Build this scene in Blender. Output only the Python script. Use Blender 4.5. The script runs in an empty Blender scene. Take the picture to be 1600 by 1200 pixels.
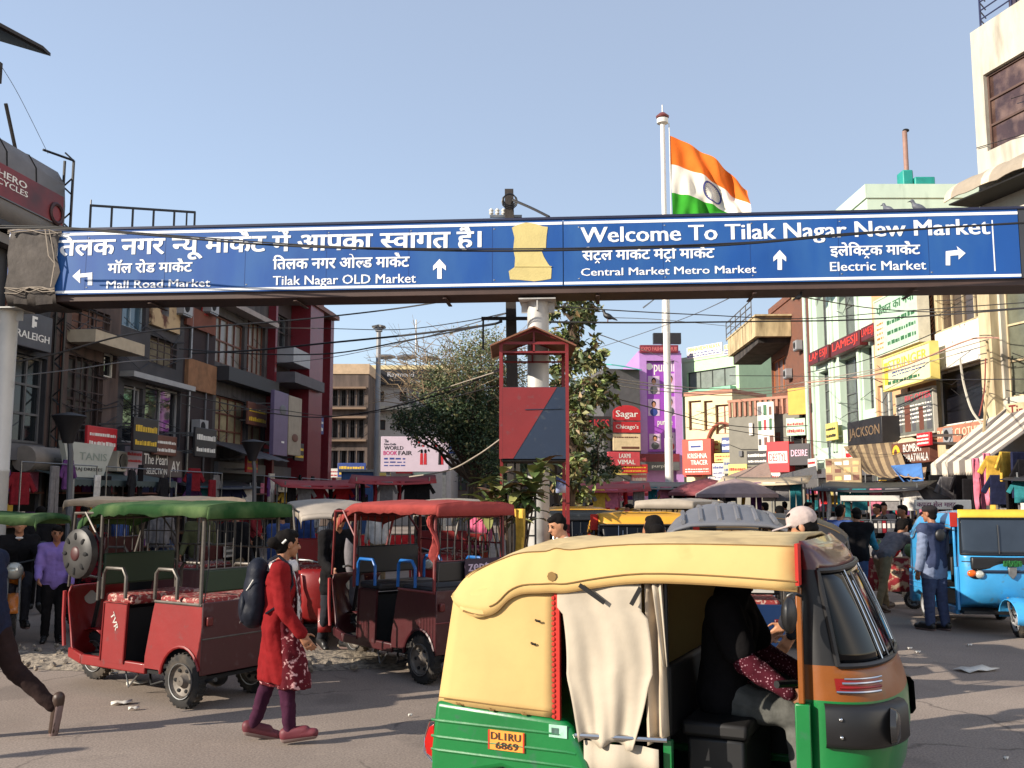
import bpy, bmesh, math, random
from mathutils import Vector, Matrix, Euler, noise
R = math.radians
V = Vector
sc = bpy.context.scene
C = sc.collection
RND = random.Random(7)

# ------------------------------------------------------------------ camera, sky, sun, exposure
F, YH, EYE = 1500.0, 775.0, 1.85            # focal length (px of the 1600 px wide photo), horizon row, eye height
PITCH = math.atan((YH - 600) / F)
cd = bpy.data.cameras.new('camera')
cam = bpy.data.objects.new('camera', cd)
C.objects.link(cam)
cd.sensor_width = 36
cd.lens = 36 * F / 1600
cd.clip_start, cd.clip_end = 0.05, 3000
cam.location = (0, 0, EYE)
cam.rotation_euler = (R(90) + PITCH, 0, 0)
sc.camera = cam

SUN_EL = R(23)
SUN_AZ = V((-0.905, -0.425, 0)).normalized()
world = bpy.data.worlds.new('World')
sc.world = world
world.use_nodes = True
wn = world.node_tree.nodes
bg = wn['Background']
sky = wn.new('ShaderNodeTexSky')
sky.sky_type = 'NISHITA'
sky.sun_disc = False
sky.sun_elevation = SUN_EL
sky.sun_rotation = -math.atan2(SUN_AZ.x, SUN_AZ.y)
sky.air_density = 1.0
sky.dust_density = 1.0
sky.ozone_density = 1.5
hz = wn.new('ShaderNodeMix')          # thin winter smog over the whole sky
hz.data_type = 'RGBA'
hz.inputs['Factor'].default_value = 0.42
hz.inputs[7].default_value = (3.5, 3.9, 4.75, 1)
world.node_tree.links.new(sky.outputs[0], hz.inputs[6])
world.node_tree.links.new(hz.outputs[2], bg.inputs[0])
bg.inputs[1].default_value = 0.12
sl = bpy.data.lights.new('sun', 'SUN')
sl.energy = 5.0
sl.angle = R(0.5)
sl.color = (1.0, 0.90, 0.76)
so = bpy.data.objects.new('sun', sl)
C.objects.link(so)
dvec = V((-SUN_AZ.x * math.cos(SUN_EL), -SUN_AZ.y * math.cos(SUN_EL), -math.sin(SUN_EL)))
so.rotation_euler = dvec.to_track_quat('-Z', 'Y').to_euler()
so.location = (-30, -20, 30)
vs = sc.view_settings
vs.view_transform = 'Standard'
vs.look = 'None'
vs.gamma = 1
vs.use_curve_mapping = False
vs.exposure = 0.75
sc.cycles.max_bounces = 6
sc.cycles.use_denoising = True

# ------------------------------------------------------------------ measuring helpers (photo pixel -> place)
_c, _s = math.cos(PITCH), math.sin(PITCH)
def ray(px, py):
    u, v = (px - 800) / F, (600 - py) / F
    return V((u, _c - _s * v, _s + _c * v))
def at(px, py, Y):
    r = ray(px, py)
    return V((0, 0, EYE)) + r * (Y / r.y)
def ground(px, py, z=0.0):
    r = ray(px, py)
    return V((0, 0, EYE)) + r * ((z - EYE) / r.z)

# ------------------------------------------------------------------ materials
def lin(c):
    out = []
    for x in c[:3]:
        x = x / 255.0
        out.append(x / 12.92 if x <= 0.04045 else ((x + 0.055) / 1.055) ** 2.4)
    return out
_mats = {}
def mat(name, col, rough=0.65, metal=0.0, var=0.22, scale=3.0, bump=0.0, bscale=40.0, coat=0.0, spec=0.5,
        second=None, sscale=6.0, sthr=0.5, swid=0.1, emit=0.0, tex='noise', stretch=(1, 1, 1)):
    if name in _mats:
        return _mats[name]
    m = bpy.data.materials.new(name)
    m.use_nodes = True
    nt = m.node_tree
    N, L = nt.nodes, nt.links
    b = N['Principled BSDF']
    col = lin(col)
    b.inputs['Roughness'].default_value = rough
    b.inputs['Metallic'].default_value = metal
    b.inputs['Coat Weight'].default_value = coat
    b.inputs['Specular IOR Level'].default_value = spec
    tc = N.new('ShaderNodeTexCoord')
    mp = N.new('ShaderNodeMapping')
    mp.inputs['Scale'].default_value = stretch
    L.new(tc.outputs['Object'], mp.inputs[0])
    nz = N.new('ShaderNodeTexNoise')
    nz.inputs['Scale'].default_value = scale
    nz.inputs['Detail'].default_value = 7
    nz.inputs['Roughness'].default_value = 0.62
    L.new(mp.outputs[0], nz.inputs['Vector'])
    rp = N.new('ShaderNodeValToRGB')
    rp.color_ramp.elements[0].position = 0.28
    rp.color_ramp.elements[1].position = 0.72
    rp.color_ramp.elements[0].color = [min(1, x * (1 - var)) for x in col] + [1]
    rp.color_ramp.elements[1].color = [min(1, x * (1 + var * 0.7)) for x in col] + [1]
    L.new(nz.outputs['Fac'], rp.inputs[0])
    outc = rp.outputs[0]
    if second is not None:
        if tex == 'voronoi':
            t2 = N.new('ShaderNodeTexVoronoi')
            t2.inputs['Scale'].default_value = sscale
            fac = t2.outputs['Distance']
        elif tex == 'wave':
            t2 = N.new('ShaderNodeTexWave')
            t2.inputs['Scale'].default_value = sscale
            t2.inputs['Distortion'].default_value = 0.0
            fac = t2.outputs['Fac']
        elif tex == 'brick':
            t2 = N.new('ShaderNodeTexNoise')
            t2.inputs['Scale'].default_value = sscale
            fac = t2.outputs['Fac']
        else:
            t2 = N.new('ShaderNodeTexNoise')
            t2.inputs['Scale'].default_value = sscale
            t2.inputs['Detail'].default_value = 5
            fac = t2.outputs['Fac']
        L.new(mp.outputs[0], t2.inputs['Vector'])
        r2 = N.new('ShaderNodeValToRGB')
        r2.color_ramp.elements[0].position = max(0, sthr - swid / 2)
        r2.color_ramp.elements[1].position = min(1, sthr + swid / 2)
        L.new(fac, r2.inputs[0])
        mx = N.new('ShaderNodeMix')
        mx.data_type = 'RGBA'
        L.new(r2.outputs[0], mx.inputs['Factor'])
        L.new(outc, mx.inputs[6])
        mx.inputs[7].default_value = lin(second) + [1]
        outc = mx.outputs[2]
    L.new(outc, b.inputs['Base Color'])
    if emit:
        L.new(outc, b.inputs['Emission Color'])
        b.inputs['Emission Strength'].default_value = emit
    if bump:
        n3 = N.new('ShaderNodeTexNoise')
        n3.inputs['Scale'].default_value = bscale
        n3.inputs['Detail'].default_value = 6
        L.new(mp.outputs[0], n3.inputs['Vector'])
        bp = N.new('ShaderNodeBump')
        bp.inputs['Strength'].default_value = bump
        bp.inputs['Distance'].default_value = 0.02
        L.new(n3.outputs['Fac'], bp.inputs['Height'])
        L.new(bp.outputs[0], b.inputs['Normal'])
    _mats[name] = m
    return m
def brickmat(name, c1, c2, mortar, scale=4.0):
    if name in _mats:
        return _mats[name]
    m = bpy.data.materials.new(name)
    m.use_nodes = True
    N, L = m.node_tree.nodes, m.node_tree.links
    b = N['Principled BSDF']
    b.inputs['Roughness'].default_value = 0.9
    tc = N.new('ShaderNodeTexCoord')
    sp = N.new('ShaderNodeSeparateXYZ')
    cb = N.new('ShaderNodeCombineXYZ')
    L.new(tc.outputs['Object'], sp.inputs[0])
    ad = N.new('ShaderNodeMath')
    L.new(sp.outputs[0], ad.inputs[0])
    L.new(sp.outputs[1], ad.inputs[1])
    L.new(ad.outputs[0], cb.inputs[0])
    L.new(sp.outputs[2], cb.inputs[1])
    br = N.new('ShaderNodeTexBrick')
    br.inputs['Scale'].default_value = scale
    br.inputs['Color1'].default_value = lin(c1) + [1]
    br.inputs['Color2'].default_value = lin(c2) + [1]
    br.inputs['Mortar'].default_value = lin(mortar) + [1]
    L.new(cb.outputs[0], br.inputs['Vector'])
    L.new(br.outputs['Color'], b.inputs['Base Color'])
    _mats[name] = m
    return m
def glassmat(name, col, rough=0.06, spec=0.8):
    return mat(name, col, rough=rough, var=0.3, scale=1.2, spec=spec, bump=0.03, bscale=1.5)

# ------------------------------------------------------------------ mesh building
def _frames(pts):
    pts = [V(p) for p in pts]
    out = []
    up = None
    for i, p in enumerate(pts):
        t = (pts[min(i + 1, len(pts) - 1)] - pts[max(i - 1, 0)])
        t = t.normalized() if t.length > 1e-9 else V((0, 0, 1))
        if up is None:
            up = V((0, 0, 1)) if abs(t.z) < 0.9 else V((1, 0, 0))
        a = up.cross(t)
        a = a.normalized() if a.length > 1e-6 else V((1, 0, 0))
        b = t.cross(a).normalized()
        up = b
        out.append((p, a, b))
    return out
class MB:
    def __init__(s):
        s.v, s.f, s.mi, s.ms = [], [], [], []
        s.T = None
    def add(s, vs_, fs, m):
        o = len(s.v)
        if s.T is not None:
            s.v += [tuple(s.T @ V(p)) for p in vs_]
        else:
            s.v += [tuple(p) for p in vs_]
        if m not in s.ms:
            s.ms.append(m)
        k = s.ms.index(m)
        for f in fs:
            s.f.append([i + o for i in f])
            s.mi.append(k)
        return s
    def box(s, x0, x1, y0, y1, z0, z1, m):
        p = [(x, y, z) for x in (x0, x1) for y in (y0, y1) for z in (z0, z1)]
        return s.add(p, [(0, 1, 3, 2), (4, 6, 7, 5), (0, 4, 5, 1), (2, 3, 7, 6), (0, 2, 6, 4), (1, 5, 7, 3)], m)
    def obox(s, c, size, rot, m):
        M = Matrix.Translation(c) @ Euler(rot).to_matrix().to_4x4()
        a, b, d = size[0] / 2, size[1] / 2, size[2] / 2
        p = [M @ V((x, y, z)) for x in (-a, a) for y in (-b, b) for z in (-d, d)]
        return s.add(p, [(0, 1, 3, 2), (4, 6, 7, 5), (0, 4, 5, 1), (2, 3, 7, 6), (0, 2, 6, 4), (1, 5, 7, 3)], m)
    def bar(s, a, b, w, m, h=None):
        h = h or w
        fr = _frames([a, b])
        p = []
        for (q, x, y) in fr:
            for sx, sy in ((-1, -1), (1, -1), (1, 1), (-1, 1)):
                p.append(q + x * sx * w / 2 + y * sy * h / 2)
        return s.add(p, [(0, 3, 2, 1), (4, 5, 6, 7), (0, 1, 5, 4), (1, 2, 6, 5), (2, 3, 7, 6), (3, 0, 4, 7)], m)
    def tube(s, pts, r, m, n=8, cap=True):
        fr = _frames(pts)
        p, f = [], []
        for i, (q, a, b) in enumerate(fr):
            rr = r[i] if isinstance(r, (list, tuple)) else r
            for k in range(n):
                t = 2 * math.pi * k / n
                p.append(q + a * rr * math.cos(t) + b * rr * math.sin(t))
        for i in range(len(fr) - 1):
            for k in range(n):
                f.append((i * n + k, i * n + (k + 1) % n, (i + 1) * n + (k + 1) % n, (i + 1) * n + k))
        if cap:
            f.append(tuple(range(n))[::-1])
            f.append(tuple((len(fr) - 1) * n + k for k in range(n)))
        return s.add(p, f, m)
    def lathe(s, prof, m, n=24, c=(0, 0, 0), axis='z', cap=True):
        p, f = [], []
        for (r, h) in prof:
            for k in range(n):
                t = 2 * math.pi * k / n
                a, b = r * math.cos(t), r * math.sin(t)
                q = {'z': (a, b, h), 'y': (a, h, b), 'x': (h, a, b)}[axis]
                p.append((q[0] + c[0], q[1] + c[1], q[2] + c[2]))
        for i in range(len(prof) - 1):
            for k in range(n):
                f.append((i * n + k, i * n + (k + 1) % n, (i + 1) * n + (k + 1) % n, (i + 1) * n + k))
        if cap:
            f.append(tuple(range(n))[::-1])
            f.append(tuple((len(prof) - 1) * n + k for k in range(n)))
        return s.add(p, f, m)
    def prism(s, poly, a, b, m, plane='xz'):
        def q(u, w, d):
            return {'xz': (u, d, w), 'xy': (u, w, d), 'yz': (d, u, w)}[plane]
        n = len(poly)
        p = [q(u, w, a) for u, w in poly] + [q(u, w, b) for u, w in poly]
        f = [tuple(range(n))[::-1], tuple(range(n, 2 * n))]
        f += [(i, (i + 1) % n, n + (i + 1) % n, n + i) for i in range(n)]
        return s.add(p, f, m)
    def sheet(s, P, m, wrap=False):
        nu, nv = len(P), len(P[0])
        p = [q for row in P for q in row]
        f = []
        for i in range(nu - 1):
            for j in range(nv - (0 if wrap else 1)):
                f.append((i * nv + j, i * nv + (j + 1) % nv, (i + 1) * nv + (j + 1) % nv, (i + 1) * nv + j))
        return s.add(p, f, m)
    def ell(s, c, r, m, nu=12, nv=8, rot=None):
        c = V(c)
        M = Euler(rot).to_matrix() if rot is not None else Matrix.Identity(3)
        if not isinstance(r, (tuple, list)):
            r = (r, r, r)
        p = [c + M @ V((0, 0, -r[2]))]
        for j in range(1, nv):
            t = -math.pi / 2 + math.pi * j / nv
            for k in range(nu):
                a = 2 * math.pi * k / nu
                p.append(c + M @ V((r[0] * math.cos(t) * math.cos(a), r[1] * math.cos(t) * math.sin(a), r[2] * math.sin(t))))
        p.append(c + M @ V((0, 0, r[2])))
        f = [(0, 1 + (k + 1) % nu, 1 + k) for k in range(nu)]
        for j in range(nv - 2):
            for k in range(nu):
                a, b = 1 + j * nu + k, 1 + j * nu + (k + 1) % nu
                f.append((a, b, b + nu, a + nu))
        o = 1 + (nv - 2) * nu
        f += [(o + k, o + (k + 1) % nu, len(p) - 1) for k in range(nu)]
        return s.add(p, f, m)
    def cone(s, a, b, ra, rb, m, n=10):
        a, b = V(a), V(b)
        d = b - a
        L = d.length
        if L < 1e-6:
            return s.ell(a, max(ra, rb), m)
        t = d / L
        pts, rs = [], []
        for k in range(4):
            q = math.pi / 2 * (1 - k / 3.0)
            pts.append(a - t * ra * math.sin(q) * 0.999)
            rs.append(max(ra * math.cos(q), ra * 0.02))
        for k in range(4):
            q = math.pi / 2 * (k / 3.0)
            pts.append(b + t * rb * math.sin(q) * 0.999)
            rs.append(max(rb * math.cos(q), rb * 0.02))
        return s.tube(pts, rs, m, n)
    def build(s, name, parent=None, bevel=0.0, solid=0.0, smooth=40, recalc=True, seg=2, sub=0):
        me = bpy.data.meshes.new(name)
        me.from_pydata(s.v, [], s.f)
        for m in s.ms:
            me.materials.append(m)
        me.polygons.foreach_set('material_index', s.mi)
        if recalc:
            b = bmesh.new()
            b.from_mesh(me)
            bmesh.ops.recalc_face_normals(b, faces=b.faces)
            b.to_mesh(me)
            b.free()
        if smooth:
            me.polygons.foreach_set('use_smooth', [True] * len(me.polygons))
            try:
                me.set_sharp_from_angle(angle=R(smooth))
            except Exception:
                pass
        me.update()
        o = bpy.data.objects.new(name, me)
        C.objects.link(o)
        if parent is not None:
            o.parent = parent
        if sub:
            md = o.modifiers.new('sub', 'SUBSURF')
            md.levels = md.render_levels = sub
        if solid:
            md = o.modifiers.new('solid', 'SOLIDIFY')
            md.thickness = solid
            md.offset = 0
        if bevel:
            md = o.modifiers.new('bevel', 'BEVEL')
            md.width = bevel
            md.segments = seg
            md.limit_method = 'ANGLE'
            md.angle_limit = R(40)
        return o
def tag(o, label=None, cat=None, group=None, kind=None):
    if label:
        o['label'] = label
    if cat:
        o['category'] = cat
    if group:
        o['group'] = group
    if kind:
        o['kind'] = kind
    return o
def thing(name, label, cat, loc=(0, 0, 0), rz=0.0, group=None):
    o = bpy.data.objects.new(name, None)
    o.empty_display_size = 0.3
    C.objects.link(o)
    o.location = loc
    o.rotation_euler = (0, 0, rz)
    return tag(o, label, cat, group)
def clone(src, loc=None, rz=None, label=None, group=None, swap=None, parent=None):
    c = src.copy()
    C.objects.link(c)
    if parent is not None:
        c.parent = parent
    if loc is not None:
        c.location = loc
    if rz is not None:
        c.rotation_euler = (0, 0, rz)
    if label:
        c['label'] = label
    if group:
        c['group'] = group
    if swap and c.type == 'MESH':
        for sl_ in c.material_slots:
            if sl_.material and sl_.material.name in swap:
                nm = swap[sl_.material.name]
                sl_.link = 'OBJECT'
                sl_.material = nm
    for ch in list(src.children):
        clone(ch, swap=swap, parent=c)
    return c

# ------------------------------------------------------------------ lettering (built-in typeface only)
_tc = {}
def glyphs(body, bold=0.0, sp=1.0):
    key = (body, bold, sp)
    if key in _tc:
        return _tc[key]
    d = bpy.data.curves.new('t', 'FONT')
    d.body = body
    d.offset = bold
    d.space_character = sp
    d.resolution_u = 2
    o = bpy.data.objects.new('t', d)
    me = bpy.data.meshes.new_from_object(o)
    vv = [(v.co.x, v.co.y) for v in me.vertices]
    ff = [tuple(p.vertices) for p in me.polygons]
    bpy.data.objects.remove(o)
    bpy.data.curves.remove(d)
    bpy.data.meshes.remove(me)
    _tc[key] = (vv, ff)
    return _tc[key]
def put_text(mb, body, x0, x1, z0, z1, y, m, bold=0.015, shear=0.0, keep=False, sp=1.0, zr=None, tilt=0.0):
    """lettering in the local x-z plane facing -y, fitted into x0..x1, z0..z1"""
    vv, ff = glyphs(body, 0.0, sp) if isinstance(body, str) else body
    if not vv:
        return
    ax, bx = min(v[0] for v in vv), max(v[0] for v in vv)
    az, bz = (min(v[1] for v in vv), max(v[1] for v in vv)) if zr is None else zr
    kx = (x1 - x0) / max(bx - ax, 1e-6)
    kz = (z1 - z0) / max(bz - az, 1e-6)
    if keep:
        kx = kz = min(kx, kz)
        x0 = (x0 + x1) / 2 - (bx - ax) * kx / 2
    ct, st = math.cos(tilt), math.sin(tilt)
    for k, e in enumerate((0,) if bold <= 0 else (-bold, 0, bold)):       # heavy strokes: the letter laid thrice, each a hair apart
        pts = []
        for v in vv:
            lx, lz = (v[0] - ax + e) * kx + shear * (v[1] - az) * kz, (v[1] - az) * kz
            pts.append((x0 + lx * ct - lz * st, y - 0.0007 * k, z0 + lx * st + lz * ct))
        mb.add(pts, ff, m)
# ------------------------------------------------------------------ shared materials
WHITE = mat('white paint', (214, 212, 204), 0.6, var=0.12)
BLACK = mat('black plastic', (22, 22, 24), 0.45, var=0.3)
DARK = mat('dark interior', (16, 15, 16), 0.9, var=0.3)
RUBBER = mat('tyre rubber', (30, 28, 27), 0.85, var=0.5, scale=14, second=(96, 84, 70), sscale=5, sthr=0.66, swid=0.3)
STEEL = mat('grey steel', (130, 130, 130), 0.4, 0.7, var=0.3, scale=8)
CHROME = mat('chrome', (200, 200, 200), 0.12, 1.0, var=0.1)
GREYPAINT = mat('grey painted metal', (150, 150, 152), 0.5, 0.1, var=0.15)
CONC = mat('concrete', (138, 130, 120), 0.9, var=0.4, scale=3, bump=0.3, second=(70, 62, 56), sscale=2.5, sthr=0.56, swid=0.3, stretch=(1, 1, 0.2))
DCONC = mat('grimy and shaded concrete', (66, 60, 57), 0.9, var=0.45, scale=3, bump=0.3, second=(30, 28, 28), sscale=2.5, sthr=0.58, swid=0.3, stretch=(1, 1, 0.2))
CREAM = mat('cream plaster', (190, 174, 140), 0.85, var=0.22, scale=2.5, bump=0.2, second=(118, 98, 74), sscale=2.2, sthr=0.60, swid=0.25, stretch=(1, 1, 0.22))
BROWNP = mat('brown plaster', (128, 106, 88), 0.9, var=0.25, scale=0.8, bump=0.1)
WHITEP = mat('white plaster', (186, 180, 166), 0.85, var=0.16, scale=2.5, bump=0.2, second=(128, 118, 104), sscale=2.2, sthr=0.62, swid=0.25, stretch=(1, 1, 0.22))
GLASS = glassmat('dark glass', (28, 32, 36))
BGLASS = glassmat('blue glass', (60, 82, 98))
BRICK = brickmat('brick', (120, 66, 46), (92, 52, 40), (120, 104, 90), 3.2)
WOOD = mat('weathered wood', (112, 84, 58), 0.85, var=0.35, scale=4, stretch=(1, 1, 6))
SKIN1 = mat('brown skin', (146, 98, 70), 0.55, var=0.1, scale=10)
SKIN2 = mat('light brown skin', (176, 124, 92), 0.55, var=0.1, scale=10)
HAIR = mat('black hair', (16, 12, 11), 0.85, spec=0.15, var=0.5, scale=60, stretch=(1, 1, 0.15))
SOLE = mat('shoe sole', (120, 100, 96), 0.8)
def paint(name, col, rough=0.42, dirt=0.25, coat=0.15):
    return mat(name, col, rough, var=0.14, scale=2.5, coat=coat, second=[x * 0.6 + 34 for x in col], sscale=11, sthr=0.66, swid=0.10, bump=0.22, bscale=5)
def cloth(name, col, **k):
    return mat(name, col, k.pop('rough', 0.9), var=k.pop('var', 0.3), scale=k.pop('scale', 9), bump=k.pop('bump', 0.9), bscale=k.pop('bscale', 7), spec=0.2, **k)

# ------------------------------------------------------------------ people
def blob(name, fill, voxel, m, parent, it=4, fac=0.5, fold=0.0, zmin=None):
    """one continuous surface: limbs and swellings laid over each other and fused by a voxel remesh"""
    mb = MB()
    fill(mb)
    o = mb.build(name, None, smooth=0, recalc=False)
    md = o.modifiers.new('r', 'REMESH')
    md.mode = 'VOXEL'
    md.voxel_size = voxel
    md2 = o.modifiers.new('s', 'SMOOTH')
    md2.factor = fac
    md2.iterations = it
    dg = bpy.context.evaluated_depsgraph_get()
    me = bpy.data.meshes.new_from_object(o.evaluated_get(dg))
    old = o.data
    o.modifiers.clear()
    o.data = me
    bpy.data.meshes.remove(old)
    me.name = name
    if fold:                                   # hanging folds in the cloth
        nn = [v.normal.copy() for v in me.vertices]
        for v, nv_ in zip(me.vertices, nn):
            p = v.co
            a = noise.noise((p.x * 15, p.y * 15, p.z * 4.5)) + 0.6 * noise.noise((p.x * 8 + p.z * 22, p.y * 9, p.z * 14 + 3))
            v.co = p + nv_ * fold * a
    if zmin is not None:                       # straight hem
        for v in me.vertices:
            if v.co.z < zmin:
                v.co.z = zmin + 0.012 * noise.noise((v.co.x * 20, v.co.y * 20, 0))
    me.materials.clear()
    me.materials.append(m)
    me.polygons.foreach_set('use_smooth', [True] * len(me.polygons))
    me.polygons.foreach_set('material_index', [0] * len(me.polygons))
    o.parent = parent
    return o
def skeleton(h=1.7, lean=0, legL=(0, 0), legR=(0, 0), armL=(0, 8, 10), armR=(0, 8, 10), head=(0, 0), seat=None, inL=0, inR=0, wide=1.0, stance=0.0):
    """facing +x, left is +y; angles in degrees: leg=(hip flexion, knee), arm=(flexion, abduction, elbow)"""
    J = {'h': h, 'wide': wide}
    def leg(sg, a):
        f, k = R(a[0]), R(a[1])
        hip = V((0, sg * 0.052 * h * wide, 0))
        knee = hip + V((math.sin(f), sg * stance, -math.cos(f))) * 0.245 * h
        ank = knee + V((math.sin(f - k), sg * stance * 0.5, -math.cos(f - k))) * 0.246 * h
        ft = f - k + (R(a[2]) if len(a) > 2 else 0)
        toe = ank + V((math.cos(ft) * 0.115 * h, sg * 0.02 * h, math.sin(ft) * 0.115 * h - 0.022 * h * math.cos(ft)))
        heel = ank + V((-math.cos(ft) * 0.025 * h + math.sin(ft) * 0.02 * h, 0, -0.022 * h * math.cos(ft) - math.sin(ft) * 0.025 * h))
        return hip, knee, ank, toe, heel
    L, Rr = leg(1, legL), leg(-1, legR)
    low = min(min(q.z for q in L[2:]), min(q.z for q in Rr[2:])) - 0.018 * h
    base = V((0, 0, -low if seat is None else seat))
    J['pel'] = base
    for n, q in (('L', L), ('R', Rr)):
        for nm, p in zip(('hip', 'knee', 'ank', 'toe', 'heel'), q):
            J[nm + n] = p + base
    M = Matrix.Rotation(R(lean), 3, 'Y')
    def up(x, y, z):
        return base + M @ V((x * h, y * h, z * h))
    J['waist'] = up(0.0, 0, 0.10)
    J['chest'] = up(0.005, 0, 0.215)
    J['neck'] = up(-0.005, 0, 0.30)
    hy, hp = R(head[0]), R(head[1])
    HM = M @ Matrix.Rotation(hy, 3, 'Z') @ Matrix.Rotation(hp - R(lean) * 0.6, 3, 'Y')
    J['HM'] = HM
    J['headc'] = J['neck'] + M @ V((0.012 * h, 0, 0.03 * h)) + HM @ V((0.012 * h, 0, 0.072 * h))
    for n, sg, a, inn in (('L', 1, armL, inL), ('R', -1, armR, inR)):
        shj = up(-0.002, sg * 0.108 * wide, 0.275)
        f, ab, e = R(a[0]), R(a[1]), R(a[2])
        d1 = V((math.sin(f) * math.cos(ab), sg * math.sin(ab), -math.cos(f) * math.cos(ab)))
        el = shj + d1 * 0.172 * h
        d2 = V((math.sin(f + e) * math.cos(ab * 0.4), -sg * math.sin(R(inn)), -math.cos(f + e) * math.cos(ab * 0.4))).normalized()
        wr = el + d2 * 0.152 * h
        J['sh' + n], J['el' + n], J['wr' + n], J['hd' + n] = shj, el, wr, d2
    return J
def fill_torso(mb, J, g, m, hem=0.0):
    h, w = J['h'], J['wide']
    for sg in (1, -1):
        pe = J['pel'] + V((0, sg * 0.045 * h * w, 0.0))
        wa = J['waist'] + V((0, sg * 0.035 * h * w, 0))
        ch = J['chest'] + V((0, sg * 0.048 * h * w, 0))
        mb.cone(pe, wa, (0.066 + g) * h, (0.060 + g) * h, m)
        mb.cone(wa, ch, (0.060 + g) * h, (0.066 + g) * h, m)
        s_ = J['shL' if sg > 0 else 'shR']
        mb.cone(ch, s_, (0.060 + g) * h, (0.042 + g) * h, m)
        mb.cone(J['neck'] + V((0, 0, -0.01 * h)), s_, (0.030 + g) * h, (0.036 + g) * h, m)
def fill_head(mb, J, m):
    h, HM, c = J['h'], J['HM'], J['headc']
    rot = HM.to_euler()
    mb.cone(J['neck'] - V((0, 0, 0.02 * h)), c - HM @ V((0.012 * h, 0, 0.03 * h)), 0.034 * h, 0.031 * h, m)
    mb.ell(c + HM @ V((-0.006 * h, 0, 0.012 * h)), (0.056 * h, 0.045 * h, 0.054 * h), m, rot=rot)
    mb.ell(c + HM @ V((0.014 * h, 0, -0.022 * h)), (0.038 * h, 0.036 * h, 0.044 * h), m, rot=rot)
    mb.cone(c + HM @ V((0.048 * h, 0, 0.006 * h)), c + HM @ V((0.060 * h, 0, -0.016 * h)), 0.006 * h, 0.0105 * h, m)
    mb.ell(c + HM @ V((0.046 * h, 0, -0.038 * h)), (0.008 * h, 0.018 * h, 0.008 * h), m, rot=rot)
    mb.ell(c + HM @ V((0.038 * h, 0, -0.056 * h)), (0.012 * h, 0.016 * h, 0.012 * h), m, rot=rot)
    for sg in (1, -1):
        mb.ell(c + HM @ V((-0.004 * h, sg * 0.046 * h, -0.006 * h)), (0.012 * h, 0.006 * h, 0.019 * h), m, rot=rot)
def fill_hand(mb, J, n, m, fine, curl=35):
    h = J['h']
    wr, d = J['wr' + n], J['hd' + n]
    sg = 1 if n == 'L' else -1
    side = V((0, sg, 0))
    fw = side.cross(d).normalized() * (-sg)
    if fw.x < 0 and abs(d.z) > 0.3:
        fw = -fw
    nrm = d.cross(fw).normalized()
    if nrm.y * sg > 0:
        nrm = -nrm
    pc = wr + d * 0.03 * h
    for t in (-0.014, 0, 0.014):
        mb.cone(wr + fw * t * 0.6 * h, wr + d * 0.05 * h + fw * t * h, 0.0105 * h, 0.0095 * h, m, 8)
    if not fine:
        mb.cone(wr + d * 0.05 * h, wr + d * 0.085 * h + nrm * 0.02 * h, 0.016 * h, 0.012 * h, m, 8)
        mb.cone(wr + d * 0.015 * h + fw * 0.018 * h, wr + d * 0.05 * h + fw * 0.036 * h + nrm * 0.01 * h, 0.009 * h, 0.007 * h, m, 6)
        return
    for k, t in enumerate((0.019, 0.0065, -0.006, -0.018)):
        L = (0.021, 0.024, 0.022, 0.017)[k] * h
        a = wr + d * 0.052 * h + fw * t * h
        c1, dd = R(curl * (0.5 + 0.18 * k)), d
        for j, q in enumerate((1.0, 0.75, 0.6)):
            ang = c1 * (j + 0.4) * 0.7
            dd = (d * math.cos(ang) + nrm * math.sin(ang) + fw * t * 2.5).normalized()
            b = a + dd * L * q
            mb.cone(a, b, 0.0054 * h, 0.0048 * h, m, 6)
            a = b
    a = wr + d * 0.018 * h + fw * 0.017 * h
    b = a + (d * 0.6 + fw * 0.8 + nrm * 0.25).normalized() * 0.026 * h
    mb.cone(a, b, 0.0078 * h, 0.006 * h, m, 6)
    mb.cone(b, b + (d * 0.9 + fw * 0.3 + nrm * 0.3).normalized() * 0.02 * h, 0.006 * h, 0.005 * h, m, 6)
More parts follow.
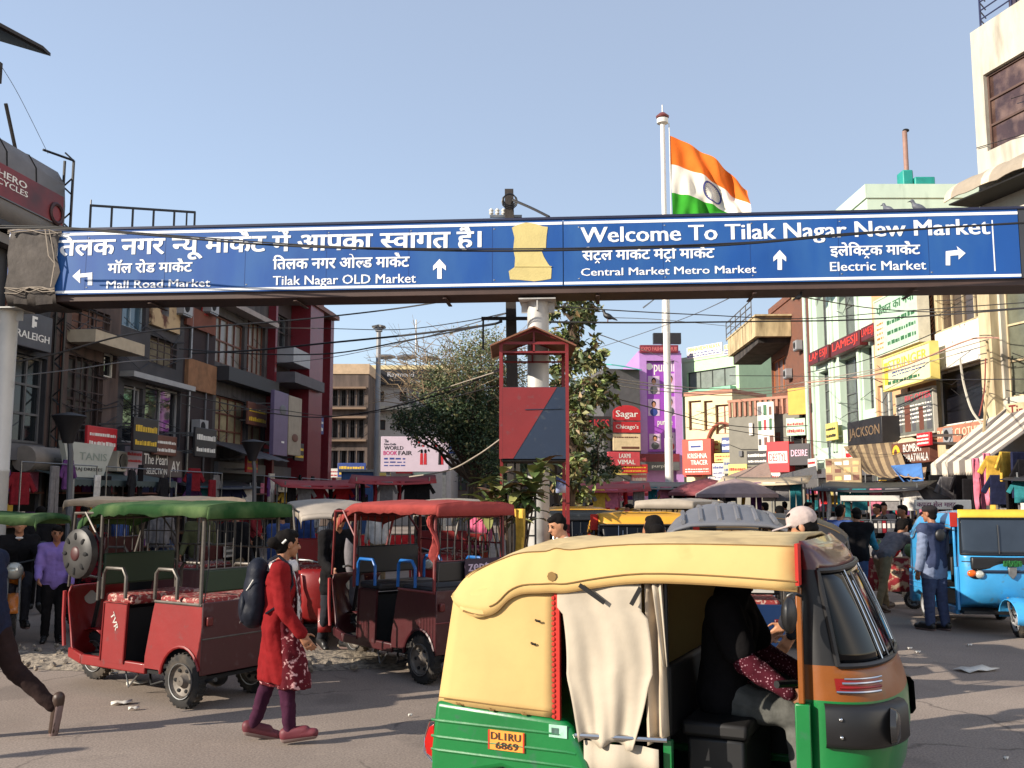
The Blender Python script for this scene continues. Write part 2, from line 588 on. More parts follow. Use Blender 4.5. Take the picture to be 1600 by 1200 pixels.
def person(label, loc, rz, J, top, legs, shoes, skin=SKIN1, hair='short', hairm=None, sleeve=1.0, hem=0.0, voxel=0.016, fine=False, cat='person',
           group=None, g=0.007, flare=0.0, loose=0.006, face=True, topname='shirt', legname='trousers', curl=35, extra=None, headgear=None):
    h = J['h']
    t = thing('person', label, cat, loc, rz, group)
    def body(mb):
        m = skin
        fill_torso(mb, J, -0.006, m)
        fill_head(mb, J, m)
        for n in 'LR':
            mb.cone(J['sh' + n], J['el' + n], 0.030 * h, 0.024 * h, m)
            mb.cone(J['el' + n], J['wr' + n], 0.024 * h, 0.0155 * h, m)
            fill_hand(mb, J, n, m, fine, curl)
            mb.cone(J['hip' + n], J['knee' + n], 0.048 * h, 0.032 * h, m)
            mb.cone(J['knee' + n], J['ank' + n], 0.031 * h, 0.020 * h, m)
            mb.cone(J['heel' + n], J['toe' + n], 0.019 * h, 0.014 * h, m)
    blob('body', body, voxel * (0.55 if fine else 1.0), skin, t, it=3)
    def tp(mb):
        fill_torso(mb, J, g, top)
        for n in 'LR':
            a, b, c = J['sh' + n], J['el' + n], J['wr' + n]
            mb.cone(a, a.lerp(b, min(1, sleeve * 2)), (0.037 + g) * h, (0.030 + g) * h, top)
            if sleeve > 0.5:
                mb.cone(b, b.lerp(c, (sleeve - 0.5) * 1.96), (0.030 + g) * h, (0.022 + g) * h, top)
            if hem > 0:
                hp, kn = J['hip' + n], J['knee' + n]
                q = hp.lerp(kn, hem)
                mb.cone(hp, q, (0.062 + g) * h, (0.055 + g + flare) * h, top)
        if hem > 0:
            a = (J['hipL'] + J['hipR']) / 2
            b = (J['hipL'].lerp(J['kneeL'], hem) + J['hipR'].lerp(J['kneeR'], hem)) / 2
            mb.cone(a, b, (0.07 + g) * h, (0.06 + g + flare) * h, top)
    blob(topname, tp, voxel, top, t, it=4, fold=0.012 if voxel < 0.02 else 0, zmin=min(J['hipL'].lerp(J['kneeL'], hem).z, J['hipR'].lerp(J['kneeR'], hem).z) - 0.025 * h if hem and J['pel'].z > 0.8 else None)
    def lg(mb):
        for n in 'LR':
            mb.cone(J['pel'] + (J['hip' + n] - J['pel']) * 0.8, J['hip' + n], 0.068 * h, 0.062 * h, legs)
            mb.cone(J['hip' + n], J['knee' + n], (0.058 + loose) * h, (0.038 + loose) * h, legs)
            mb.cone(J['knee' + n], J['knee' + n].lerp(J['ank' + n], 0.97), (0.037 + loose) * h, (0.027 + loose) * h, legs)
    blob(legname, lg, voxel, legs, t, it=3, fold=0.010 if voxel < 0.02 else 0)
    def sh(n):
        def f(mb):
            up = V((0, 0, 0.012 * h))
            mb.cone(J['heel' + n], J['toe' + n], 0.027 * h, 0.023 * h, shoes)
            mb.cone(J['heel' + n] + up, J['toe' + n].lerp(J['heel' + n], 0.3) + up * 1.4, 0.028 * h, 0.023 * h, shoes)
            mb.cone(J['heel' + n], J['ank' + n].lerp(J['knee' + n], 0.05), 0.023 * h, 0.023 * h, shoes)
        return f
    for n in 'LR':
        so_ = blob('shoe', sh(n), max(voxel * 0.8, 0.009), shoes, t, it=2)
        if voxel < 0.02:
            mb = MB()
            mb.cone(J['heel' + n] - V((0, 0, 0.013 * h)), J['toe' + n] - V((0, 0, 0.010 * h)), 0.0225 * h, 0.02 * h, SOLE)
            for k, q in enumerate(mb.v):
                a, b = J['heel' + n], J['toe' + n]
                zc = a.z + (b.z - a.z) * min(1, max(0, (V(q) - a).dot(b - a) / (b - a).length_squared)) - 0.014 * h
                mb.v[k] = (q[0], q[1], min(q[2], zc))
            mb.build('sole', so_)
    HM, c = J['HM'], J['headc']
    rot = HM.to_euler()
    hm = hairm or HAIR
    if hair:
        def hr(mb):
            mb.ell(c + HM @ V((-0.014 * h, 0, 0.018 * h)), (0.056 * h, 0.049 * h, 0.055 * h), hm, rot=rot)
            mb.ell(c + HM @ V((0.012 * h, 0, 0.046 * h)), (0.040 * h, 0.040 * h, 0.024 * h), hm, rot=rot)
            mb.ell(c + HM @ V((-0.03 * h, 0, -0.018 * h)), (0.034 * h, 0.040 * h, 0.04 * h), hm, rot=rot)
            if hair == 'bun':
                mb.ell(c + HM @ V((-0.078 * h, 0, 0.0)), (0.03 * h, 0.028 * h, 0.03 * h), hm, rot=rot)
            if hair == 'long':
                mb.cone(c + HM @ V((-0.035 * h, 0, 0.0)), c + HM @ V((-0.05 * h, 0, -0.15 * h)), 0.05 * h, 0.035 * h, hm)
        blob('hair', hr, max(0.009, voxel * 0.7), hm, t, it=2, fold=0.014 if voxel < 0.02 else 0)
    if face:
        mb = MB()
        for sg in (1, -1):
            mb.ell(c + HM @ V((0.044 * h, sg * 0.0175 * h, 0.004 * h)), (0.005 * h, 0.0095 * h, 0.0045 * h), HAIR, 8, 6, rot)
            mb.ell(c + HM @ V((0.046 * h, sg * 0.019 * h, 0.0165 * h)), (0.004 * h, 0.0125 * h, 0.0028 * h), HAIR, 8, 6, rot)
        mb.build('eyes', t)
    if headgear:
        headgear(t, J)
    return t
# ------------------------------------------------------------------ wheels
def wheel(parent, c, r, w, rimm, name='wheel', axis='y', side=1, cover=False):
    """tyre with tread shoulders, rim dish as a sub-part"""
    mb = MB()
    h = w / 2
    mb.lathe([(r * 0.62, -h * 0.8), (r * 0.86, -h), (r * 0.97, -h * 0.75), (r, -h * 0.3), (r, h * 0.3), (r * 0.97, h * 0.75), (r * 0.86, h), (r * 0.62, h * 0.8)], RUBBER, 28, c, axis, False)
    for k in range(28):
        a = 2 * math.pi * k / 28
        mb.obox((c[0] + r * math.cos(a), c[1], c[2] + r * math.sin(a)), (r * 0.05, w * 0.72, r * 0.09), (0, -a, 0), RUBBER)
    o = mb.build(name, parent)
    rb = MB()
    for sg in (-1, 1):
        q = h * 0.82 * sg
        rb.lathe([(r * 0.64, q), (r * 0.60, q + 0.012 * sg), (r * 0.55, q - 0.012 * sg), (r * 0.30, q - 0.028 * sg), (r * 0.20, q + 0.0 * sg), (r * 0.18, q + 0.015 * sg), (r * 0.02, q + 0.018 * sg)], rimm, 24, c, axis, False)
        rb.lathe([(r * 0.66, q - 0.004 * sg), (r * 0.67, q + 0.016 * sg), (r * 0.63, q + 0.014 * sg)], STEEL, 24, c, axis, False)
        for k in range(6):
            a = 2 * math.pi * k / 6
            rb.ell((c[0] + r * 0.42 * math.cos(a), c[1] + q - 0.018 * sg, c[2] + r * 0.42 * math.sin(a)), (r * 0.10, 0.012, r * 0.075), DARK, 8, 6)
    rb.build('rim', o)
    return o

# ------------------------------------------------------------------ auto rickshaw (three wheeler with canvas hood)
CANVAS = mat('yellow hood canvas', (190, 158, 100), 0.8, var=0.10, scale=2.2, bump=0.25, bscale=4, second=(150, 116, 66), sscale=2.4, sthr=0.78, swid=0.2)
CANVAS2 = mat('dusty canvas seam', (120, 92, 48), 0.85)
ORANGE = paint('orange bodywork', (122, 66, 10))
GREEN = paint('green bodywork', (8, 104, 48), 0.34, coat=0.35)
MAROON = paint('maroon bodywork', (74, 24, 24), 0.3, coat=0.4)
REDTRIM = mat('red trim braid', (176, 34, 20), 0.8)
WSGLASS = glassmat('windscreen glass', (8, 10, 14), 0.08, 0.22)
CURTAIN = cloth('cream curtain cloth', (172, 161, 144), var=0.12, scale=3, bscale=5, bump=0.4)
def auto(label, loc, rz, cat='auto rickshaw', group=None, body=None, band=None, top=None, low=None, ape=False, curtain=False, plate=None, fine=True, topside=None):
    body, band, top = body or GREEN, band or ORANGE, top or CANVAS
    t = thing('auto_rickshaw', label, cat, loc, rz, group)
    # hood
    st = [(0.082, 1.30, 1.312, 1.316), (0.098, 1.27, 1.345, 1.352), (0.14, 1.24, 1.388, 1.402), (0.20, 1.222, 1.43, 1.452), (0.31, 1.21, 1.478, 1.508), (0.38, 1.235, 1.505, 1.545), (0.45, 1.30, 1.53, 1.575),
          (0.53, 1.335, 1.545, 1.60), (0.64, 1.345, 1.553, 1.598), (0.70, 1.35, 1.570, 1.604), (0.78, 1.352, 1.563, 1.606), (0.95, 1.385, 1.585, 1.622), (1.2, 1.418, 1.602, 1.640), (1.55, 1.420, 1.608, 1.648), (1.95, 1.405, 1.606, 1.645)]
    st0, st = st, []
    for i in range(len(st0) - 1):                # finer stations through the same profile
        q0, q1, q2, q3 = st0[max(i - 1, 0)], st0[i], st0[i + 1], st0[min(i + 2, len(st0) - 1)]
        for k in range(3):
            v = k / 3
            st.append(tuple(0.5 * (2 * b + (c_ - a) * v + (2 * a - 5 * b + 4 * c_ - d) * v * v + (3 * b - a - 3 * c_ + d) * v ** 3) for a, b, c_, d in zip(q0, q1, q2, q3)))
    st.append(st0[-1])
    mb = MB()
    P = []
    for i, (s_, lz, sz, tz) in enumerate(st):
        row = []
        w0, w1 = 0.668 - 0.035 * max(0, (0.32 - s_) / 0.24) ** 1.5, 0.60 - 0.03 * max(0, (0.32 - s_) / 0.24) ** 1.5
        k = 0.010 * math.sin(s_ * 23)
        k = 0.006 * math.sin(s_ * 19) + 0.004 * math.sin(s_ * 41)
        half = [(w0, lz), (w0 - 0.004, lz + (sz - lz) * 0.2), (w0 - 0.022 + k, lz + (sz - lz) * 0.55), (w1 + 0.016 + k * 0.5, lz + (sz - lz) * 0.86), (w1, sz), (w1 * 0.80, sz + (tz - sz) * 0.5 + k * 0.6), (w1 * 0.45, sz + (tz - sz) * 0.88 - k)]
        row = [(s_, -a, b) for a, b in half] + [(s_, 0, tz)] + [(s_, a, b) for a, b in half[::-1]]
        P.append(row)
    mb.sheet(P, top)
    hood = mb.build('hood', t, solid=0.012, smooth=26)
    if top is CANVAS:                           # the upper side is bleached and dusty
        hood.data.materials.append(mat('dusty hood canvas', (196, 172, 124), 0.85, var=0.14, scale=3, bump=0.3, bscale=5, second=(150, 128, 92), sscale=4, sthr=0.6, swid=0.3))
        for p in hood.data.polygons:
            if abs(p.center.y) < 0.597 and p.center.x > 0.2:
                p.material_index = 1
    sm = MB()
    for sg in (-1, 1):
        sm.tube([(s_, sg * 0.607, sz + 0.004) for s_, lz, sz, tz in st[7:]], 0.0035, CANVAS2, 5)
        sm.tube([(s_, sg * 0.676, lz + 0.045) for s_, lz, sz, tz in st[13:]], 0.0035, CANVAS2, 5)
        sm.tube([(s_, sg * 0.672, lz) for s_, lz, sz, tz in st[8:]], 0.006, CANVAS2, 5)
        sm.lathe([(0.0, 0.0), (0.02, 0.004), (0.026, 0.0)], CANVAS2, 8, (0.70, sg * 0.672, 1.43), 'y')
    sm.build('hood_seam', hood)
    # gathered flap at the rear corner of the hood
    for sg in (-1, 1):
        mb = MB()
        mb.sheet([[(0.15 + 0.20 * u, sg * (0.655 + 0.014 * math.sin(3.1 * u) + 0.006 * v), 1.25 - 0.015 * u - v * (0.045 * math.sin(0.25 + 2.5 * u)) ) for v in (0, .5, 1)] for u in [k / 8 for k in range(9)]], top)
        mb.build('hood_flap', t, solid=0.008)
    # side and rear canvas
    for sg in (-1, 1):
        mb = MB()
        P = []
        for i in range(13):
            v = i / 12
            z0 = 0.705 + v * (1.36 - 0.705)
            dz_ = 0.085 * v
            a = 0.0 + 0.09 * v
            row = []
            for j in range(11):
                u = j / 10
                s_ = a + (0.705 - a) * u
                y = 0.640 + 0.012 * math.sin(math.pi * u) + 0.006 * math.sin(5 * v + 7 * u) * (u > 0.6) - 0.02 * (1 - u) ** 6
                z = z0 + 0.02 * (1 - u) * (1 - v) - dz_ * max(0, 1 - u / 0.35)
                row.append((s_, sg * y, z))
            P.append(row)
        mb.sheet(P, top)
        o = mb.build('side_canvas', t, solid=0.008)
        mb = MB()
        mb.box(0.706, 0.735, sg * 0.632, sg * 0.655, 0.70, 1.345, REDTRIM)
        for k in range(24):
            mb.ell((0.703, sg * 0.656, 0.715 + k * 0.0262), (0.013, 0.008, 0.012), REDTRIM, 6, 4)
        mb.build('trim_strip', o)
        for (s_, z) in ((0.60, 1.20), (0.575, 1.08), (0.13, 0.735), (0.33, 0.722), (0.52, 0.718)):
            mb = MB()
            mb.tube([(s_, sg * 0.655, z), (s_ + 0.012, sg * 0.668, z - 0.004), (s_ + 0.03, sg * 0.66, z - 0.006)], 0.006, CANVAS2 if z < 1 else BLACK, 5)
            mb.build('canvas_tie', o)
        mb = MB()
        mb.tube([(0.02, sg * 0.655, 0.755), (0.35, sg * 0.662, 0.745), (0.70, sg * 0.648, 0.735)], 0.0028, CANVAS2, 5)
        mb.build('canvas_hem', o)
    mb = MB()
    mb.sheet([[(0.09 * v, -0.60 + 1.2 * u, 0.72 + 0.6 * v) for u in (0, .25, .5, .75, 1)] for v in (0, .25, .5, .75, 1)], top)
    o = mb.build('rear_canvas', t, solid=0.008)
    mb = MB()
    mb.sheet([[(0.09 * v - 0.012, -0.36 + 0.72 * u, 0.72 + 0.6 * v) for u in (0, 1)] for v in (0.4, 0.8)], WSGLASS)
    mb.build('rear_window', t, solid=0.006)
    # hull
    mb = MB()
    mb.prism([(-0.03, 0.22), (-0.035, 0.46), (-0.005, 0.735), (0.74, 0.705), (0.80, 0.67), (0.88, 0.50), (0.95, 0.24), (0.72, 0.22), (0.66, 0.36), (0.40, 0.42), (0.16, 0.36), (0.12, 0.22)], -0.652, 0.652, body)
    hull = mb.build('hull', t, bevel=0.03, seg=3)
    for sg in (-1, 1):
        rb = MB()
        for z, e in ((0.63, 0.77), (0.545, 0.82), (0.475, 0.84)):
            rb.tube([(-0.03, sg * 0.64, z), (0.02, sg * 0.654, z), (e - 0.05, sg * 0.654, z), (e, sg * 0.648, z - 0.006)], 0.008, body, 6)
        rb.build('hull_rib', hull)
    if plate:
        mb = MB()
        mb.box(0.325, 0.535, -0.660, -0.652, 0.515, 0.615, mat('orange plate', (222, 140, 48), 0.6))
        pl = mb.build('number_plate', t)
        tx = MB()
        M_ = mat('plate lettering', (50, 26, 14), 0.7)
        put_text(tx, plate[0], 0.342, 0.515, 0.568, 0.606, -0.6625, M_, 0.03)
        put_text(tx, plate[1], 0.37, 0.50, 0.522, 0.558, -0.6625, M_, 0.03)
        tx.box(0.325, 0.332, -0.6625, -0.66, 0.515, 0.615, REDTRIM)
        tx.box(0.528, 0.535, -0.6625, -0.66, 0.515, 0.615, REDTRIM)
        tx.build('lettering', pl)
        mb = MB()
        mb.box(0.675, 0.775, -0.659, -0.652, 0.612, 0.675, mat('permit paper', (150, 196, 170), 0.6, var=0.3, scale=30))
        mb.box(0.69, 0.73, -0.661, -0.659, 0.625, 0.66, mat('permit print', (60, 90, 80), 0.6, var=0.5, scale=60))
        mb.build('permit_sticker', t)
    for sg in (-1, 1):
        mb = MB()
        mb.prism([(-0.03, 0.42), (-0.075, 0.44), (-0.09, 0.50), (-0.06, 0.58), (-0.03, 0.60)], sg * 0.50, sg * 0.62, mat('tail lamp lens', (170, 20, 16), 0.2))
        mb.tube([(-0.02, sg * 0.64, 0.40), (-0.10, sg * 0.60, 0.44), (-0.115, sg * 0.57, 0.51), (-0.08, sg * 0.58, 0.60), (-0.02, sg * 0.63, 0.62)], 0.006, CHROME, 6)
        mb.build('tail_lamp', t, bevel=0.008)
    # floor, benches, partition
    mb = MB()
    mb.box(0.9, 2.1, -0.60, 0.60, 0.26, 0.30, BLACK)
    mb.box(0.88, 0.95, -0.55, 0.55, 0.30, 0.50, BLACK)
    mb.build('floor', t)
    mb = MB()
    mb.box(0.34, 0.88, -0.56, 0.56, 0.50, 0.62, BLACK)
    mb.obox((0.27, 0, 0.86), (0.10, 1.1, 0.52), (0, R(-12), 0), BLACK)
    mb.build('bench', t, bevel=0.03)
    mb = MB()
    mb.box(1.32, 1.62, -0.35, 0.35, 0.30, 0.62, BLACK)
    mb.box(1.30, 1.64, -0.38, 0.38, 0.622, 0.70, mat('seat vinyl', (16, 14, 14), 0.6))
    mb.box(1.22, 1.27, -0.45, 0.45, 0.62, 0.98, mat('seat vinyl', (16, 14, 14), 0.6))
    mb.build('driver_seat', t, bevel=0.02)
    for sg in (-1, 1):
        mb = MB()
        mb.box(1.27, 1.31, sg * 0.57, sg * 0.61, 0.30, 0.645, body)
        mb.tube([(1.29, sg * 0.59, 0.64), (1.29, sg * 0.60, 1.42)], 0.012, BLACK, 6)
        mb.build('pillar', t)
        mb = MB()
        mb.tube([(0.82, sg * 0.655, 0.635), (1.30, sg * 0.64, 0.655)], 0.014, CHROME, 8)
        mb.build('grab_bar', t)
    # front cowl
    if ape:
        nz = [(0.34, 2.00), (0.42, 2.12), (0.55, 2.19), (0.72, 2.22), (0.87, 2.215), (0.90, 2.21), (0.95, 2.20), (1.02, 2.19), (1.06, 2.185), (1.2, 2.15), (1.35, 2.11), (1.50, 2.07), (1.55, 2.05), (1.60, 2.03), (1.665, 1.97)]
    else:
        nz = [(0.33, 2.20), (0.42, 2.30), (0.55, 2.355), (0.72, 2.38), (0.87, 2.375), (0.90, 2.37), (0.95, 2.36), (1.02, 2.335), (1.06, 2.32), (1.2, 2.265), (1.35, 2.20), (1.50, 2.13), (1.53, 2.115), (1.58, 2.07), (1.635, 1.98)]
    def nose(t_, z, off=0.0):
        for (z0, n0), (z1, n1) in zip(nz, nz[1:]):
            if z <= z1:
                n = n0 + (n1 - n0) * max(0, (z - z0) / (z1 - z0))
                break
        else:
            n = nz[-1][1]
        w = 0.60 if z < 1.1 else 0.60 - (z - 1.1) * 0.06
        a = t_ * math.pi / 2
        co, si = max(math.cos(a), 0.0), abs(math.sin(a))
        b0 = 1.95
        x = b0 + (n - b0 + off) * co ** 0.55
        y = (w + off) * (1 if t_ > 0 else -1) * si ** 0.9
        return (x, y, z)
    ts = [-1 + 2 * k / 40 for k in range(41)]
    side = topside or MAROON
    mb = MB()
    for (z0, n0), (z1, n1) in zip(nz, nz[1:]):
        zm = (z0 + z1) / 2
        for i in range(40):
            tm = abs((ts[i] + ts[i + 1]) / 2)
            if 1.06 < zm < (1.55 if ape else 1.50) and tm < 0.86:
                continue
            if zm > (1.55 if ape else 1.5):
                m = (topside or top) if ape else side
            elif zm > 1.06:
                m = body if ape else BLACK
            elif zm > 0.885:
                m = body if ape else band
            else:
                m = body
            mb.add([nose(ts[i], z0), nose(ts[i + 1], z0), nose(ts[i + 1], z1), nose(ts[i], z1)], [(0, 1, 2, 3)], m)
    bm_ = mb.build('front_cowl', t, smooth=50, recalc=False)
    def weld(o):
        b = bmesh.new()
        b.from_mesh(o.data)
        bmesh.ops.remove_doubles(b, verts=b.verts, dist=1e-5)
        bmesh.ops.recalc_face_normals(b, faces=b.faces)
        b.to_mesh(o.data)
        b.free()
    weld(bm_)
    md = bm_.modifiers.new('solid', 'SOLIDIFY')
    md.thickness = 0.012
    md.offset = -1
    ztop = 1.55 if ape else 1.50
    mb = MB()
    mb.sheet([[nose(-0.86 + 1.72 * k / 30, 1.06 + (ztop - 1.06) * j / 8, -0.004) for k in range(31)] for j in range(9)], glassmat('grey blue windscreen', (44, 52, 62), 0.08, 0.6) if ape else WSGLASS)
    ws = mb.build('windscreen', t, solid=0.006)
    mb = MB()
    mb.tube([nose(-0.86 + 1.72 * k / 30, 1.062, 0.004) for k in range(31)], 0.014, BLACK, 6)
    mb.tube([nose(-0.86 + 1.72 * k / 30, ztop - 0.004, 0.004) for k in range(31)], 0.014, BLACK, 6)
    for sg in (-1, 1):
        mb.tube([nose(sg * 0.86, 1.06 + (ztop - 1.06) * j / 8, 0.004) for j in range(9)], 0.014, BLACK, 6)
        if not ape:
            mb.tube([nose(sg * 0.36, 1.07 + (ztop - 1.08) * j / 8, 0.006) for j in range(9)], 0.005, CHROME, 6)  # bright strips stand in for reflections on the glass
            mb.tube([nose(sg * 0.29, 1.10 + (ztop - 1.12) * j / 8, 0.010) for j in range(8)], 0.004, CHROME, 6)
            mb.tube([nose(sg * 0.23, 1.07 + (ztop - 1.10) * j / 8, 0.008) for j in range(9)], 0.004, STEEL, 6)
    mb.build('windscreen_frame_and_glints', ws)
    mb = MB()
    mb.tube([nose(-0.12, 1.07, 0.02), nose(-0.10, 1.30, 0.022), nose(-0.09, 1.46, 0.02)], 0.006, BLACK, 5)
    mb.build('wiper', ws)
    if not ape:
        for sg in (-1, 1):
            mb = MB()
            mb.sheet([[nose(sg * (0.30 + 0.66 * k / 12), z, off) for k in range(13)] for z, off in ((0.69, 0.0), (0.695, 0.03), (0.72, 0.045), (0.86, 0.045), (0.885, 0.03), (0.89, 0.0))], BLACK)
            hl = mb.build('headlamp_surround', t, smooth=50)
            mb = MB()
            p = V(nose(sg * 0.52, 0.79, 0.035))
            mb.lathe([(0.01, 0.02), (0.05, 0.018), (0.075, 0.005), (0.085, -0.02)], mat('smoked lamp glass', (46, 46, 48), 0.15), 18, (p.x + 0.02, p.y, p.z), 'x')
            mb.build('headlamp', t)
            mb = MB()
            for z in (0.75, 0.83):
                mb.ell(nose(sg * 0.90, z, 0.048), 0.010, CHROME, 8, 6)
            mb.build('bolt', hl)
            mb = MB()
            for k, z in enumerate((0.945, 0.965, 0.985, 1.005)):
                mb.tube([nose(sg * (0.90 - 0.02 * k - 0.36 * j / 8), z, 0.010) for j in range(9)], 0.006 if k != 3 else 0.004, CHROME if k != 1 else mat('grille red', (120, 16, 14), 0.3), 6)
            mb.sheet([[nose(sg * (0.90 - 0.38 * j / 8), z, 0.006) for j in range(9)] for z in (0.945, 1.005)], mat('grille red', (120, 16, 14), 0.3))
            mb.build('grille', t)
    else:
        for sg in (-1, 1):
            mb = MB()
            p0 = V(nose(sg * 0.50, 0.80, 0.02))
            mb.ell(p0 + V((-0.02, sg * -0.02, 0)), (0.05, 0.115, 0.065), BLACK, 16, 10)
            mb.ell(p0 + V((0.015, sg * -0.045, 0)), (0.04, 0.06, 0.054), mat('lamp glass', (190, 190, 180), 0.1, 0.3), 16, 10)
            mb.ell(p0 + V((0.002, sg * 0.05, 0.012)), (0.04, 0.062, 0.048), mat('amber lens', (216, 96, 24), 0.2), 16, 10)
            mb.build('headlamp', t)
        mb = MB()
        mb.tube([nose(-0.84 + 1.68 * k / 24, 0.965, 0.004) for k in range(25)], 0.007, BLACK, 5)
        mb.tube([nose(-0.42 + 0.84 * k / 24, 0.84, 0.006) for k in range(25)], 0.022, mat('dark blue trim', (24, 40, 62), 0.5), 6)
        mb.build('cowl_line', t)
        mb = MB()
        mb.prism([(-0.055, 0.90), (0.055, 0.90), (0.05, 0.80), (0, 0.74), (-0.05, 0.80)], 2.215, 2.262, STEEL, 'yz')
        mb.build('emblem', t, bevel=0.008)
        mb = MB()
        for k in range(14):
            a = -0.10 + 0.2 * (k % 7) / 6
            mb.obox((2.262, a, 0.935 + 0.025 * (k // 7)), (0.02, 0.035, 0.05), (0.3 * (k % 3 - 1), 0.2, 0.4 * (k % 2)), mat('green tinsel', (24, 92, 40), 0.6))
        mb.build('leaf_garland', t)
        mb = MB()
        P = []
        for i in range(11):
            a = R(-15 + 200 * i / 10)
            P.append([(2.34 + 0.30 * math.cos(a) * (1.05 if j in (2, 3) else 1), y, 0.25 + 0.26 * math.sin(a) * (1.0 if j in (2, 3) else 0.9)) for j, y in enumerate((-0.13, -0.12, -0.05, 0.05, 0.12, 0.13))])
        mb.sheet(P, body)
        mb.build('mudguard', t, solid=0.01, smooth=60)
    # door posts, sills, mirrors
    for sg in (-1, 1):
        mb = MB()
        mb.box(1.935, 1.962, sg * 0.615, sg * 0.645, 0.885, 1.42, band if not ape else body)
        mb.box(1.915, 1.985, sg * 0.60, sg * 0.64, 0.30, 0.884, body)
        mb.build('door_post', t, bevel=0.006)
        mb = MB()
        mb.box(0.94, 1.93, sg * 0.58, sg * 0.64, 0.24, 0.34, body)
        mb.build('sill', t, bevel=0.01)
        mb = MB()
        mb.box(1.943, 1.958, sg * 0.58, sg * 0.672, 1.43, 1.625, REDTRIM)
        mb.build('hood_piping', t)
        mb = MB()
        mb.ell((1.93, sg * 0.80, 1.31), (0.035, 0.075, 0.085), BLACK, 16, 10)
        mb.tube([(1.96, sg * 0.63, 1.38), (1.95, sg * 0.74, 1.40), (1.93, sg * 0.79, 1.36)], 0.008, BLACK, 6)
        mb.build('mirror', t)
    mb = MB()
    mb.tube([(2.15, 0, 0.40), (1.98, 0, 0.86)], 0.03, BLACK, 8)
    mb.tube([(1.80, -0.40, 0.92), (1.88, -0.27, 0.91), (1.96, 0, 0.88), (1.88, 0.27, 0.91), (1.80, 0.40, 0.92)], 0.013, STEEL, 8)
    hb = mb.build('handlebar', t)
    for sg in (-1, 1):
        mb = MB()
        mb.tube([(1.865, sg * 0.295, 0.913), (1.795, sg * 0.41, 0.922)], 0.019, BLACK, 8)
        mb.build('grip', hb)
    mb = MB()
    mb.box(2.0, 2.2, -0.5, 0.5, 0.86, 1.03, BLACK)
    mb.build('dashboard', t, bevel=0.02)
    for sg in (-1, 1):
        wheel(t, (0.42, sg * 0.53, 0.205), 0.205, 0.10, GREYPAINT)
    wheel(t, (2.36 if ape else 2.12, 0, 0.205), 0.205, 0.09, GREYPAINT)
    mb = MB()
    x0 = 2.36 if ape else 2.12
    for sg in (-1, 1):
        mb.tube([(x0, sg * 0.075, 0.205), (x0 - 0.10, sg * 0.075, 0.36), (x0 - 0.16, sg * 0.06, 0.5)], 0.016, STEEL, 6)
    mb.build('fork', t)
    if curtain:
        mb = MB()
        mb.sheet([[(0.72 + 0.58 * u, 0.645 + 0.012 * math.sin(9 * u + 2 * v), 1.42 - 0.68 * v) for u in [k / 12 for k in range(13)]] for v in [k / 6 for k in range(7)]], top)
        mb.build('far_side_canvas', t, solid=0.008)
        mb = MB()
        mb.box(0.86, 1.30, 0.60, 0.63, 0.28, 0.75, BLACK)  # black boxes added to keep the far side of the cabin dark
        mb.box(1.30, 1.90, 0.60, 0.63, 0.28, 0.86, BLACK)
        mb.build('far_side_blackout', t)
        mb = MB()
        P = []
        for i in range(25):
            v = i / 24
            z = 1.405 - v * 0.80
            row = []
            for j in range(33):
                u = j / 32
                wd = 0.455 - 0.17 * max(0, (v - 0.55)) / 0.45
                s0 = 0.745 + 0.055 * math.sin(v * 3.0) * (v > 0.2) - 0.02 + 0.11 * max(0, v - 0.6) / 0.4
                s_ = s0 + wd * u
                y = 0.655 + 0.015 * math.sin(11 * u + 2.6 * v) * (0.4 + 0.9 * v) + 0.007 * math.sin(29 * u - 5 * v) * v
                zz = z + 0.018 * math.sin(12 * u) * v - 0.03 * u * (1 - v) * 0
                row.append((s_, -y, zz))
            P.append(row)
        mb.sheet(P, CURTAIN)
        for i in range(1):
            Q = []
            for a in range(17):
                v = a / 16
                Q.append([(1.18 + 0.10 * u + 0.02 * v, -0.60 - 0.03 * math.sin(9 * u + v) - 0.02 * v, 1.40 - 0.78 * v + 0.05 * u) for u in [k / 8 for k in range(9)]])
            mb.sheet(Q, mat('shaded cloth', (176, 160, 138), 0.9))
        o = mb.build('curtain', t, solid=0.004, smooth=70)
        mb = MB()
        mb.sheet([[(0.86 + 0.40 * u, -0.64 + 0.02 * math.sin(11 * u), 0.61 - v * (0.22 - 0.1 * u)) for u in [k / 10 for k in range(11)]] for v in (0, .5, 1)], CURTAIN)
        mb.build('curtain_tail', t, solid=0.004)
        mb = MB()
        mb.obox((0.93, -0.690, 1.352), (0.16, 0.006, 0.022), (0, R(32), 0), DARK)
        mb.build('curtain_strap', o)
        mb = MB()
        mb.obox((1.165, -0.690, 1.35), (0.10, 0.006, 0.022), (0, R(-60), 0), DARK)
        mb.build('curtain_strap', o)
        # folded cloth hung at the front of the passenger opening
        mb = MB()
        mb.sheet([[(1.235 + 0.05 * u * (1 - 0.5 * v) + 0.05 * v, -0.645 - 0.012 * math.sin(8 * u), 1.41 - 0.40 * v) for u in [k / 6 for k in range(7)]] for v in [k / 6 for k in range(7)]], CURTAIN)
        mb.build('curtain_fold', t, solid=0.004)
    return t

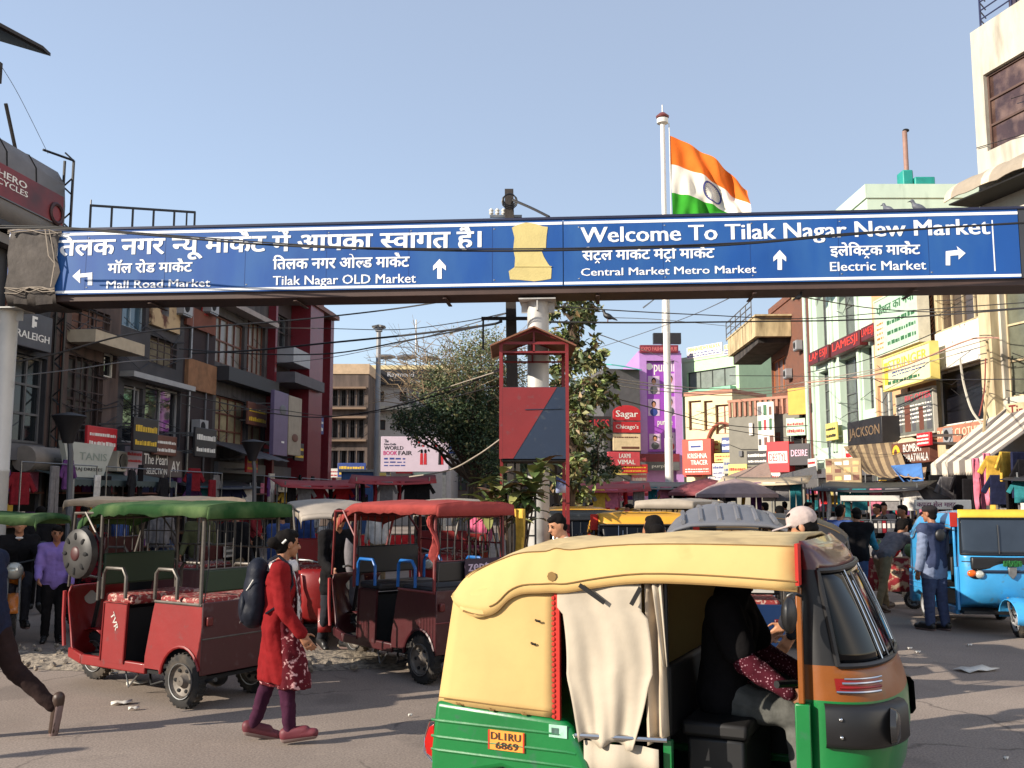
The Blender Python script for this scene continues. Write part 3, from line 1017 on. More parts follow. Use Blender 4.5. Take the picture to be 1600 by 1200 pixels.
# ------------------------------------------------------------------ battery rickshaw (open sided, facing benches)
SEATPR = mat('printed seat cover', (130, 38, 36), 0.7, var=0.3, scale=14, second=(176, 150, 136), sscale=30, sthr=0.57, swid=0.08)
FRAMEP = mat('worn frame tube', (84, 78, 72), 0.5, 0.3, var=0.4, scale=10)
RIMM = mat('rickshaw rim', (104, 96, 88), 0.5, 0.2, var=0.5, scale=12)
GRL = mat('dark grille bar', (46, 42, 40), 0.6)
def erick(label, loc, rz, body, roof, panel, arm=None, post=None, group=None, back=None, spare=False, text=None, rtext=None, ribbed=False, curtain=None, roofz=1.76, rear=None, flat=False, rf=1.84, seat=None):
    t = thing('battery_rickshaw', label, 'rickshaw', loc, rz, group)
    arm, post, back, rear = arm or FRAMEP, post or FRAMEP, back or panel, rear or body
    w = 0.445
    XB = -0.24
    # rear body tub with wheel arches
    def arch(r=0.30):
        return [((0.29 if a < 90 else 0.25) * math.cos(R(a)), 0.23 + r * math.sin(R(a))) for a in range(8, 173, 15)]
    for sg in (-1, 1):
        mb = MB()
        ar = arch()
        poly = [(XB, 0.30), (XB, 0.90), (0.40, 0.90), (0.43, 0.80), (0.52, 0.40), (0.52, 0.30), (0.33, 0.30)] + ar
        mb.prism(poly, sg * (w - 0.02), sg * w, body)
        # arch lip
        mb.tube([(x, sg * (w + 0.004), z) for x, z in ar], 0.014, body, 6)
        mb.tube([(XB, sg * w, 0.90), (0.40, sg * w, 0.90)], 0.014, post, 6)
        mb.build('rear_side_panel', t)
        mb = MB()
        mb.prism([(0.83, 0.30), (0.80, 0.86), (1.15, 0.86), (1.18, 0.30)], sg * (w - 0.02), sg * w, body)
        mb.tube([(0.83, sg * (w + 0.003), 0.31), (0.80, sg * (w + 0.003), 0.85), (1.15, sg * (w + 0.003), 0.85), (1.18, sg * (w + 0.003), 0.31)], 0.010, body, 6)
        sp = mb.build('seat_box_panel', t)
        if text:
            mb = MB()
            p = MB()
            put_text(p, text, 0, 0.17, 0, 0.06, 0, WHITE, 0.02)
            for (a, b, c_) in p.v:
                pass
            ca, sa = math.cos(R(-60)), math.sin(R(-60))
            q = []
            for (a, b, c_) in p.v:
                u, v_ = a * ca - c_ * sa, a * sa + c_ * ca
                q.append((1.05 - u, w + 0.004, 0.74 + v_) if sg > 0 else (0.88 + u, -w - 0.004, 0.74 + v_))
            mb.add(q, p.f, WHITE)
            mb.build('lettering', sp)
        # step sill
        mb = MB()
        mb.box(0.52, 1.50, sg * (w - 0.05), sg * w * 0.99, 0.24, 0.335, body)
        mb.bar((1.50, sg * (w - 0.03), 0.288), (1.93, sg * 0.27, 0.30), 0.05, body, 0.095)
        mb.build('sill', t, bevel=0.012)
    mb = MB()
    mb.box(XB - 0.015, XB + 0.005, -w, w, 0.30, 0.92, rear)
    mb.box(XB - 0.02, XB + 0.004, -w, w, 0.60, 0.615, post)
    mb.build('rear_panel', t, bevel=0.006)
    mb = MB()
    mb.box(XB + 0.02, 1.5, -w + 0.03, w - 0.03, 0.25, 0.28, DARK)
    mb.box(1.5, 1.95, -0.28, 0.28, 0.25, 0.28, DARK)
    mb.box(XB + 0.02, 0.38, -w + 0.03, w - 0.03, 0.55, 0.84, DARK)
    mb.box(0.86, 1.10, -w + 0.03, w - 0.03, 0.28, 0.80, DARK)
    mb.build('floor', t)
    # cushions
    for (x0, x1, z) in ((XB + 0.04, 0.38, 0.86), (0.78, 1.20, 0.84)):
        mb = MB()
        mb.box(x0, x1, -w + 0.03, w - 0.03, z, z + 0.09, seat or SEATPR)
        mb.build('seat_cushion', t, bevel=0.03, seg=3)
    # backrests
    mb = MB()
    mb.box(1.24, 1.28, -w + 0.04, w - 0.04, 1.00, 1.30, back)
    mb.build('backrest', t, bevel=0.015)
    mb = MB()
    mb.box(XB + 0.01, XB + 0.05, -w + 0.02, w - 0.02, 1.00, 1.20, back)
    bb = mb.build('backrest', t, bevel=0.015)
    # side backrest boards between posts at the rear
    for sg in (-1, 1):
        mb = MB()
        mb.tube([(0.10, sg * w, 0.93), (0.10, sg * w, 1.12), (0.16, sg * w, 1.19), (0.36, sg * w, 1.19), (0.40, sg * w, 1.15), (0.41, sg * w, 0.92)], 0.017, arm, 8)
        mb.build('armrest', t)
        mb = MB()
        mb.tube([(0.84, sg * w, 0.90), (0.84, sg * w, 1.10), (0.89, sg * w, 1.17), (1.14, sg * w, 1.17), (1.18, sg * w, 1.12), (1.19, sg * w, 0.88)], 0.017, arm, 8)
        mb.build('armrest', t)
    # posts
    for sg in (-1, 1):
        for (x, zb, lean_) in ((XB + 0.02, 0.90, 0), (1.26, 0.86, 0.0)):
            mb = MB()
            mb.tube([(x, sg * w, zb), (x + lean_, sg * (w - 0.01), roofz - 0.04)], 0.017, post, 8)
            mb.build('roof_post', t)
        mb = MB()
        mb.tube([(1.92, sg * 0.33, 0.95), (1.74, sg * 0.41, roofz - 0.09)], 0.015, post, 8)
        mb.tube([(1.26, sg * w, roofz - 0.35), (1.55, sg * (w - 0.02), roofz - 0.07)], 0.012, post, 6)
        mb.build('roof_post', t)
    # grilles of upright bars
    for x in (1.26, XB + 0.03):
        mb = MB()
        for k in range(9):
            y = -w + 0.08 + (2 * w - 0.16) * k / 8
            mb.tube([(x, y, 1.18), (x, y, roofz - 0.10)], 0.006, GRL, 5)
        mb.tube([(x, -w, 1.20), (x, w, 1.20)], 0.012, post, 6)
        mb.tube([(x, -w, roofz - 0.12), (x, w, roofz - 0.12)], 0.012, post, 6)
        mb.build('grille', t)
    mb = MB()
    for sg in (-1, 1):
        mb.tube([(XB + 0.02, -w, 1.36), (1.26, -w, 1.36)], 0.010, post, 6) if sg < 0 else None
        mb.tube([(XB + 0.02, sg * (w - 0.01), roofz - 0.05), (1.74, sg * (w - 0.03), roofz - 0.08)], 0.014, post, 6)
    mb.build('roof_rail', t)
    # roof
    mb = MB()
    if ribbed:
        P = []
        for i in range(21):
            x = -0.42 + 2.30 * i / 20
            P.append([(x, y * 0.55, roofz + 0.17 * (1 - y * y) * min(1, max(0.05, (x + 0.42) * 1.3)) - 0.10 * abs(y) ** 6 - 0.05 * max(0, (x - 1.2)) ** 1.5 - 0.02 * max(0, -x) + 0.0) for y in (-1, -.96, -.85, -.6, -.3, 0, .3, .6, .85, .96, 1)])
        mb.sheet(P, roof)
        for k in range(6):
            y = -0.40 + 0.16 * k
            for (x0, x1) in ((-0.25, 0.25), (0.38, 0.9), (1.02, 1.6)):
                mb.tube([(x, y, roofz + 0.17 * (1 - (y / 0.55) ** 2) * min(1, max(0.05, (x + 0.42) * 1.3)) - 0.05 * max(0, (x - 1.2)) ** 1.5 + 0.004) for x in [x0 + (x1 - x0) * q / 5 for q in range(6)]], 0.014, roof, 6)
        mb.build('roof', t, solid=0.02, bevel=0)
    else:
        P = []
        n = 28
        rr = random.Random(len(label))
        for i in range(n + 1):
            x = -0.33 + (rf + 0.33) * i / n
            dz = -0.13 * max(0, (x - 1.3)) ** 1.4 * (0.2 if flat else 3.0)
            sag = 0.012 * math.sin(x * 9)
            row = []
            for y in (-1, -0.995, -.95, -.7, -.35, 0, .35, .7, .95, .995, 1):
                z = roofz + 0.035 * (1 - y * y) + dz + sag * (1 - abs(y)) + rr.uniform(-0.004, 0.004)
                if abs(y) == 1:
                    z -= 0.075 + rr.uniform(0, 0.03)
                elif abs(y) > 0.99:
                    z -= 0.008
                row.append((x, y * (w + 0.055) * (1 - (0.0 if flat else 0.42) * max(0, x - 1.15) / 0.75), z))
            P.append(row)
        mb.sheet(P, roof)
        a, b = P[0], P[-1]
        mb.sheet([a, [(x - 0.012, y, min(z, roofz - 0.08) - 0.03) for x, y, z in a]], roof)
        mb.sheet([b, [(x + 0.02, y, z - 0.06) for x, y, z in b]], roof)
        mb.build('roof', t, solid=0.012, smooth=28)
    # front fairing
    mb = MB()
    P = []
    for (x, z, ww) in ((1.86, 0.26, 0.29), (1.96, 0.36, 0.29), (2.02, 0.52, 0.27), (2.05, 0.72, 0.28), (2.04, 0.88, 0.30), (1.98, 0.95, 0.31)):
        P.append([(x - 0.10 * abs(u) ** 2.5, ww * u * 1.05, z) for u in (-1, -.85, -.6, -.3, 0, .3, .6, .85, 1)])
    mb.sheet(P, body)
    fr = mb.build('front_fairing', t, solid=0.02, smooth=50)
    mb = MB()
    mb.lathe([(0.01, 0.05), (0.055, 0.045), (0.075, 0.02), (0.08, -0.03)], mat('lamp glass', (190, 190, 180), 0.1, 0.3), 16, (2.06, 0, 0.82), 'x')
    mb.build('headlamp', t)
    for sg in (-1, 1):
        mb = MB()
        mb.tube([(1.98, sg * 0.31, 0.36), (2.03, sg * 0.30, 0.62), (2.00, sg * 0.32, 0.90)], 0.018, mat('fairing guard', (150, 40, 40), 0.5), 8)
        mb.build('fairing_guard', t)
    mb = MB()
    mb.tube([(1.98, 0, 0.50), (1.84, 0, 1.00)], 0.022, BLACK, 8)
    mb.tube([(1.69, -0.32, 1.05), (1.79, -0.2, 1.05), (1.84, 0, 1.00), (1.79, 0.2, 1.05), (1.69, 0.32, 1.05)], 0.013, STEEL, 8)
    mb.build('handlebar', t)
    # wheels, underframe
    for sg in (-1, 1):
        wheel(t, (0, sg * 0.40, 0.235), 0.235, 0.11, RIMM)
    wheel(t, (1.88, 0, 0.235), 0.235, 0.10, RIMM)
    mb = MB()
    P = []
    for i in range(10):
        a = R(-5 + 130 * i / 9)
        P.append([(1.88 + 0.275 * math.cos(a), y, 0.235 + 0.275 * math.sin(a)) for y in (-0.08, 0, 0.08)])
    mb.sheet(P, body)
    mb.build('mudguard', t, solid=0.01)
    mb = MB()
    mb.tube([(0, -0.40, 0.235), (0, 0.40, 0.235)], 0.035, BLACK, 8)
    mb.ell((0, 0.05, 0.235), (0.11, 0.10, 0.11), BLACK)
    for sg in (-1, 1):
        mb.tube([(-0.35, sg * 0.36, 0.27), (0, sg * 0.36, 0.19), (0.4, sg * 0.36, 0.27)], 0.02, BLACK, 6)
        mb.tube([(1.0, sg * 0.30, 0.25), (0.92, sg * 0.31, 0.07), (0.78, sg * 0.31, 0.20)], 0.010, STEEL, 6)
    mb.tube([(0.2, 0.2, 0.24), (0.6, 0.3, 0.12), (0.9, 0.1, 0.2)], 0.012, BLACK, 6)
    mb.build('underframe', t)
    if spare:
        mb = MB()
        cx = (1.44, 0.54, 1.30)
        mb.lathe([(0.10, 0.05), (0.19, 0.055), (0.235, 0.03), (0.24, -0.03), (0.2, -0.06), (0.05, -0.06)], mat('silver wheel cover', (50, 48, 47), 0.5, 0.2, var=0.3, scale=8), 24, cx, 'y')
        for k in range(8):
            a = 2 * math.pi * k / 8
            mb.ell((cx[0] + 0.165 * math.cos(a), cx[1] + 0.055, cx[2] + 0.165 * math.sin(a)), (0.022, 0.012, 0.035), DARK, 8, 6, (0, -a + math.pi / 2, 0))
        mb.ell((cx[0], cx[1] + 0.05, cx[2]), (0.07, 0.02, 0.07), mat('dull red hub', (70, 30, 30), 0.5))
        mb.build('spare_wheel', t)
    for sg in (-1, 1):
        mb = MB()
        mb.box(XB - 0.05, XB - 0.016, sg * (w - 0.06) - 0.03, sg * (w - 0.06) + 0.03, 0.72, 0.80, mat('dusty tail lamp', (84, 16, 14), 0.4))
        mb.build('tail_lamp', t, bevel=0.01)
        mb = MB()
        mb.tube([(XB, sg * (w - 0.02), 0.9), (XB - 0.015, sg * (w - 0.05), 1.25), (XB + 0.02, sg * (w - 0.03), roofz - 0.1)], 0.006, BLACK, 4)
        mb.build('wiring', t)
    mb = MB()
    mb.box(XB - 0.026, XB - 0.018, -0.36, -0.10, 1.02, 1.18, mat('plate white', (170, 166, 158), 0.6))
    for z_ in (1.05, 1.12):
        for k in range(7):
            mb.box(XB - 0.029, XB - 0.0262, -0.34 + 0.032 * k, -0.32 + 0.032 * k, z_, z_ + 0.04, BLACK)
    mb.build('number_plate', t)
    if rtext:
        mb = MB()
        mb.box(XB - 0.035, XB - 0.022, -0.40, 0.10, 0.98, 1.22, mat('purple flyer', (40, 16, 44), 0.6))
        q = MB()
        put_text(q, rtext, 0, 0.34, 0, 0.12, 0, WHITE, 0.02)
        mb.add([(XB - 0.038 + 0.5 * b, 0.06 - a, 1.06 + c_) for a, b, c_ in q.v], q.f, mat('pale print', (190, 170, 190), 0.6))
        mb.build('poster', t)
    if curtain:
        mb = MB()
        mb.sheet([[(XB - 0.01 + 0.05 * math.sin(7 * v) + 0.06 * u, w + 0.02 + 0.03 * math.sin(6 * u + 5 * v), roofz - 0.07 - v * 0.52 * (1 - 0.35 * u)) for u in [k / 6 for k in range(7)]] for v in [k / 8 for k in range(9)]], curtain)
        mb.build('rolled_side_curtain', t, solid=0.01)
    return t
# ------------------------------------------------------------------ ground
def groundmat():
    m = bpy.data.materials.new('dusty asphalt')
    m.use_nodes = True
    N, L = m.node_tree.nodes, m.node_tree.links
    b = N['Principled BSDF']
    b.inputs['Roughness'].default_value = 0.93
    b.inputs['Specular IOR Level'].default_value = 0.25
    tc = N.new('ShaderNodeTexCoord')
    def noise(s_, d, r=0.6):
        n = N.new('ShaderNodeTexNoise')
        n.inputs['Scale'].default_value = s_
        n.inputs['Detail'].default_value = d
        n.inputs['Roughness'].default_value = r
        L.new(tc.outputs['Object'], n.inputs['Vector'])
        return n.outputs['Fac']
    def ramp(f, a, b_, ca, cb):
        r = N.new('ShaderNodeValToRGB')
        r.color_ramp.elements[0].position, r.color_ramp.elements[1].position = a, b_
        r.color_ramp.elements[0].color, r.color_ramp.elements[1].color = lin(ca) + [1], lin(cb) + [1]
        L.new(f, r.inputs[0])
        return r.outputs[0]
    def mix(f, a, b_, mode='MIX'):
        x = N.new('ShaderNodeMix')
        x.data_type = 'RGBA'
        x.blend_type = mode
        if isinstance(f, float):
            x.inputs['Factor'].default_value = f
        else:
            L.new(f, x.inputs['Factor'])
        L.new(a, x.inputs[6])
        L.new(b_, x.inputs[7])
        return x.outputs[2]
    big = ramp(noise(0.35, 5), 0.35, 0.65, (138, 125, 115), (162, 148, 137))
    fine = ramp(noise(60, 4), 0.3, 0.7, (150, 148, 146), (255, 255, 255))
    c = mix(0.75, big, fine, 'MULTIPLY')
    st = ramp(noise(1.3, 6, 0.7), 0.56, 0.70, (0, 0, 0), (255, 255, 255))
    dk = ramp(noise(2, 2), 0, 1, (116, 104, 97), (130, 117, 108))
    c = mix(st, c, dk)
    # cracks, tyre-polished bands and oil spots
    wv = N.new('ShaderNodeTexNoise')
    wv.inputs['Scale'].default_value = 1.7
    wv.inputs['Detail'].default_value = 5
    L.new(tc.outputs['Object'], wv.inputs['Vector'])
    mv = N.new('ShaderNodeMix')
    mv.data_type = 'RGBA'
    mv.inputs['Factor'].default_value = 0.35
    L.new(tc.outputs['Object'], mv.inputs[6])
    L.new(wv.outputs['Color'], mv.inputs[7])
    vo = N.new('ShaderNodeTexVoronoi')
    vo.feature = 'DISTANCE_TO_EDGE'
    vo.inputs['Scale'].default_value = 0.75
    L.new(mv.outputs[2], vo.inputs['Vector'])
    gate = ramp(noise(0.6, 3), 0.48, 0.56, (0, 0, 0), (255, 255, 255))
    crk = ramp(vo.outputs['Distance'], 0.0, 0.012, (200, 200, 200), (0, 0, 0))
    cm = mix(1.0, gate, crk, 'MULTIPLY')
    c = mix(cm, c, ramp(noise(2, 2), 0, 1, (40, 36, 34), (52, 46, 44)))
    oil = ramp(noise(0.9, 2, 0.4), 0.62, 0.68, (0, 0, 0), (150, 150, 150))
    c = mix(oil, c, ramp(noise(3, 2), 0, 1, (66, 60, 58), (86, 78, 74)))
    dust = ramp(noise(2.6, 8, 0.75), 0.55, 0.75, (0, 0, 0), (170, 170, 170))
    c = mix(dust, c, ramp(noise(3, 2), 0, 1, (166, 151, 136), (186, 171, 154)))
    L.new(c, b.inputs['Base Color'])
    bp = N.new('ShaderNodeBump')
    bp.inputs['Strength'].default_value = 0.35
    bp.inputs['Distance'].default_value = 0.01
    L.new(noise(45, 6, 0.7), bp.inputs['Height'])
    L.new(bp.outputs[0], b.inputs['Normal'])
    return m
gm = groundmat()
mb = MB()
mb.add([(-900, -60, 0), (900, -60, 0), (900, 1500, 0), (-900, 1500, 0)], [(0, 1, 2, 3)], gm)
tag(mb.build('ground', smooth=0, recalc=False), kind='structure')
# broken strip of pale rubble, the remains of a median
RUB = mat('pale rubble', (150, 138, 122), 0.95, var=0.4, scale=9, bump=0.8, bscale=25, second=(92, 84, 76), sscale=14, sthr=0.55, swid=0.2)
mb = MB()
rr = random.Random(3)
P = []
for i in range(61):
    x = -9.0 + 8.2 * i / 60
    row = []
    for j in range(9):
        v = j / 8
        e = math.sin(math.pi * v)
        row.append((x, 10.55 + 0.18 * (x + 4) * -0.1 + 1.15 * v + 0.10 * math.sin(x * 3.1 + v * 2) + rr.uniform(-.05, .05), 0.004 + e * (0.05 + rr.uniform(0, 0.05)) * min(1, (i + 1) / 6, (61 - i) / 8)))
    P.append(row)
mb.sheet(P, RUB)
tag(mb.build('rubble_strip', smooth=60), kind='structure')
mb = MB()
for k in range(420):
    x, y = rr.uniform(-8.8, -0.6), rr.uniform(10.4, 12.0)
    r = rr.uniform(0.012, 0.05)
    mb.ell((x, y, r * 0.5 + 0.05 * rr.random()), (r, r * rr.uniform(.6, 1), r * rr.uniform(.4, .8)), RUB, 6, 4, (rr.random() * 3, rr.random() * 3, 0))
tag(mb.build('loose_stones', smooth=0), kind='stuff')
PAPER = mat('litter paper', (205, 200, 190), 0.8, var=0.2, scale=20)
LIT = [(190, 1101, 0.09, 'scrap of white litter lying on the road behind the green rickshaw wheel'), (214, 1070, 0.10, 'pale crumpled litter under the green roofed rickshaw'), (1525, 1048, 0.22, 'flattened pale litter on the road in front of the blue rickshaw')]
rl_ = random.Random(9)
for k in range(26):
    LIT.append((rl_.uniform(20, 1580), rl_.uniform(1000, 1190), rl_.uniform(0.015, 0.05), None))
for (px, py, s_, lb) in LIT:
    g = ground(px, py)
    mb = MB()
    mb.sheet([[(-s_ + 2 * s_ * u, -s_ * 0.5 + s_ * v, 0.012 + 0.02 * abs(math.sin(5 * u + 3 * v))) for u in (0, .3, .6, 1)] for v in (0, .5, 1)], PAPER)
    o = mb.build('litter_scrap', solid=0.004)
    o.location = g
    o.rotation_euler = (0, 0, 0.4)
    tag(o, lb or 'tiny pale scrap of litter lying loose on the open road', 'litter', None if lb else 'tiny litter scraps on the road')

# ------------------------------------------------------------------ facade frame: photo pixels -> wall coordinates
class Frame:
    def __init__(s, p0, p1):
        s.p0, s.p1 = V((p0[0], p0[1], 0)), V((p1[0], p1[1], 0))
        d = s.p1 - s.p0
        s.W = d.length
        s.d = d / s.W
        s.rz = math.atan2(s.d.y, s.d.x)
        s.n = V((s.d.y, -s.d.x, 0))           # outward, local -y
    def uz(s, px, py, out=0.0):
        r = ray(px, py)
        q = s.p0 + s.n * out
        e = V((0, 0, EYE))
        k = (q - e).dot(s.n) / r.dot(s.n)
        p = e + r * k
        return (p - q).dot(s.d), p.z
    def rect(s, pl, pr, yt, yb, out=0.0):
        pc, yc = (pl + pr) / 2, (yt + yb) / 2
        return s.uz(pl, yc, out)[0], s.uz(pr, yc, out)[0], s.uz(pc, yb, out)[1], s.uz(pc, yt, out)[1]
    def world(s, u, y, z):
        return s.p0 + s.d * u - s.n * y + V((0, 0, z))

# ------------------------------------------------------------------ the blue welcome gantry across the road
def half(ch, keep):
    vv, ff = glyphs(ch, DB)
    ax, bx = min(v[0] for v in vv), max(v[0] for v in vv)
    b = bmesh.new()
    q = [b.verts.new((x, y, 0)) for x, y in vv]
    for f in ff:
        try:
            b.faces.new([q[i] for i in f])
        except ValueError:
            pass
    bmesh.ops.bisect_plane(b, geom=b.verts[:] + b.edges[:] + b.faces[:], plane_co=(ax + (bx - ax) * keep, 0, 0), plane_no=(1, 0, 0), clear_outer=True)
    b.verts.index_update()
    vv = [(v.co.x, v.co.y) for v in b.verts]
    ff = [tuple(v.index for v in f.verts) for f in b.faces]
    b.free()
    return vv, ff, (bx - ax) * keep
DB = 0.014
def advance(st):
    a, b = glyphs(st + 'न', DB)[0], glyphs('न', DB)[0]
    return (max(v[0] for v in a) - max(v[0] for v in b))
def strip(pts, w):
    vv, ff = [], []
    for i, p in enumerate(pts):
        a, b = pts[max(i - 1, 0)], pts[min(i + 1, len(pts) - 1)]
        dx, dy = b[0] - a[0], b[1] - a[1]
        L = math.hypot(dx, dy) or 1
        vv += [(p[0] - dy / L * w, p[1] + dx / L * w), (p[0] + dy / L * w, p[1] - dx / L * w)]
    for i in range(len(pts) - 1):
        ff.append((2 * i, 2 * i + 1, 2 * i + 3, 2 * i + 2))
    return vv, ff
def deva(tokens):
    VV, FF, x = [], [], 0.0
    def put(vv, ff, dx):
        o = len(VV)
        VV.extend((a + dx, b) for a, b in vv)
        FF.extend(tuple(i + o for i in f) for f in ff)
    for t_ in tokens:
        if isinstance(t_, str):
            vv, ff = glyphs(t_, DB)
            put(vv, ff, x)
            x += advance(t_)
        elif t_[0] == 'half':
            vv, ff, w = half(t_[1], t_[2])
            put(vv, ff, x - min(v[0] for v in vv) + 0.02)
            x += w
        elif t_[0] == 'reph':
            cx, cy = x + t_[1], 0.66
            vv, ff = strip([(cx + 0.10 * math.cos(R(a)), cy + 0.12 + 0.085 * math.sin(R(a))) for a in range(60, 290, 20)], 0.03)
            put(vv, ff, 0)
        elif t_[0] == 'subra':
            cx = x + t_[1]
            vv, ff = strip([(cx - 0.13, -0.22), (cx, -0.06), (cx + 0.13, -0.22)], 0.03)
            put(vv, ff, 0)
        elif t_[0] == 'dot':
            cx, cy = x + t_[1], t_[2]
            put([(cx - .045, cy - .045), (cx + .045, cy - .045), (cx + .045, cy + .045), (cx - .045, cy + .045)], [(0, 1, 2, 3)], 0)
    return VV, FF
MKT = ['मा', 'के', ('reph', -0.22), 'ट']
GA = R(-4.6)
gp = (0.40, 13.7)
GF = Frame((gp[0] - 8 * math.cos(GA), gp[1] - 8 * math.sin(GA)), (gp[0] + 9 * math.cos(GA), gp[1] + 9 * math.sin(GA)))
OUT = 0.30
BLUE = mat('blue sign sheeting', (8, 72, 144), 0.5, var=0.14, scale=1.2, second=(40, 90, 148), sscale=2.2, sthr=0.58, swid=0.35, stretch=(1, 1, 0.35))
SIGNW = mat('white sign sheeting', (232, 234, 236), 0.45, var=0.06)
BEAM = mat('brown box girder', (74, 56, 50), 0.6, var=0.3, scale=2)
g_ = thing('sign_gantry', 'wide blue overhead sign gantry with white Hindi and English lettering across the road', 'sign gantry', GF.p0, GF.rz)
uL, zT1 = GF.uz(95, 362, OUT)
_, zB1 = GF.uz(95, 462, OUT)
uR, zT2 = GF.uz(1590, 326, OUT)
_, zB2 = GF.uz(1590, 433, OUT)
zT, zB = (zT1 + zT2) / 2, (zB1 + zB2) / 2
u0, u1 = GF.uz(14, 400, OUT)[0], GF.uz(1592, 380, OUT)[0]
mb = MB()
mb.box(u0, u1 + 3, -OUT + 0.03, OUT, zB - 0.10, zT - 0.02, BEAM)
for k in range(9):
    x = u0 + (u1 + 3 - u0) * k / 8
    mb.box(x - 0.03, x + 0.03, -OUT + 0.032, OUT + 0.02, zB - 0.15, zB - 0.132, BEAM)
mb.build('box_girder', g_, bevel=0.01)
um = GF.uz(880, 400, OUT)[0]
mb = MB()
mb.box(u0, um - 0.006, -OUT - 0.012, -OUT + 0.03, zB, zT, BLUE)
mb.box(um + 0.006, u1, -OUT - 0.012, -OUT + 0.03, zB, zT, BLUE)
mb.box(u1 + 0.01, u1 + 2.6, -OUT - 0.008, -OUT + 0.03, zB, zT, mat('dark sign end', (52, 54, 60), 0.6))
pn = mb.build('sign_panel', g_)
mb = MB()
for a, b in ((u0, um - 0.012), (um + 0.012, u1)):
    mb.box(a, b, -OUT - 0.016, -OUT - 0.012, zT - 0.075, zT - 0.035, SIGNW)
    mb.box(a, b, -OUT - 0.016, -OUT - 0.012, zB + 0.018, zB + 0.055, SIGNW)
mb.box(u1 - 0.35, u1 - 0.335, -OUT - 0.016, -OUT - 0.012, zB + 0.1, zT - 0.15, SIGNW)
mb.box(u0, u1 + 2.6, -OUT - 0.03, -OUT + 0.03, zT + 0.001, zT + 0.035, mat('navy edge', (30, 34, 60), 0.5))
mb.build('border_line', pn)
tx = MB()
CAPH = max(v[1] for v in glyphs('W', 0.0)[0])
DEVH = max(v[1] for v in glyphs('न', 0.0)[0])
def gtext(body, pl, pr, yt, yb, bold=0.015):
    yc = (yt + yb) / 2
    a, z0 = GF.uz(pl, yb, OUT)
    zt = GF.uz(pl, yt, OUT)[1]
    b = GF.uz(pr, yc - (pr - pl) * 0.022, OUT)[0]
    put_text(tx, body, a, b, z0, zt, -OUT - 0.017, SIGNW, bold, zr=(0, CAPH if isinstance(body, str) else DEVH))
gtext('Welcome To Tilak Nagar New Market', 908, 1545, 356, 379.5, 0.024)
gtext(deva(['सें', 'ट', ('subra', -0.24), 'ल ', *MKT, ' मे', 'ट', ('subra', -0.24), 'ो ', *MKT]), 910, 1116, 393, 407)
gtext('Central Market Metro Market', 908, 1181, 420, 431.5)
gtext(deva(['इले', 'ि', ('half', 'क', 0.78), 'ट', ('subra', -0.24), 'क ', *MKT]), 1297, 1437, 386, 400)
gtext('Electric Market', 1297, 1446, 410, 424)
gtext(deva(['ितलक नगर ', ('half', 'न', 0.62), 'यू ', *MKT, ' में आपका ', ('half', 'स', 0.66), 'वागत है।']), 82, 752, 377, 400)
gtext(deva(['मॉल रोड ', *MKT]), 169, 301, 413, 427)
gtext('Mall Road Market', 167, 329, 439, 451)
gtext(deva(['ितलक नगर ओ', ('half', 'ल', 0.70), 'ड ', *MKT]), 427, 640, 406, 421)
gtext('Tilak Nagar OLD Market', 427, 650, 432, 446)
def arrow(poly):
    n = len(poly)
    tx.add([(GF.uz(px, py, OUT)[0], -OUT - 0.0172, GF.uz(px, py, OUT)[1]) for px, py in poly], [tuple(range(n))], SIGNW)
for cx, cy in ((687, 421), (1218, 407)):
    arrow([(cx - 3.5, cy + 15), (cx + 3.5, cy + 15), (cx + 3.5, cy - 3), (cx + 10, cy + 2), (cx + 10, cy - 5), (cx, cy - 16), (cx - 10, cy - 5), (cx - 10, cy + 2), (cx - 3.5, cy - 3)])
arrow([(114, 432), (126, 421), (126, 428), (145, 426), (145, 446), (138, 446), (138, 433), (126, 434), (126, 443)])
arrow([(1477, 415), (1477, 393), (1496, 391), (1494, 385), (1508, 396), (1497, 406), (1497, 399), (1484, 400), (1484, 415)])
tx.build('lettering', g_, smooth=0, recalc=False)
mb = MB()
for k in range(1, 12):
    x = u0 + (u1 - u0) * k / 12
    if abs(x - um) > 0.4:
        mb.box(x - 0.003, x + 0.003, -OUT - 0.0135, -OUT - 0.011, zB + 0.06, zT - 0.08, mat('sheet joint', (10, 52, 110), 0.6))
    for z in (zB + 0.10, zT - 0.12):
        mb.ell((x + 0.03, -OUT - 0.013, z), (0.012, 0.005, 0.012), STEEL, 8, 4)
mb.build('sheet_joint', pn)
# torn paper patch
PATCH = mat('peeled paper patch', (196, 180, 120), 0.85, var=0.12, scale=4, bump=0.2)
mb = MB()
poly = [(800, 356), (808, 352), (822, 348), (836, 350), (848, 354), (856, 355), (854, 370), (853, 388), (846, 392), (850, 402), (856, 412), (862, 420), (861, 436), (850, 438), (835, 440), (815, 438), (797, 437), (795, 424), (804, 418), (805, 404), (802, 390), (804, 372)]
mb.prism([GF.uz(px, py, OUT) for px, py in poly][::-1], -OUT - 0.018, -OUT - 0.0125, PATCH)
a = GF.uz(804, 417, OUT)
b = GF.uz(862, 417, OUT)
mb.tube([(a[0], -OUT - 0.02, a[1]), (b[0], -OUT - 0.02, b[1])], 0.008, PATCH, 5)
mb.build('peeled_patch', g_, smooth=0)
POST = mat('grey white post paint', (182, 180, 176), 0.5, 0.1, var=0.14, scale=1.5, second=(120, 112, 104), sscale=2.4, sthr=0.7, swid=0.2)
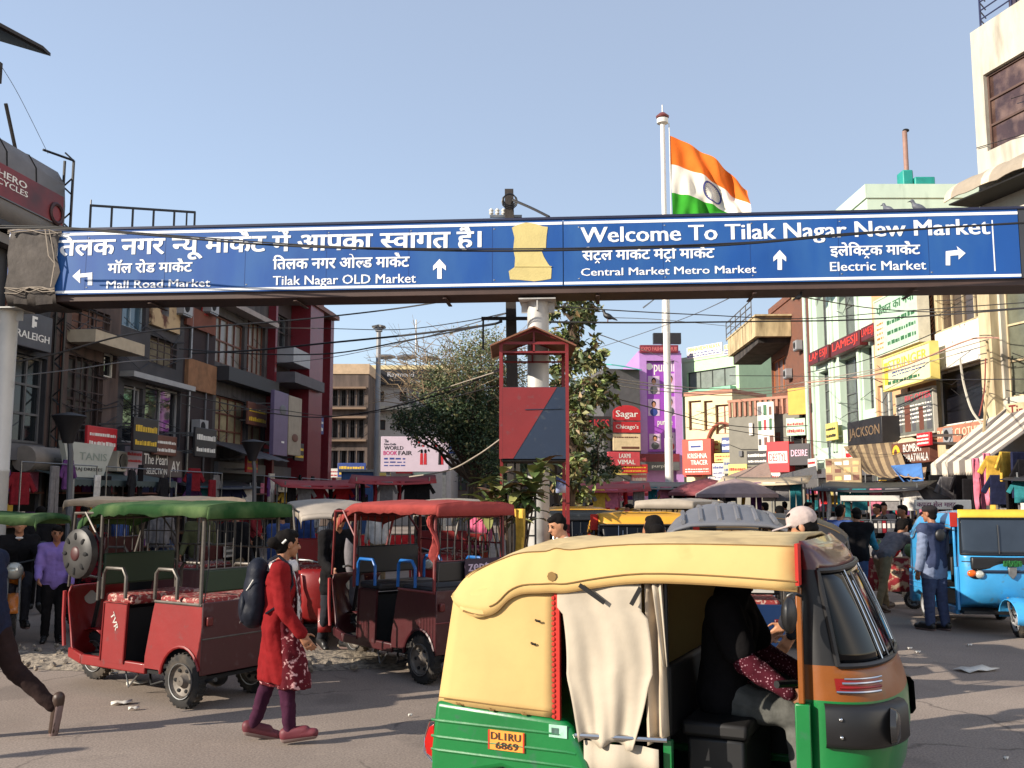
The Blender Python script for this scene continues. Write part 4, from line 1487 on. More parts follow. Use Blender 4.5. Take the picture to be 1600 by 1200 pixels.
for px, r in ((841, 0.155), (2, 0.18)):
    u = GF.uz(px, 600)[0]
    mb = MB()
    mb.lathe([(r, 0.0), (r, 2.2), (r * 1.03, 2.21), (r * 1.03, 2.24), (r, 2.25), (r, zB - 0.45)], POST, 24, (u, 0, 0))
    mb.lathe([(r, zB - 0.45), (r, zB - 0.17)], POST, 24, (u, 0, 0))
    mb.box(u - r * 1.7, u + r * 1.7, -0.26, 0.26, zB - 0.172, zB - 0.153, POST)
    for a_ in range(4):
        mb.obox((u + r * 1.25 * math.cos(a_ * 1.571), r * 1.25 * math.sin(a_ * 1.571), zB - 0.25), (r * 0.6, 0.02, 0.15), (0, 0, a_ * 1.571), POST)
    mb.build('post', g_)
# grey tarpaulin wrapped round the left end
TARP = cloth('grey tarpaulin', (84, 78, 74), var=0.35, scale=4, bump=0.6, bscale=7, rough=0.7)
TCORD = mat('pale cord', (150, 138, 124), 0.8)
t_ = thing('tarpaulin', 'wrinkled grey tarpaulin tied round the left end of the blue gantry', 'tarpaulin', GF.p0, GF.rz)
a, b = GF.uz(16, 400, OUT)[0], GF.uz(94, 400, OUT)[0]
mb = MB()
P = []
rr = random.Random(5)
for i in range(26):
    u = i / 25
    row = []
    prof = [(-OUT - 0.05, zB - 0.02), (-OUT - 0.06, zB + 0.12), (-OUT - 0.05, zB + 0.35), (-OUT - 0.055, zB + 0.6), (-OUT - 0.05, zB + 0.85), (-OUT - 0.05, zT - 0.05), (-OUT + 0.02, zT + 0.06), (0, zT + 0.07), (OUT + 0.05, zT + 0.04), (OUT + 0.06, zB + .4), (OUT + 0.04, zB - 0.14), (0, zB - 0.16), (-OUT, zB - 0.14)]
    for k, (y, z) in enumerate(prof):
        row.append((a + (b - a) * u + 0.03 * math.sin(4 * k) * (u > .9), y + 0.022 * math.sin(13 * u + 2 * z * 3 + k), z + 0.012 * math.sin(9 * u + k)))
    P.append(row)
mb.sheet(P, TARP, wrap=True)
tb = mb.build('tarpaulin_sheet', t_, smooth=60)
mb = MB()
for q in range(7):
    y0 = rr.uniform(zB - 0.05, zT)
    mb.tube([(a + (b - a) * w, -OUT - 0.09 - 0.01 * math.sin(9 * w + q), (zT - 0.02 if q < 3 else zB + 0.06) + rr.uniform(-.05, .05)) for w in (0, .25, .5, .75, 1)], 0.008, TCORD, 5)
mb.tube([(b - 0.20, -OUT - 0.09, zT), (b - 0.12, -OUT - 0.10, zT - 0.4), (b - 0.02, -OUT - 0.10, zB + 0.45), (b - 0.06, -OUT - 0.1, zB + 0.1)], 0.010, TCORD, 5)
mb.tube([(b - 0.14, -OUT - 0.09, zT), (b - 0.06, -OUT - 0.10, zT - 0.3), (b - 0.01, -OUT - 0.10, zB + 0.4)], 0.008, TCORD, 5)
mb.build('cord', t_)

# ------------------------------------------------------------------ raised police booth on red legs in front of the post
RED = paint('booth red', (122, 24, 28), 0.6)
NAVY = paint('booth navy', (28, 42, 64), 0.5)
RUSTR = mat('rusty roof sheet', (126, 82, 60), 0.8, var=0.3, scale=6)
BF = Frame((-0.6, 12.6), (1.4, 12.6))
bt = thing('police_booth', 'open police watch booth with red and navy front board under a small pitched roof', 'booth', BF.p0, BF.rz)
x0, x1, zb, zt = BF.rect(785, 884, 605, 717)
mb = MB()
mb.box(x0, x1, -0.02, 0.0, zb, zt, NAVY)
mb.add([(x0 + 0.004, -0.0245, zb + 0.004), (x0 + (x1 - x0) * 0.17, -0.0245, zb + 0.004), (x0 + (x1 - x0) * 0.86, -0.0245, zt - 0.004), (x0 + 0.004, -0.0245, zt - 0.004)], [(0, 1, 2, 3)], RED)
mb.tube([(x0 + 0.3, -0.03, zt - 0.30), (x1 - 0.05, -0.03, zt - 0.285)], 0.006, NAVY, 5)
mb.build('front_board', bt)
D = 0.95
for xx in (x0 - 0.02, x1 + 0.02):
    mb = MB()
    mb.box(xx - 0.008, xx + 0.008, 0.03, D, zb, zt, NAVY)
    mb.build('side_board', bt)
ztop = BF.uz(835, 535)[1]
zr = BF.uz(835, 516)[1]
mb = MB()
for xx in (x0 - 0.02, x1 + 0.02):
    for yy in (0.0, D):
        mb.box(xx - 0.022, xx + 0.022, yy - 0.022, yy + 0.022, zb if (xx < x0 and yy == 0) else 0.0, ztop, RED)
for yy in (0.0, D):
    mb.bar((x0, yy, ztop - 0.01), (x1, yy, ztop - 0.01), 0.035, RED)
    mb.bar((x0, yy, ztop - 0.13), (x1, yy, ztop - 0.13), 0.025, RED)
    mb.bar(((x0 + x1) / 2, yy, ztop - 0.13), ((x0 + x1) / 2, yy, zr), 0.025, RED)
    mb.bar((x0 - 0.1, yy, ztop - 0.02), ((x0 + x1) / 2, yy, zr), 0.03, RED)
    mb.bar((x1 + 0.1, yy, ztop - 0.02), ((x0 + x1) / 2, yy, zr), 0.03, RED)
mb.box(x0, x1, 0, D, zb - 0.03, zb, DARK)
mb.build('booth_frame', bt)
mb = MB()
xm = (x0 + x1) / 2
mb.sheet([[(x0 - 0.16, -0.12, ztop - 0.06), (xm, -0.12, zr + 0.03), (x1 + 0.14, -0.12, ztop - 0.06)], [(x0 - 0.16, D + 0.12, ztop - 0.06), (xm, D + 0.12, zr + 0.03), (x1 + 0.14, D + 0.12, ztop - 0.06)]], RUSTR)
mb.build('roof', bt, solid=0.02, smooth=0)
# ladder beside the post
lt = thing('ladder', 'black iron ladder standing against the white centre post', 'ladder', (0.20, 13.25, 0), 0)
mb = MB()
for xx in (-0.16, 0.12):
    mb.box(xx - 0.014, xx + 0.014, -0.014, 0.014, 0, 2.35, BLACK)
for k in range(9):
    mb.box(-0.16, 0.12, -0.01, 0.01, 0.3 + 0.25 * k, 0.322 + 0.25 * k, BLACK)
mb.build('ladder_frame', lt)

# ------------------------------------------------------------------ poles
p = at(806, 480, 15.2)
ut = thing('utility_pole', 'dark square utility pole with cable coils rising behind the blue sign', 'pole', (p.x, 15.2, 0))
ztp = at(795, 297, 15.2).z
mb = MB()
mb.prism([(-0.12, -0.10), (0.12, -0.10), (0.12, 0.10), (-0.12, 0.10)], 0, 0.1, DCONC, 'xy')
n = 8
P = []
for i in range(n + 1):
    w = 0.115 - 0.045 * i / n
    xo = -0.11 * i / n
    P.append([(xo - w, -w, ztp * i / n), (xo + w, -w, ztp * i / n), (xo + w, w, ztp * i / n), (xo - w, w, ztp * i / n)])
mb.sheet(P, DCONC, wrap=True)
mb.add(P[-1], [(0, 1, 2, 3)], DCONC)
pole = mb.build('pole_shaft', ut, smooth=20)
mb = MB()
zc = at(795, 316, 15.2).z
for k in range(3):
    a = [(-0.10 + (0.10 + 0.012 * k) * math.cos(R(t)), -0.14 - 0.01 * k, zc + (0.10 + 0.012 * k) * math.sin(R(t)) - 0.02 * k) for t in range(0, 361, 30)]
    mb.tube(a, 0.012, BLACK, 5, cap=False)
mb.build('cable_coil', ut)
mb = MB()
zk = at(795, 338, 15.2).z
mb.bar((-0.42, 0, zk), (0.1, 0, zk), 0.04, STEEL)
for xx in (-0.40, -0.30, -0.2):
    mb.lathe([(0.02, 0), (0.04, 0.03), (0.025, 0.05), (0.04, 0.08), (0.015, 0.11)], WHITE, 10, (xx, 0, zk + 0.02))
mb.build('insulator_arm', ut)
mb = MB()
zk = at(795, 500, 15.2).z
mb.bar((-0.55, -0.13, zk), (0.45, -0.13, zk), 0.05, BLACK)
mb.bar((-0.52, -0.13, zk), (-0.52, -0.13, zk - 0.5), 0.03, BLACK)
mb.build('cross_arm', ut)

Yf = 36.0
b0 = at(1046, 760, Yf)
tp_ = at(1037, 185, Yf)
fm = thing('flag_mast', 'tall white flag mast with a lamp cage at its top', 'flag mast', (b0.x, Yf, 0))
H_ = tp_.z
mb = MB()
mb.lathe([(0.45, 0), (0.45, 0.5), (0.2, 0.55), (0.155, 1.0), (0.15, 4.0), (0.135, 4.01), (0.13, 8.0), (0.115, 8.01), (0.11, 12), (0.095, 12.01), (0.09, H_)], mat('white mast paint', (214, 210, 204), 0.45, var=0.08), 20)
mb.build('mast_shaft', fm)
mb = MB()
mb.lathe([(0.09, H_ - 0.25), (0.22, H_ - 0.2), (0.22, H_ - 0.02), (0.12, H_)], WHITE, 14)
mb.lathe([(0.24, H_ + 0.02), (0.26, H_ + 0.08), (0.10, H_ + 0.22), (0.02, H_ + 0.24)], mat('dull red cap', (110, 52, 50), 0.5), 14)
mb.tube([(0, 0, H_ + 0.2), (0, 0, H_ + 0.55)], 0.025, STEEL, 6)
mb.build('mast_head', fm)
# flag: saffron, white, green with a navy wheel
SAF = cloth('saffron cloth', (226, 112, 40), var=0.12, scale=2, bump=0.1)
FWH = cloth('white flag cloth', (226, 220, 206), var=0.06, scale=2, bump=0.1)
FGR = cloth('green flag cloth', (54, 150, 42), var=0.14, scale=2, bump=0.1)
hx = at(1046, 212, Yf)
fl = thing('national_flag', 'large saffron, white and green flag flying from the tall mast', 'flag', (hx.x, Yf, hx.z))
Hh, Ww = 3.45, 4.3
def flagp(u, v):
    # u along the fly, v down the hoist
    drop = 2.15 * u ** 1.25 * (1 - 0.30 * v) + 0.25 * u * v
    x = Ww * (0.80 * u - 0.10 * u * u) * (1 - 0.02 * v) + 0.10 * v * 0.6
    y = 0.22 * math.sin(9 * u + 4 * v) * u + 0.10 * math.sin(21 * u - 9 * v) * min(1, 3 * u) + 0.05 * math.sin(40 * u + 6 * v) * v
    return V((x, y, -Hh * v * (1 - 0.30 * u) - drop))
nu, nv = 60, 36
mb = MB()
for j in range(nv):
    m = SAF if j < nv / 3 else FWH if j < 2 * nv / 3 else FGR
    for i in range(nu):
        mb.add([flagp(i / nu, j / nv), flagp((i + 1) / nu, j / nv), flagp((i + 1) / nu, (j + 1) / nv), flagp(i / nu, (j + 1) / nv)], [(0, 1, 2, 3)], m)
fo = mb.build('flag_cloth', fl, recalc=False, smooth=80)
b = bmesh.new()
b.from_mesh(fo.data)
bmesh.ops.remove_doubles(b, verts=b.verts, dist=1e-4)
b.to_mesh(fo.data)
b.free()
mb = MB()
NV = mat('navy print', (60, 66, 130), 0.8)
def ring(r0, r1, a0, a1, n=24):
    for k in range(n):
        q = []
        for (r, a) in ((r0, a0 + (a1 - a0) * k / n), (r1, a0 + (a1 - a0) * k / n), (r1, a0 + (a1 - a0) * (k + 1) / n), (r0, a0 + (a1 - a0) * (k + 1) / n)):
            p_ = flagp(0.5 + r * math.cos(a) / Ww * 1.2, 0.5 + r * math.sin(a) / Hh)
            q.append(p_ + V((0, -0.03, 0)))
        mb.add(q, [(0, 1, 2, 3)], NV)
ring(0.40, 0.47, 0, 2 * math.pi, 36)
for k in range(24):
    a = 2 * math.pi * k / 24
    ring(0.05, 0.42, a - 0.02, a + 0.02, 1)
mb.build('wheel_emblem', fl, smooth=0)
mb = MB()
mb.tube([(-0.01, 0, 0.5), (0, 0, 0.1), (0.005, 0, -Hh)], 0.02, WHITE, 5)
mb.build('halyard', fl)

p = at(588, 760, 30)
lm = thing('lamp_mast', 'slim grey lighting mast with a flat head beside the beige corner building', 'lamp mast', (p.x, 30, 0))
hz_ = at(588, 518, 30).z
mb = MB()
mb.lathe([(0.10, 0), (0.095, 3), (0.07, hz_)], GREYPAINT, 12)
mb.build('mast_shaft', lm)
mb = MB()
mb.box(-0.10, 0.10, -0.1, 0.1, hz_, hz_ + 0.12, GREYPAINT)
for a in range(4):
    mb.obox((0.14 * math.cos(a * 1.57 + .8), 0.14 * math.sin(a * 1.57 + .8), hz_ + 0.16), (0.16, 0.16, 0.06), (0, 0.3, a * 1.57 + .8), STEEL)
mb.build('lamp_head', lm)
# ------------------------------------------------------------------ vehicles in the road
AY = R(-25)
hv, lv = V((math.cos(AY), math.sin(AY), 0)), V((-math.sin(AY), math.cos(AY), 0))
ao = V((-0.417, 5.44, 0)) + lv * 0.65
front_auto = auto('green and yellow auto rickshaw with cream curtain and orange number plate in the foreground', ao, AY, curtain=True, plate=('DL1RU', '6869'), group=None)
EGREEN = paint('rickshaw green sheet', (26, 62, 30), 0.7)
EGPANEL = mat('dark green board', (26, 46, 22), 0.6, var=0.2)
ERED = paint('rickshaw red paint', (122, 12, 13), 0.5, coat=0.05)
EDRED = paint('rickshaw maroon paint', (62, 18, 22), 0.42)
EROOFR = cloth('faded red roof canvas', (146, 62, 58), var=0.22, scale=4)
EROOFG = cloth('green roof canvas', (32, 66, 32), var=0.3, scale=5, second=(92, 112, 72), sscale=3, sthr=0.62, swid=0.35, bump=0.5)
EROOFC = cloth('cream roof canvas', (206, 180, 150), var=0.2, scale=4)
EROOFK = mat('ribbed grey roof plastic', (104, 104, 108), 0.5, var=0.15)
def eplace(rl, phi):
    """origin (rear axle centre) from the ground point of the left rear wheel"""
    return V((rl[0] + 0.40 * math.sin(phi), rl[1] - 0.40 * math.cos(phi), 0))
g1 = ground(288, 1106)
ph1 = R(147)
e1 = erick('red battery rickshaw with ragged green roof and silver spare wheel, nearest on the left', eplace(g1, ph1), ph1, ERED, EROOFG, EGPANEL, spare=True, text='TVR', rear=EDRED, back=EGPANEL, group=None)  # darker maroon rear panel has the shade of that end in its colour
g2 = ground(662, 1068)
ph2 = R(131)
BARM = mat('blue armrest paint', (24, 92, 160), 0.4)
e2 = erick('maroon battery rickshaw with faded red roof and blue armrests behind the yellow hood', eplace(g2, ph2), ph2, EDRED, EROOFR, mat('black backrest', (20, 18, 20), 0.5), arm=BARM, post=paint('red frame tube', (104, 28, 30), 0.5), seat=mat('black seat', (24, 20, 22), 0.6), rtext='zepto', rear=EDRED, curtain=EROOFR)
e3 = erick('dark red battery rickshaw with pale roof half hidden behind the woman', V((-2.72, 14.0, 0)), R(-78), ERED, mat('grey cream roof', (150, 140, 128), 0.7), ERED)
e4 = erick('long cream roofed battery rickshaw behind the green roofed one', V((-4.2, 13.2, 0)), R(165), EDRED, EROOFC, EDRED, flat=True, roofz=1.80)
e5 = erick('green roofed battery rickshaw cut off by the left edge', V((-8.25, 11.0, 0)), R(4), mat('dark teal paint', (20, 40, 38), 0.5), EROOFG, EGPANEL, flat=True, rf=2.95, roofz=1.66)
e6 = erick('battery rickshaw with ribbed dark grey roof behind the yellow hood', V((1.95, 8.75, 0)), R(80), mat('dark blue body paint', (24, 44, 78), 0.3), EROOFK, BLACK, ribbed=True, roofz=1.60)
SKY = paint('sky blue bodywork', (58, 146, 200), 0.32, coat=0.4)
YTOP = mat('yellow roof paint', (222, 184, 60), 0.5)
a2 = auto('sky blue goods and passenger rickshaw with yellow roof beside the man in a waistcoat', V((6.9, 15.3, 0)), R(-95), body=SKY, top=SKY, topside=YTOP, ape=True)
KB = paint('black bodywork', (26, 28, 28), 0.4)
e7 = clone(e3, V((-0.9, 16.8, 0)), R(-100), 'dark red battery rickshaw with pale roof beyond the faded red roof')
e8 = clone(e3, V((2.6, 15.8, 0)), R(60), 'dark red battery rickshaw with pale roof between the yellow hoods')
YH = mat('golden hood vinyl', (206, 150, 42), 0.5, var=0.12)
a3 = auto('auto rickshaw with golden yellow visor facing the camera beside the dark haired head', V((1.75, 14.0, 0)), R(-93), body=EGREEN, band=KB, top=YH, topside=YH, fine=False)
a4 = auto('yellow hooded auto rickshaw further back with dark rear window', V((1.05, 16.6, 0)), R(-88), body=EGREEN, band=KB, top=YH, topside=KB, fine=False)
a6 = clone(a4, V((3.2, 17.5, 0)), R(105), 'yellow hooded auto rickshaw deep in the middle of the traffic')
a7 = clone(a3, V((0.9, 17.0, 0)), R(80), 'golden hooded auto rickshaw behind the man in white')
a8 = clone(a4, V((5.0, 18.5, 0)), R(150), 'yellow hooded auto rickshaw turning near the parasols')
a5 = auto('black hooded auto rickshaw behind the man in the pale cap', V((4.3, 12.2, 0)), R(160), body=KB, band=ORANGE, top=mat('black hood vinyl', (34, 32, 32), 0.5), topside=YH, fine=False)
# ------------------------------------------------------------------ people
CRED = cloth('red wool cardigan', (118, 16, 20), var=0.18, scale=5)
KURTA = cloth('printed dark red kurta', (84, 18, 28), second=(196, 150, 150), sscale=26, sthr=0.60, swid=0.06)
PURP = cloth('plum trousers', (60, 24, 46), var=0.25)
MSHOE = mat('maroon shoe', (96, 34, 44), 0.6)
GSCARF = cloth('grey white scarf', (196, 190, 188), second=(120, 110, 112), sscale=22, sthr=0.56, swid=0.1)
BAGN = cloth('navy backpack nylon', (20, 24, 36), var=0.4, scale=5, bump=0.5, bscale=9, rough=0.6)
KBLK = cloth('black cloth', (17, 15, 17), var=0.4)
KDRK = cloth('charcoal cloth', (40, 40, 46), var=0.35)
KNAVY = cloth('navy cloth', (26, 32, 52), var=0.3)
KJEAN = cloth('blue denim', (60, 76, 108), var=0.35, scale=6)
KBLUEGREY = cloth('blue grey cotton', (112, 122, 146), var=0.2)
KWAIST = cloth('slate waistcoat', (54, 62, 88), var=0.2)
KPANT = cloth('slate trousers', (62, 70, 96), var=0.2)
KLAV = cloth('lavender knit', (124, 104, 168), var=0.18)
KTEAL = cloth('teal cotton', (52, 120, 138), var=0.2)
KWHITE = cloth('white cotton', (206, 204, 200), var=0.1)
KKHAKI = cloth('khaki cotton', (132, 112, 84), var=0.25)
KGREY = cloth('grey marl cloth', (104, 100, 104), var=0.25)
KPRINT = cloth('maroon dotted cloth', (160, 120, 130), second=(66, 14, 28), sscale=64, sthr=0.26, swid=0.08, tex='voronoi')
LEATH = mat('black shoe leather', (20, 18, 17), 0.45)
BRSHOE = mat('brown shoe leather', (58, 40, 30), 0.5)

# woman with backpack
wl = ground(428, 1160)
JW = skeleton(1.56, lean=3, legL=(-7, 10), legR=(12, 6), armL=(-5, 8, 25), armR=(6, 9, 30), head=(24, 4), wide=1.10, inR=-4)
def scarf(t, J):
    h = J['h']
    mb = MB()
    nk = J['neck']
    P = []
    for i in range(9):
        a = R(-150 + 300 * i / 8)
        P.append([nk + V((0.055 * h * math.cos(a) * k + 0.01, 0.055 * h * math.sin(a) * k, z * h)) for k, z in ((1.1, 0.02), (1.35, 0.0), (1.5, -0.03))])
    mb.sheet(P, GSCARF)
    for sg in (-1, 1):
        Q = []
        for i in range(15):
            v = i / 14
            z = nk.z - 0.03 * h - v * 0.36 * h
            x = 0.07 * h + 0.045 * h * math.sin(min(1, v * 1.8) * 1.5) - 0.02 * h * v
            Q.append([(x + 0.008 * math.sin(9 * v + 4 * u), sg * (0.075 - 0.05 * u) * h, z) for u in (0, .25, .5, .75, 1)])
        mb.sheet(Q, GSCARF)
    mb.build('scarf', t, solid=0.008, smooth=70)
    def ku(mb):
        for n in 'LR':
            hp, kn = J['hip' + n], J['knee' + n]
            f = V((0.035 * h, 0, 0))
            mb.cone(hp + f, hp.lerp(kn, 1.12) + f, 0.070 * h, 0.086 * h, KURTA)
        a = J['chest'] + V((0.03 * h, 0, 0))
        mb.cone(a, (J['kneeL'] + J['kneeR']) / 2 + V((0.04 * h, 0, 0.02)), 0.062 * h, 0.085 * h, KURTA)
    blob('kurta', ku, 0.014, KURTA, t, fold=0.016, zmin=J['kneeR'].z - 0.045 * h)
    mb = MB()
    mb.tube([J['headc'] + J['HM'] @ V((-0.03 * h, -0.048 * h, 0.02 * h)), J['headc'] + J['HM'] @ V((-0.045 * h, -0.04 * h, 0.0))], 0.006 * h, WHITE, 6)
    mb.build('hair_clip', t)
woman = person('woman in red cardigan and printed kurta walking with a navy backpack', wl, R(10), JW, CRED, PURP, MSHOE, skin=SKIN1, hair='bun', hem=0.98, voxel=0.012, fine=True, flare=0.004, topname='cardigan', headgear=scarf, loose=0.004, g=0.010)
h = 1.56
bp = thing('backpack', 'stuffed navy backpack on the back of the woman in red', 'backpack', wl, R(10))
def bag(mb):
    c = JW['chest']
    mb.ell(c + V((-0.185, 0.0, -0.09)), (0.105, 0.165, 0.235), BAGN)
    mb.ell(c + V((-0.18, 0.0, 0.06)), (0.09, 0.14, 0.13), BAGN)
    mb.ell(c + V((-0.205, 0, -0.22)), (0.115, 0.15, 0.13), BAGN)
blob('bag_body', bag, 0.014, BAGN, bp)
mb = MB()
c = JW['chest']
def pocket(q):
    q.ell(c + V((-0.275, 0, -0.18)), (0.045, 0.12, 0.12), BAGN)
blob('front_pocket', pocket, 0.012, BAGN, bp)
for sg in (-1, 1):
    mb = MB()
    pts = [c + V((-0.10, sg * 0.10, 0.16)), c + V((-0.02, sg * 0.125, 0.205)), c + V((0.075, sg * 0.135, 0.12)), c + V((0.09, sg * 0.14, 0.0)), c + V((0.02, sg * 0.165, -0.14)), c + V((-0.10, sg * 0.15, -0.22))]
    for a, b in zip(pts, pts[1:]):
        mb.bar(a, b, 0.05, BAGN, 0.014)
    mb.build('shoulder_strap', bp)
mb = MB()
mb.tube([c + V((-0.20, -0.155, 0.03)), c + V((-0.235, -0.145, -0.03)), c + V((-0.25, -0.13, -0.05))], 0.004, WHITE, 5)
mb.tube([c + V((-0.29, -0.09, -0.28)), c + V((-0.30, -0.04, -0.30)), c + V((-0.30, 0.04, -0.30))], 0.004, KGREY, 5)
mb.build('zip_pull', bp)

# man walking out of the left edge
wk = ground(70, 1158)
JK = skeleton(1.72, lean=6, legL=(30, 8), legR=(-26, 24, -38), armL=(-18, 6, 15), armR=(20, 6, 25))
person('man in dark clothes striding out of the picture, only his trailing leg inside', (wk.x - 0.52, wk.y + 0.05, 0), R(180), JK, KNAVY, cloth('dark brown trousers', (40, 26, 24)), BRSHOE, hem=0.2, voxel=0.014)

# auto driver
JD = skeleton(1.68, lean=6, legL=(82, 78), legR=(80, 78), armL=(26, 12, 34), armR=(26, 14, 34), seat=0.78, head=(0, 5))
dp = ao + hv * 1.44
person('driver in black with maroon dotted sleeves gripping the handlebar of the yellow hooded auto', (dp.x, dp.y, 0), AY, JD, KPRINT, cloth('grey ripped jeans', (92, 92, 88), var=0.4), LEATH, voxel=0.014, fine=True, hem=0.15, curl=85, headgear=lambda t, J: blob('black_shawl', lambda mb: (fill_torso(mb, J, 0.018, KBLK), [mb.cone(J['sh' + n], J['sh' + n].lerp(J['el' + n], 0.72), 0.06 * J['h'], 0.056 * J['h'], KBLK) for n in 'LR'], mb.ell(J['headc'] - V((0.016, 0, 0)), (0.11, 0.10, 0.135), KBLK), mb.cone(J['neck'], J['headc'], 0.10, 0.10, KBLK)), 0.018, KBLK, t))

# man in a pale cap
def cap(colr, nm='cap'):
    def f(t, J):
        h, HM, c = J['h'], J['HM'], J['headc']
        rot = HM.to_euler()
        def q(mb):
            mb.ell(c + HM @ V((-0.008 * h, 0, 0.030 * h)), (0.064 * h, 0.055 * h, 0.052 * h), colr, rot=rot)
            mb.obox(c + HM @ V((0.072 * h, 0, 0.016 * h)), (0.085 * h, 0.082 * h, 0.008 * h), HM.to_euler(), colr)
        blob(nm, q, 0.009, colr, t, it=2)
    return f
CAPG = cloth('pale grey cap cloth', (176, 160, 154), var=0.15)
JC = skeleton(1.73, lean=8, legL=(4, 4), legR=(-4, 4), armL=(5, 8, 30), armR=(10, 8, 30), head=(-8, 14))
person('man in a pale cap and charcoal jacket standing behind the front windscreen of the auto', (2.17, 6.75, 0.02), R(165), JC, KDRK, KNAVY, LEATH, skin=SKIN2, hem=0.25, headgear=cap(CAPG), voxel=0.014, fine=True)

# men at the cart and beside the blue rickshaw
v = ground(1352, 962)
JV = skeleton(1.66, lean=14, legL=(6, 4), legR=(-8, 6), armL=(35, 8, 30), armR=(30, 8, 40), head=(20, 15))
person('man in black padded vest and teal sleeves bending towards the market cart', (v.x - 0.1, v.y, 0), R(60), JV, KTEAL, KJEAN, LEATH, voxel=0.016, headgear=lambda t, J: blob('vest', lambda mb: fill_torso(mb, J, 0.016, KBLK), 0.016, KBLK, t))
JB = skeleton(1.66, lean=52, legL=(10, 4), legR=(-12, 8), armL=(70, 8, 20), armR=(60, 8, 20), head=(0, -10))
v = ground(1383, 956)
person('man in grey and khaki stooping low over the goods cart', (v.x, v.y, 0), R(25), JB, KGREY, KKHAKI, BRSHOE, voxel=0.016)
v = ground(1464, 985)
BERET = cloth('dark felt cap', (38, 34, 36))
def beret(t, J):
    h, HM, c = J['h'], J['HM'], J['headc']
    blob('felt_cap', lambda mb: mb.ell(c + HM @ V((-0.008 * h, 0, 0.036 * h)), (0.066 * h, 0.058 * h, 0.034 * h), BERET, rot=HM.to_euler()), 0.01, BERET, t)
    blob('waistcoat', lambda mb: fill_torso(mb, J, 0.016, KWAIST), 0.014, KWAIST, t)
JG = skeleton(1.70, lean=-1, legL=(3, 2), legR=(-3, 3), armL=(0, 9, 14), armR=(4, 10, 30), head=(12, 4), wide=1.08)
person('man in slate waistcoat over blue grey shirt standing by the blue rickshaw', v, R(118), JG, KBLUEGREY, KPANT, LEATH, hem=0.42, voxel=0.013, fine=True, headgear=beret, g=0.010, loose=0.012)

# left hand side
person('woman in lavender top standing by the rickshaw spare wheel', (-5.86, 12.5, 0), R(-62), skeleton(1.47, lean=6, legL=(3, 3), legR=(-3, 3), armL=(6, 8, 20), armR=(14, 8, 40), head=(0, 8)), KLAV, KBLK, LEATH, skin=SKIN1, hair='long', hem=0.15)
person('man in dark collared sweater seated on the parked motorcycle', (-6.55, 12.9, 0), R(-60), skeleton(1.70, lean=4, legL=(72, 70), legR=(70, 70), armL=(40, 12, 25), armR=(40, 12, 25), seat=0.80), KBLK, KDRK, LEATH, skin=SKIN2, headgear=lambda t, J: blob('collar', lambda mb: mb.ell(J['neck'] + V((0.02, 0, -0.01)), (0.06, 0.065, 0.025), KWHITE), 0.01, KWHITE, t))
person('woman in red shawl and teal scarf behind the woman in lavender', (-6.0, 13.9, 0), R(-75), skeleton(1.55, legL=(2, 2), legR=(-2, 2)), cloth('red check shawl', (150, 36, 48), second=(60, 20, 30), sscale=12, sthr=0.5, swid=0.1), KBLK, LEATH, hair='long', hem=0.4, headgear=lambda t, J: blob('headscarf', lambda mb: mb.ell(J['headc'] + V((-0.03, 0, 0.02)), (0.10, 0.095, 0.11), KTEAL), 0.012, KTEAL, t))
person('person in dark coat carrying a grey cloth beside the maroon rickshaw', (-2.15, 11.9, 0), R(-50), skeleton(1.66, lean=3, legL=(8, 6), legR=(-8, 8), armL=(10, 8, 50), armR=(5, 8, 60)), KBLK, KDRK, LEATH, hem=0.5)
gc = thing('cloth_bundle', 'grey folded cloth over the arm of the person in a dark coat', 'cloth', (-1.98, 11.68, 0), 0)
mb = MB()
mb.sheet([[(0.22 * u - 0.02 * math.sin(6 * v), -0.04 * math.sin(5 * u) - 0.05, 1.35 - 0.75 * v * (1 - 0.4 * abs(u - .4)) - 0.2 * u) for u in [k / 6 for k in range(7)]] for v in [k / 8 for k in range(9)]], KGREY)
mb.build('cloth_sheet', gc, solid=0.02, smooth=70)
# heads over the hood
person('man in white shirt bending by the white post beyond the yellow hood', (0.66, 10.0, 0), R(195), skeleton(1.68, lean=14, legL=(3, 3), legR=(-3, 3), armL=(25, 8, 30), armR=(25, 8, 30), head=(10, 16)), KWHITE, KDRK, LEATH, skin=SKIN2)
person('person with thick dark hair seen from behind over the yellow hood', (1.02, 6.95, 0), R(80), skeleton(1.70, legL=(2, 2), legR=(-2, 2), head=(10, 4)), KDRK, KNAVY, LEATH, hair='bun')
# shoppers deeper in the street, from one standing and one walking figure
JS1 = skeleton(1.68, lean=2, legL=(3, 3), legR=(-3, 3), armL=(8, 8, 30), armR=(2, 8, 15))
JS2 = skeleton(1.66, lean=4, legL=(18, 6), legR=(-14, 14), armL=(-14, 7, 18), armR=(16, 7, 24))
cols = [cloth('shopper ' + n, c_) for n, c_ in (('maroon', (110, 30, 36)), ('mustard', (190, 150, 60)), ('black', (24, 22, 24)), ('white', (205, 200, 194)), ('pink', (190, 90, 120)), ('blue', (50, 70, 120)), ('olive', (84, 84, 56)), ('orange', (196, 100, 44)), ('grey', (110, 106, 106)), ('green', (46, 92, 64)))]
nms = ['maroon', 'mustard', 'black', 'white', 'pink', 'blue', 'olive', 'orange', 'grey', 'green']
s1 = person('shopper in a maroon top far down the street left of the lamp mast', (-7.0, 26.0, 0), R(-80), JS1, cols[0], KDRK, LEATH, voxel=0.022, face=False, group='shoppers in the market street')
s2 = person('walking shopper in a mustard top near the red stall on the left', (-5.0, 22.0, 0), R(190), JS2, cols[1], KNAVY, LEATH, voxel=0.022, face=False, group='shoppers in the market street')
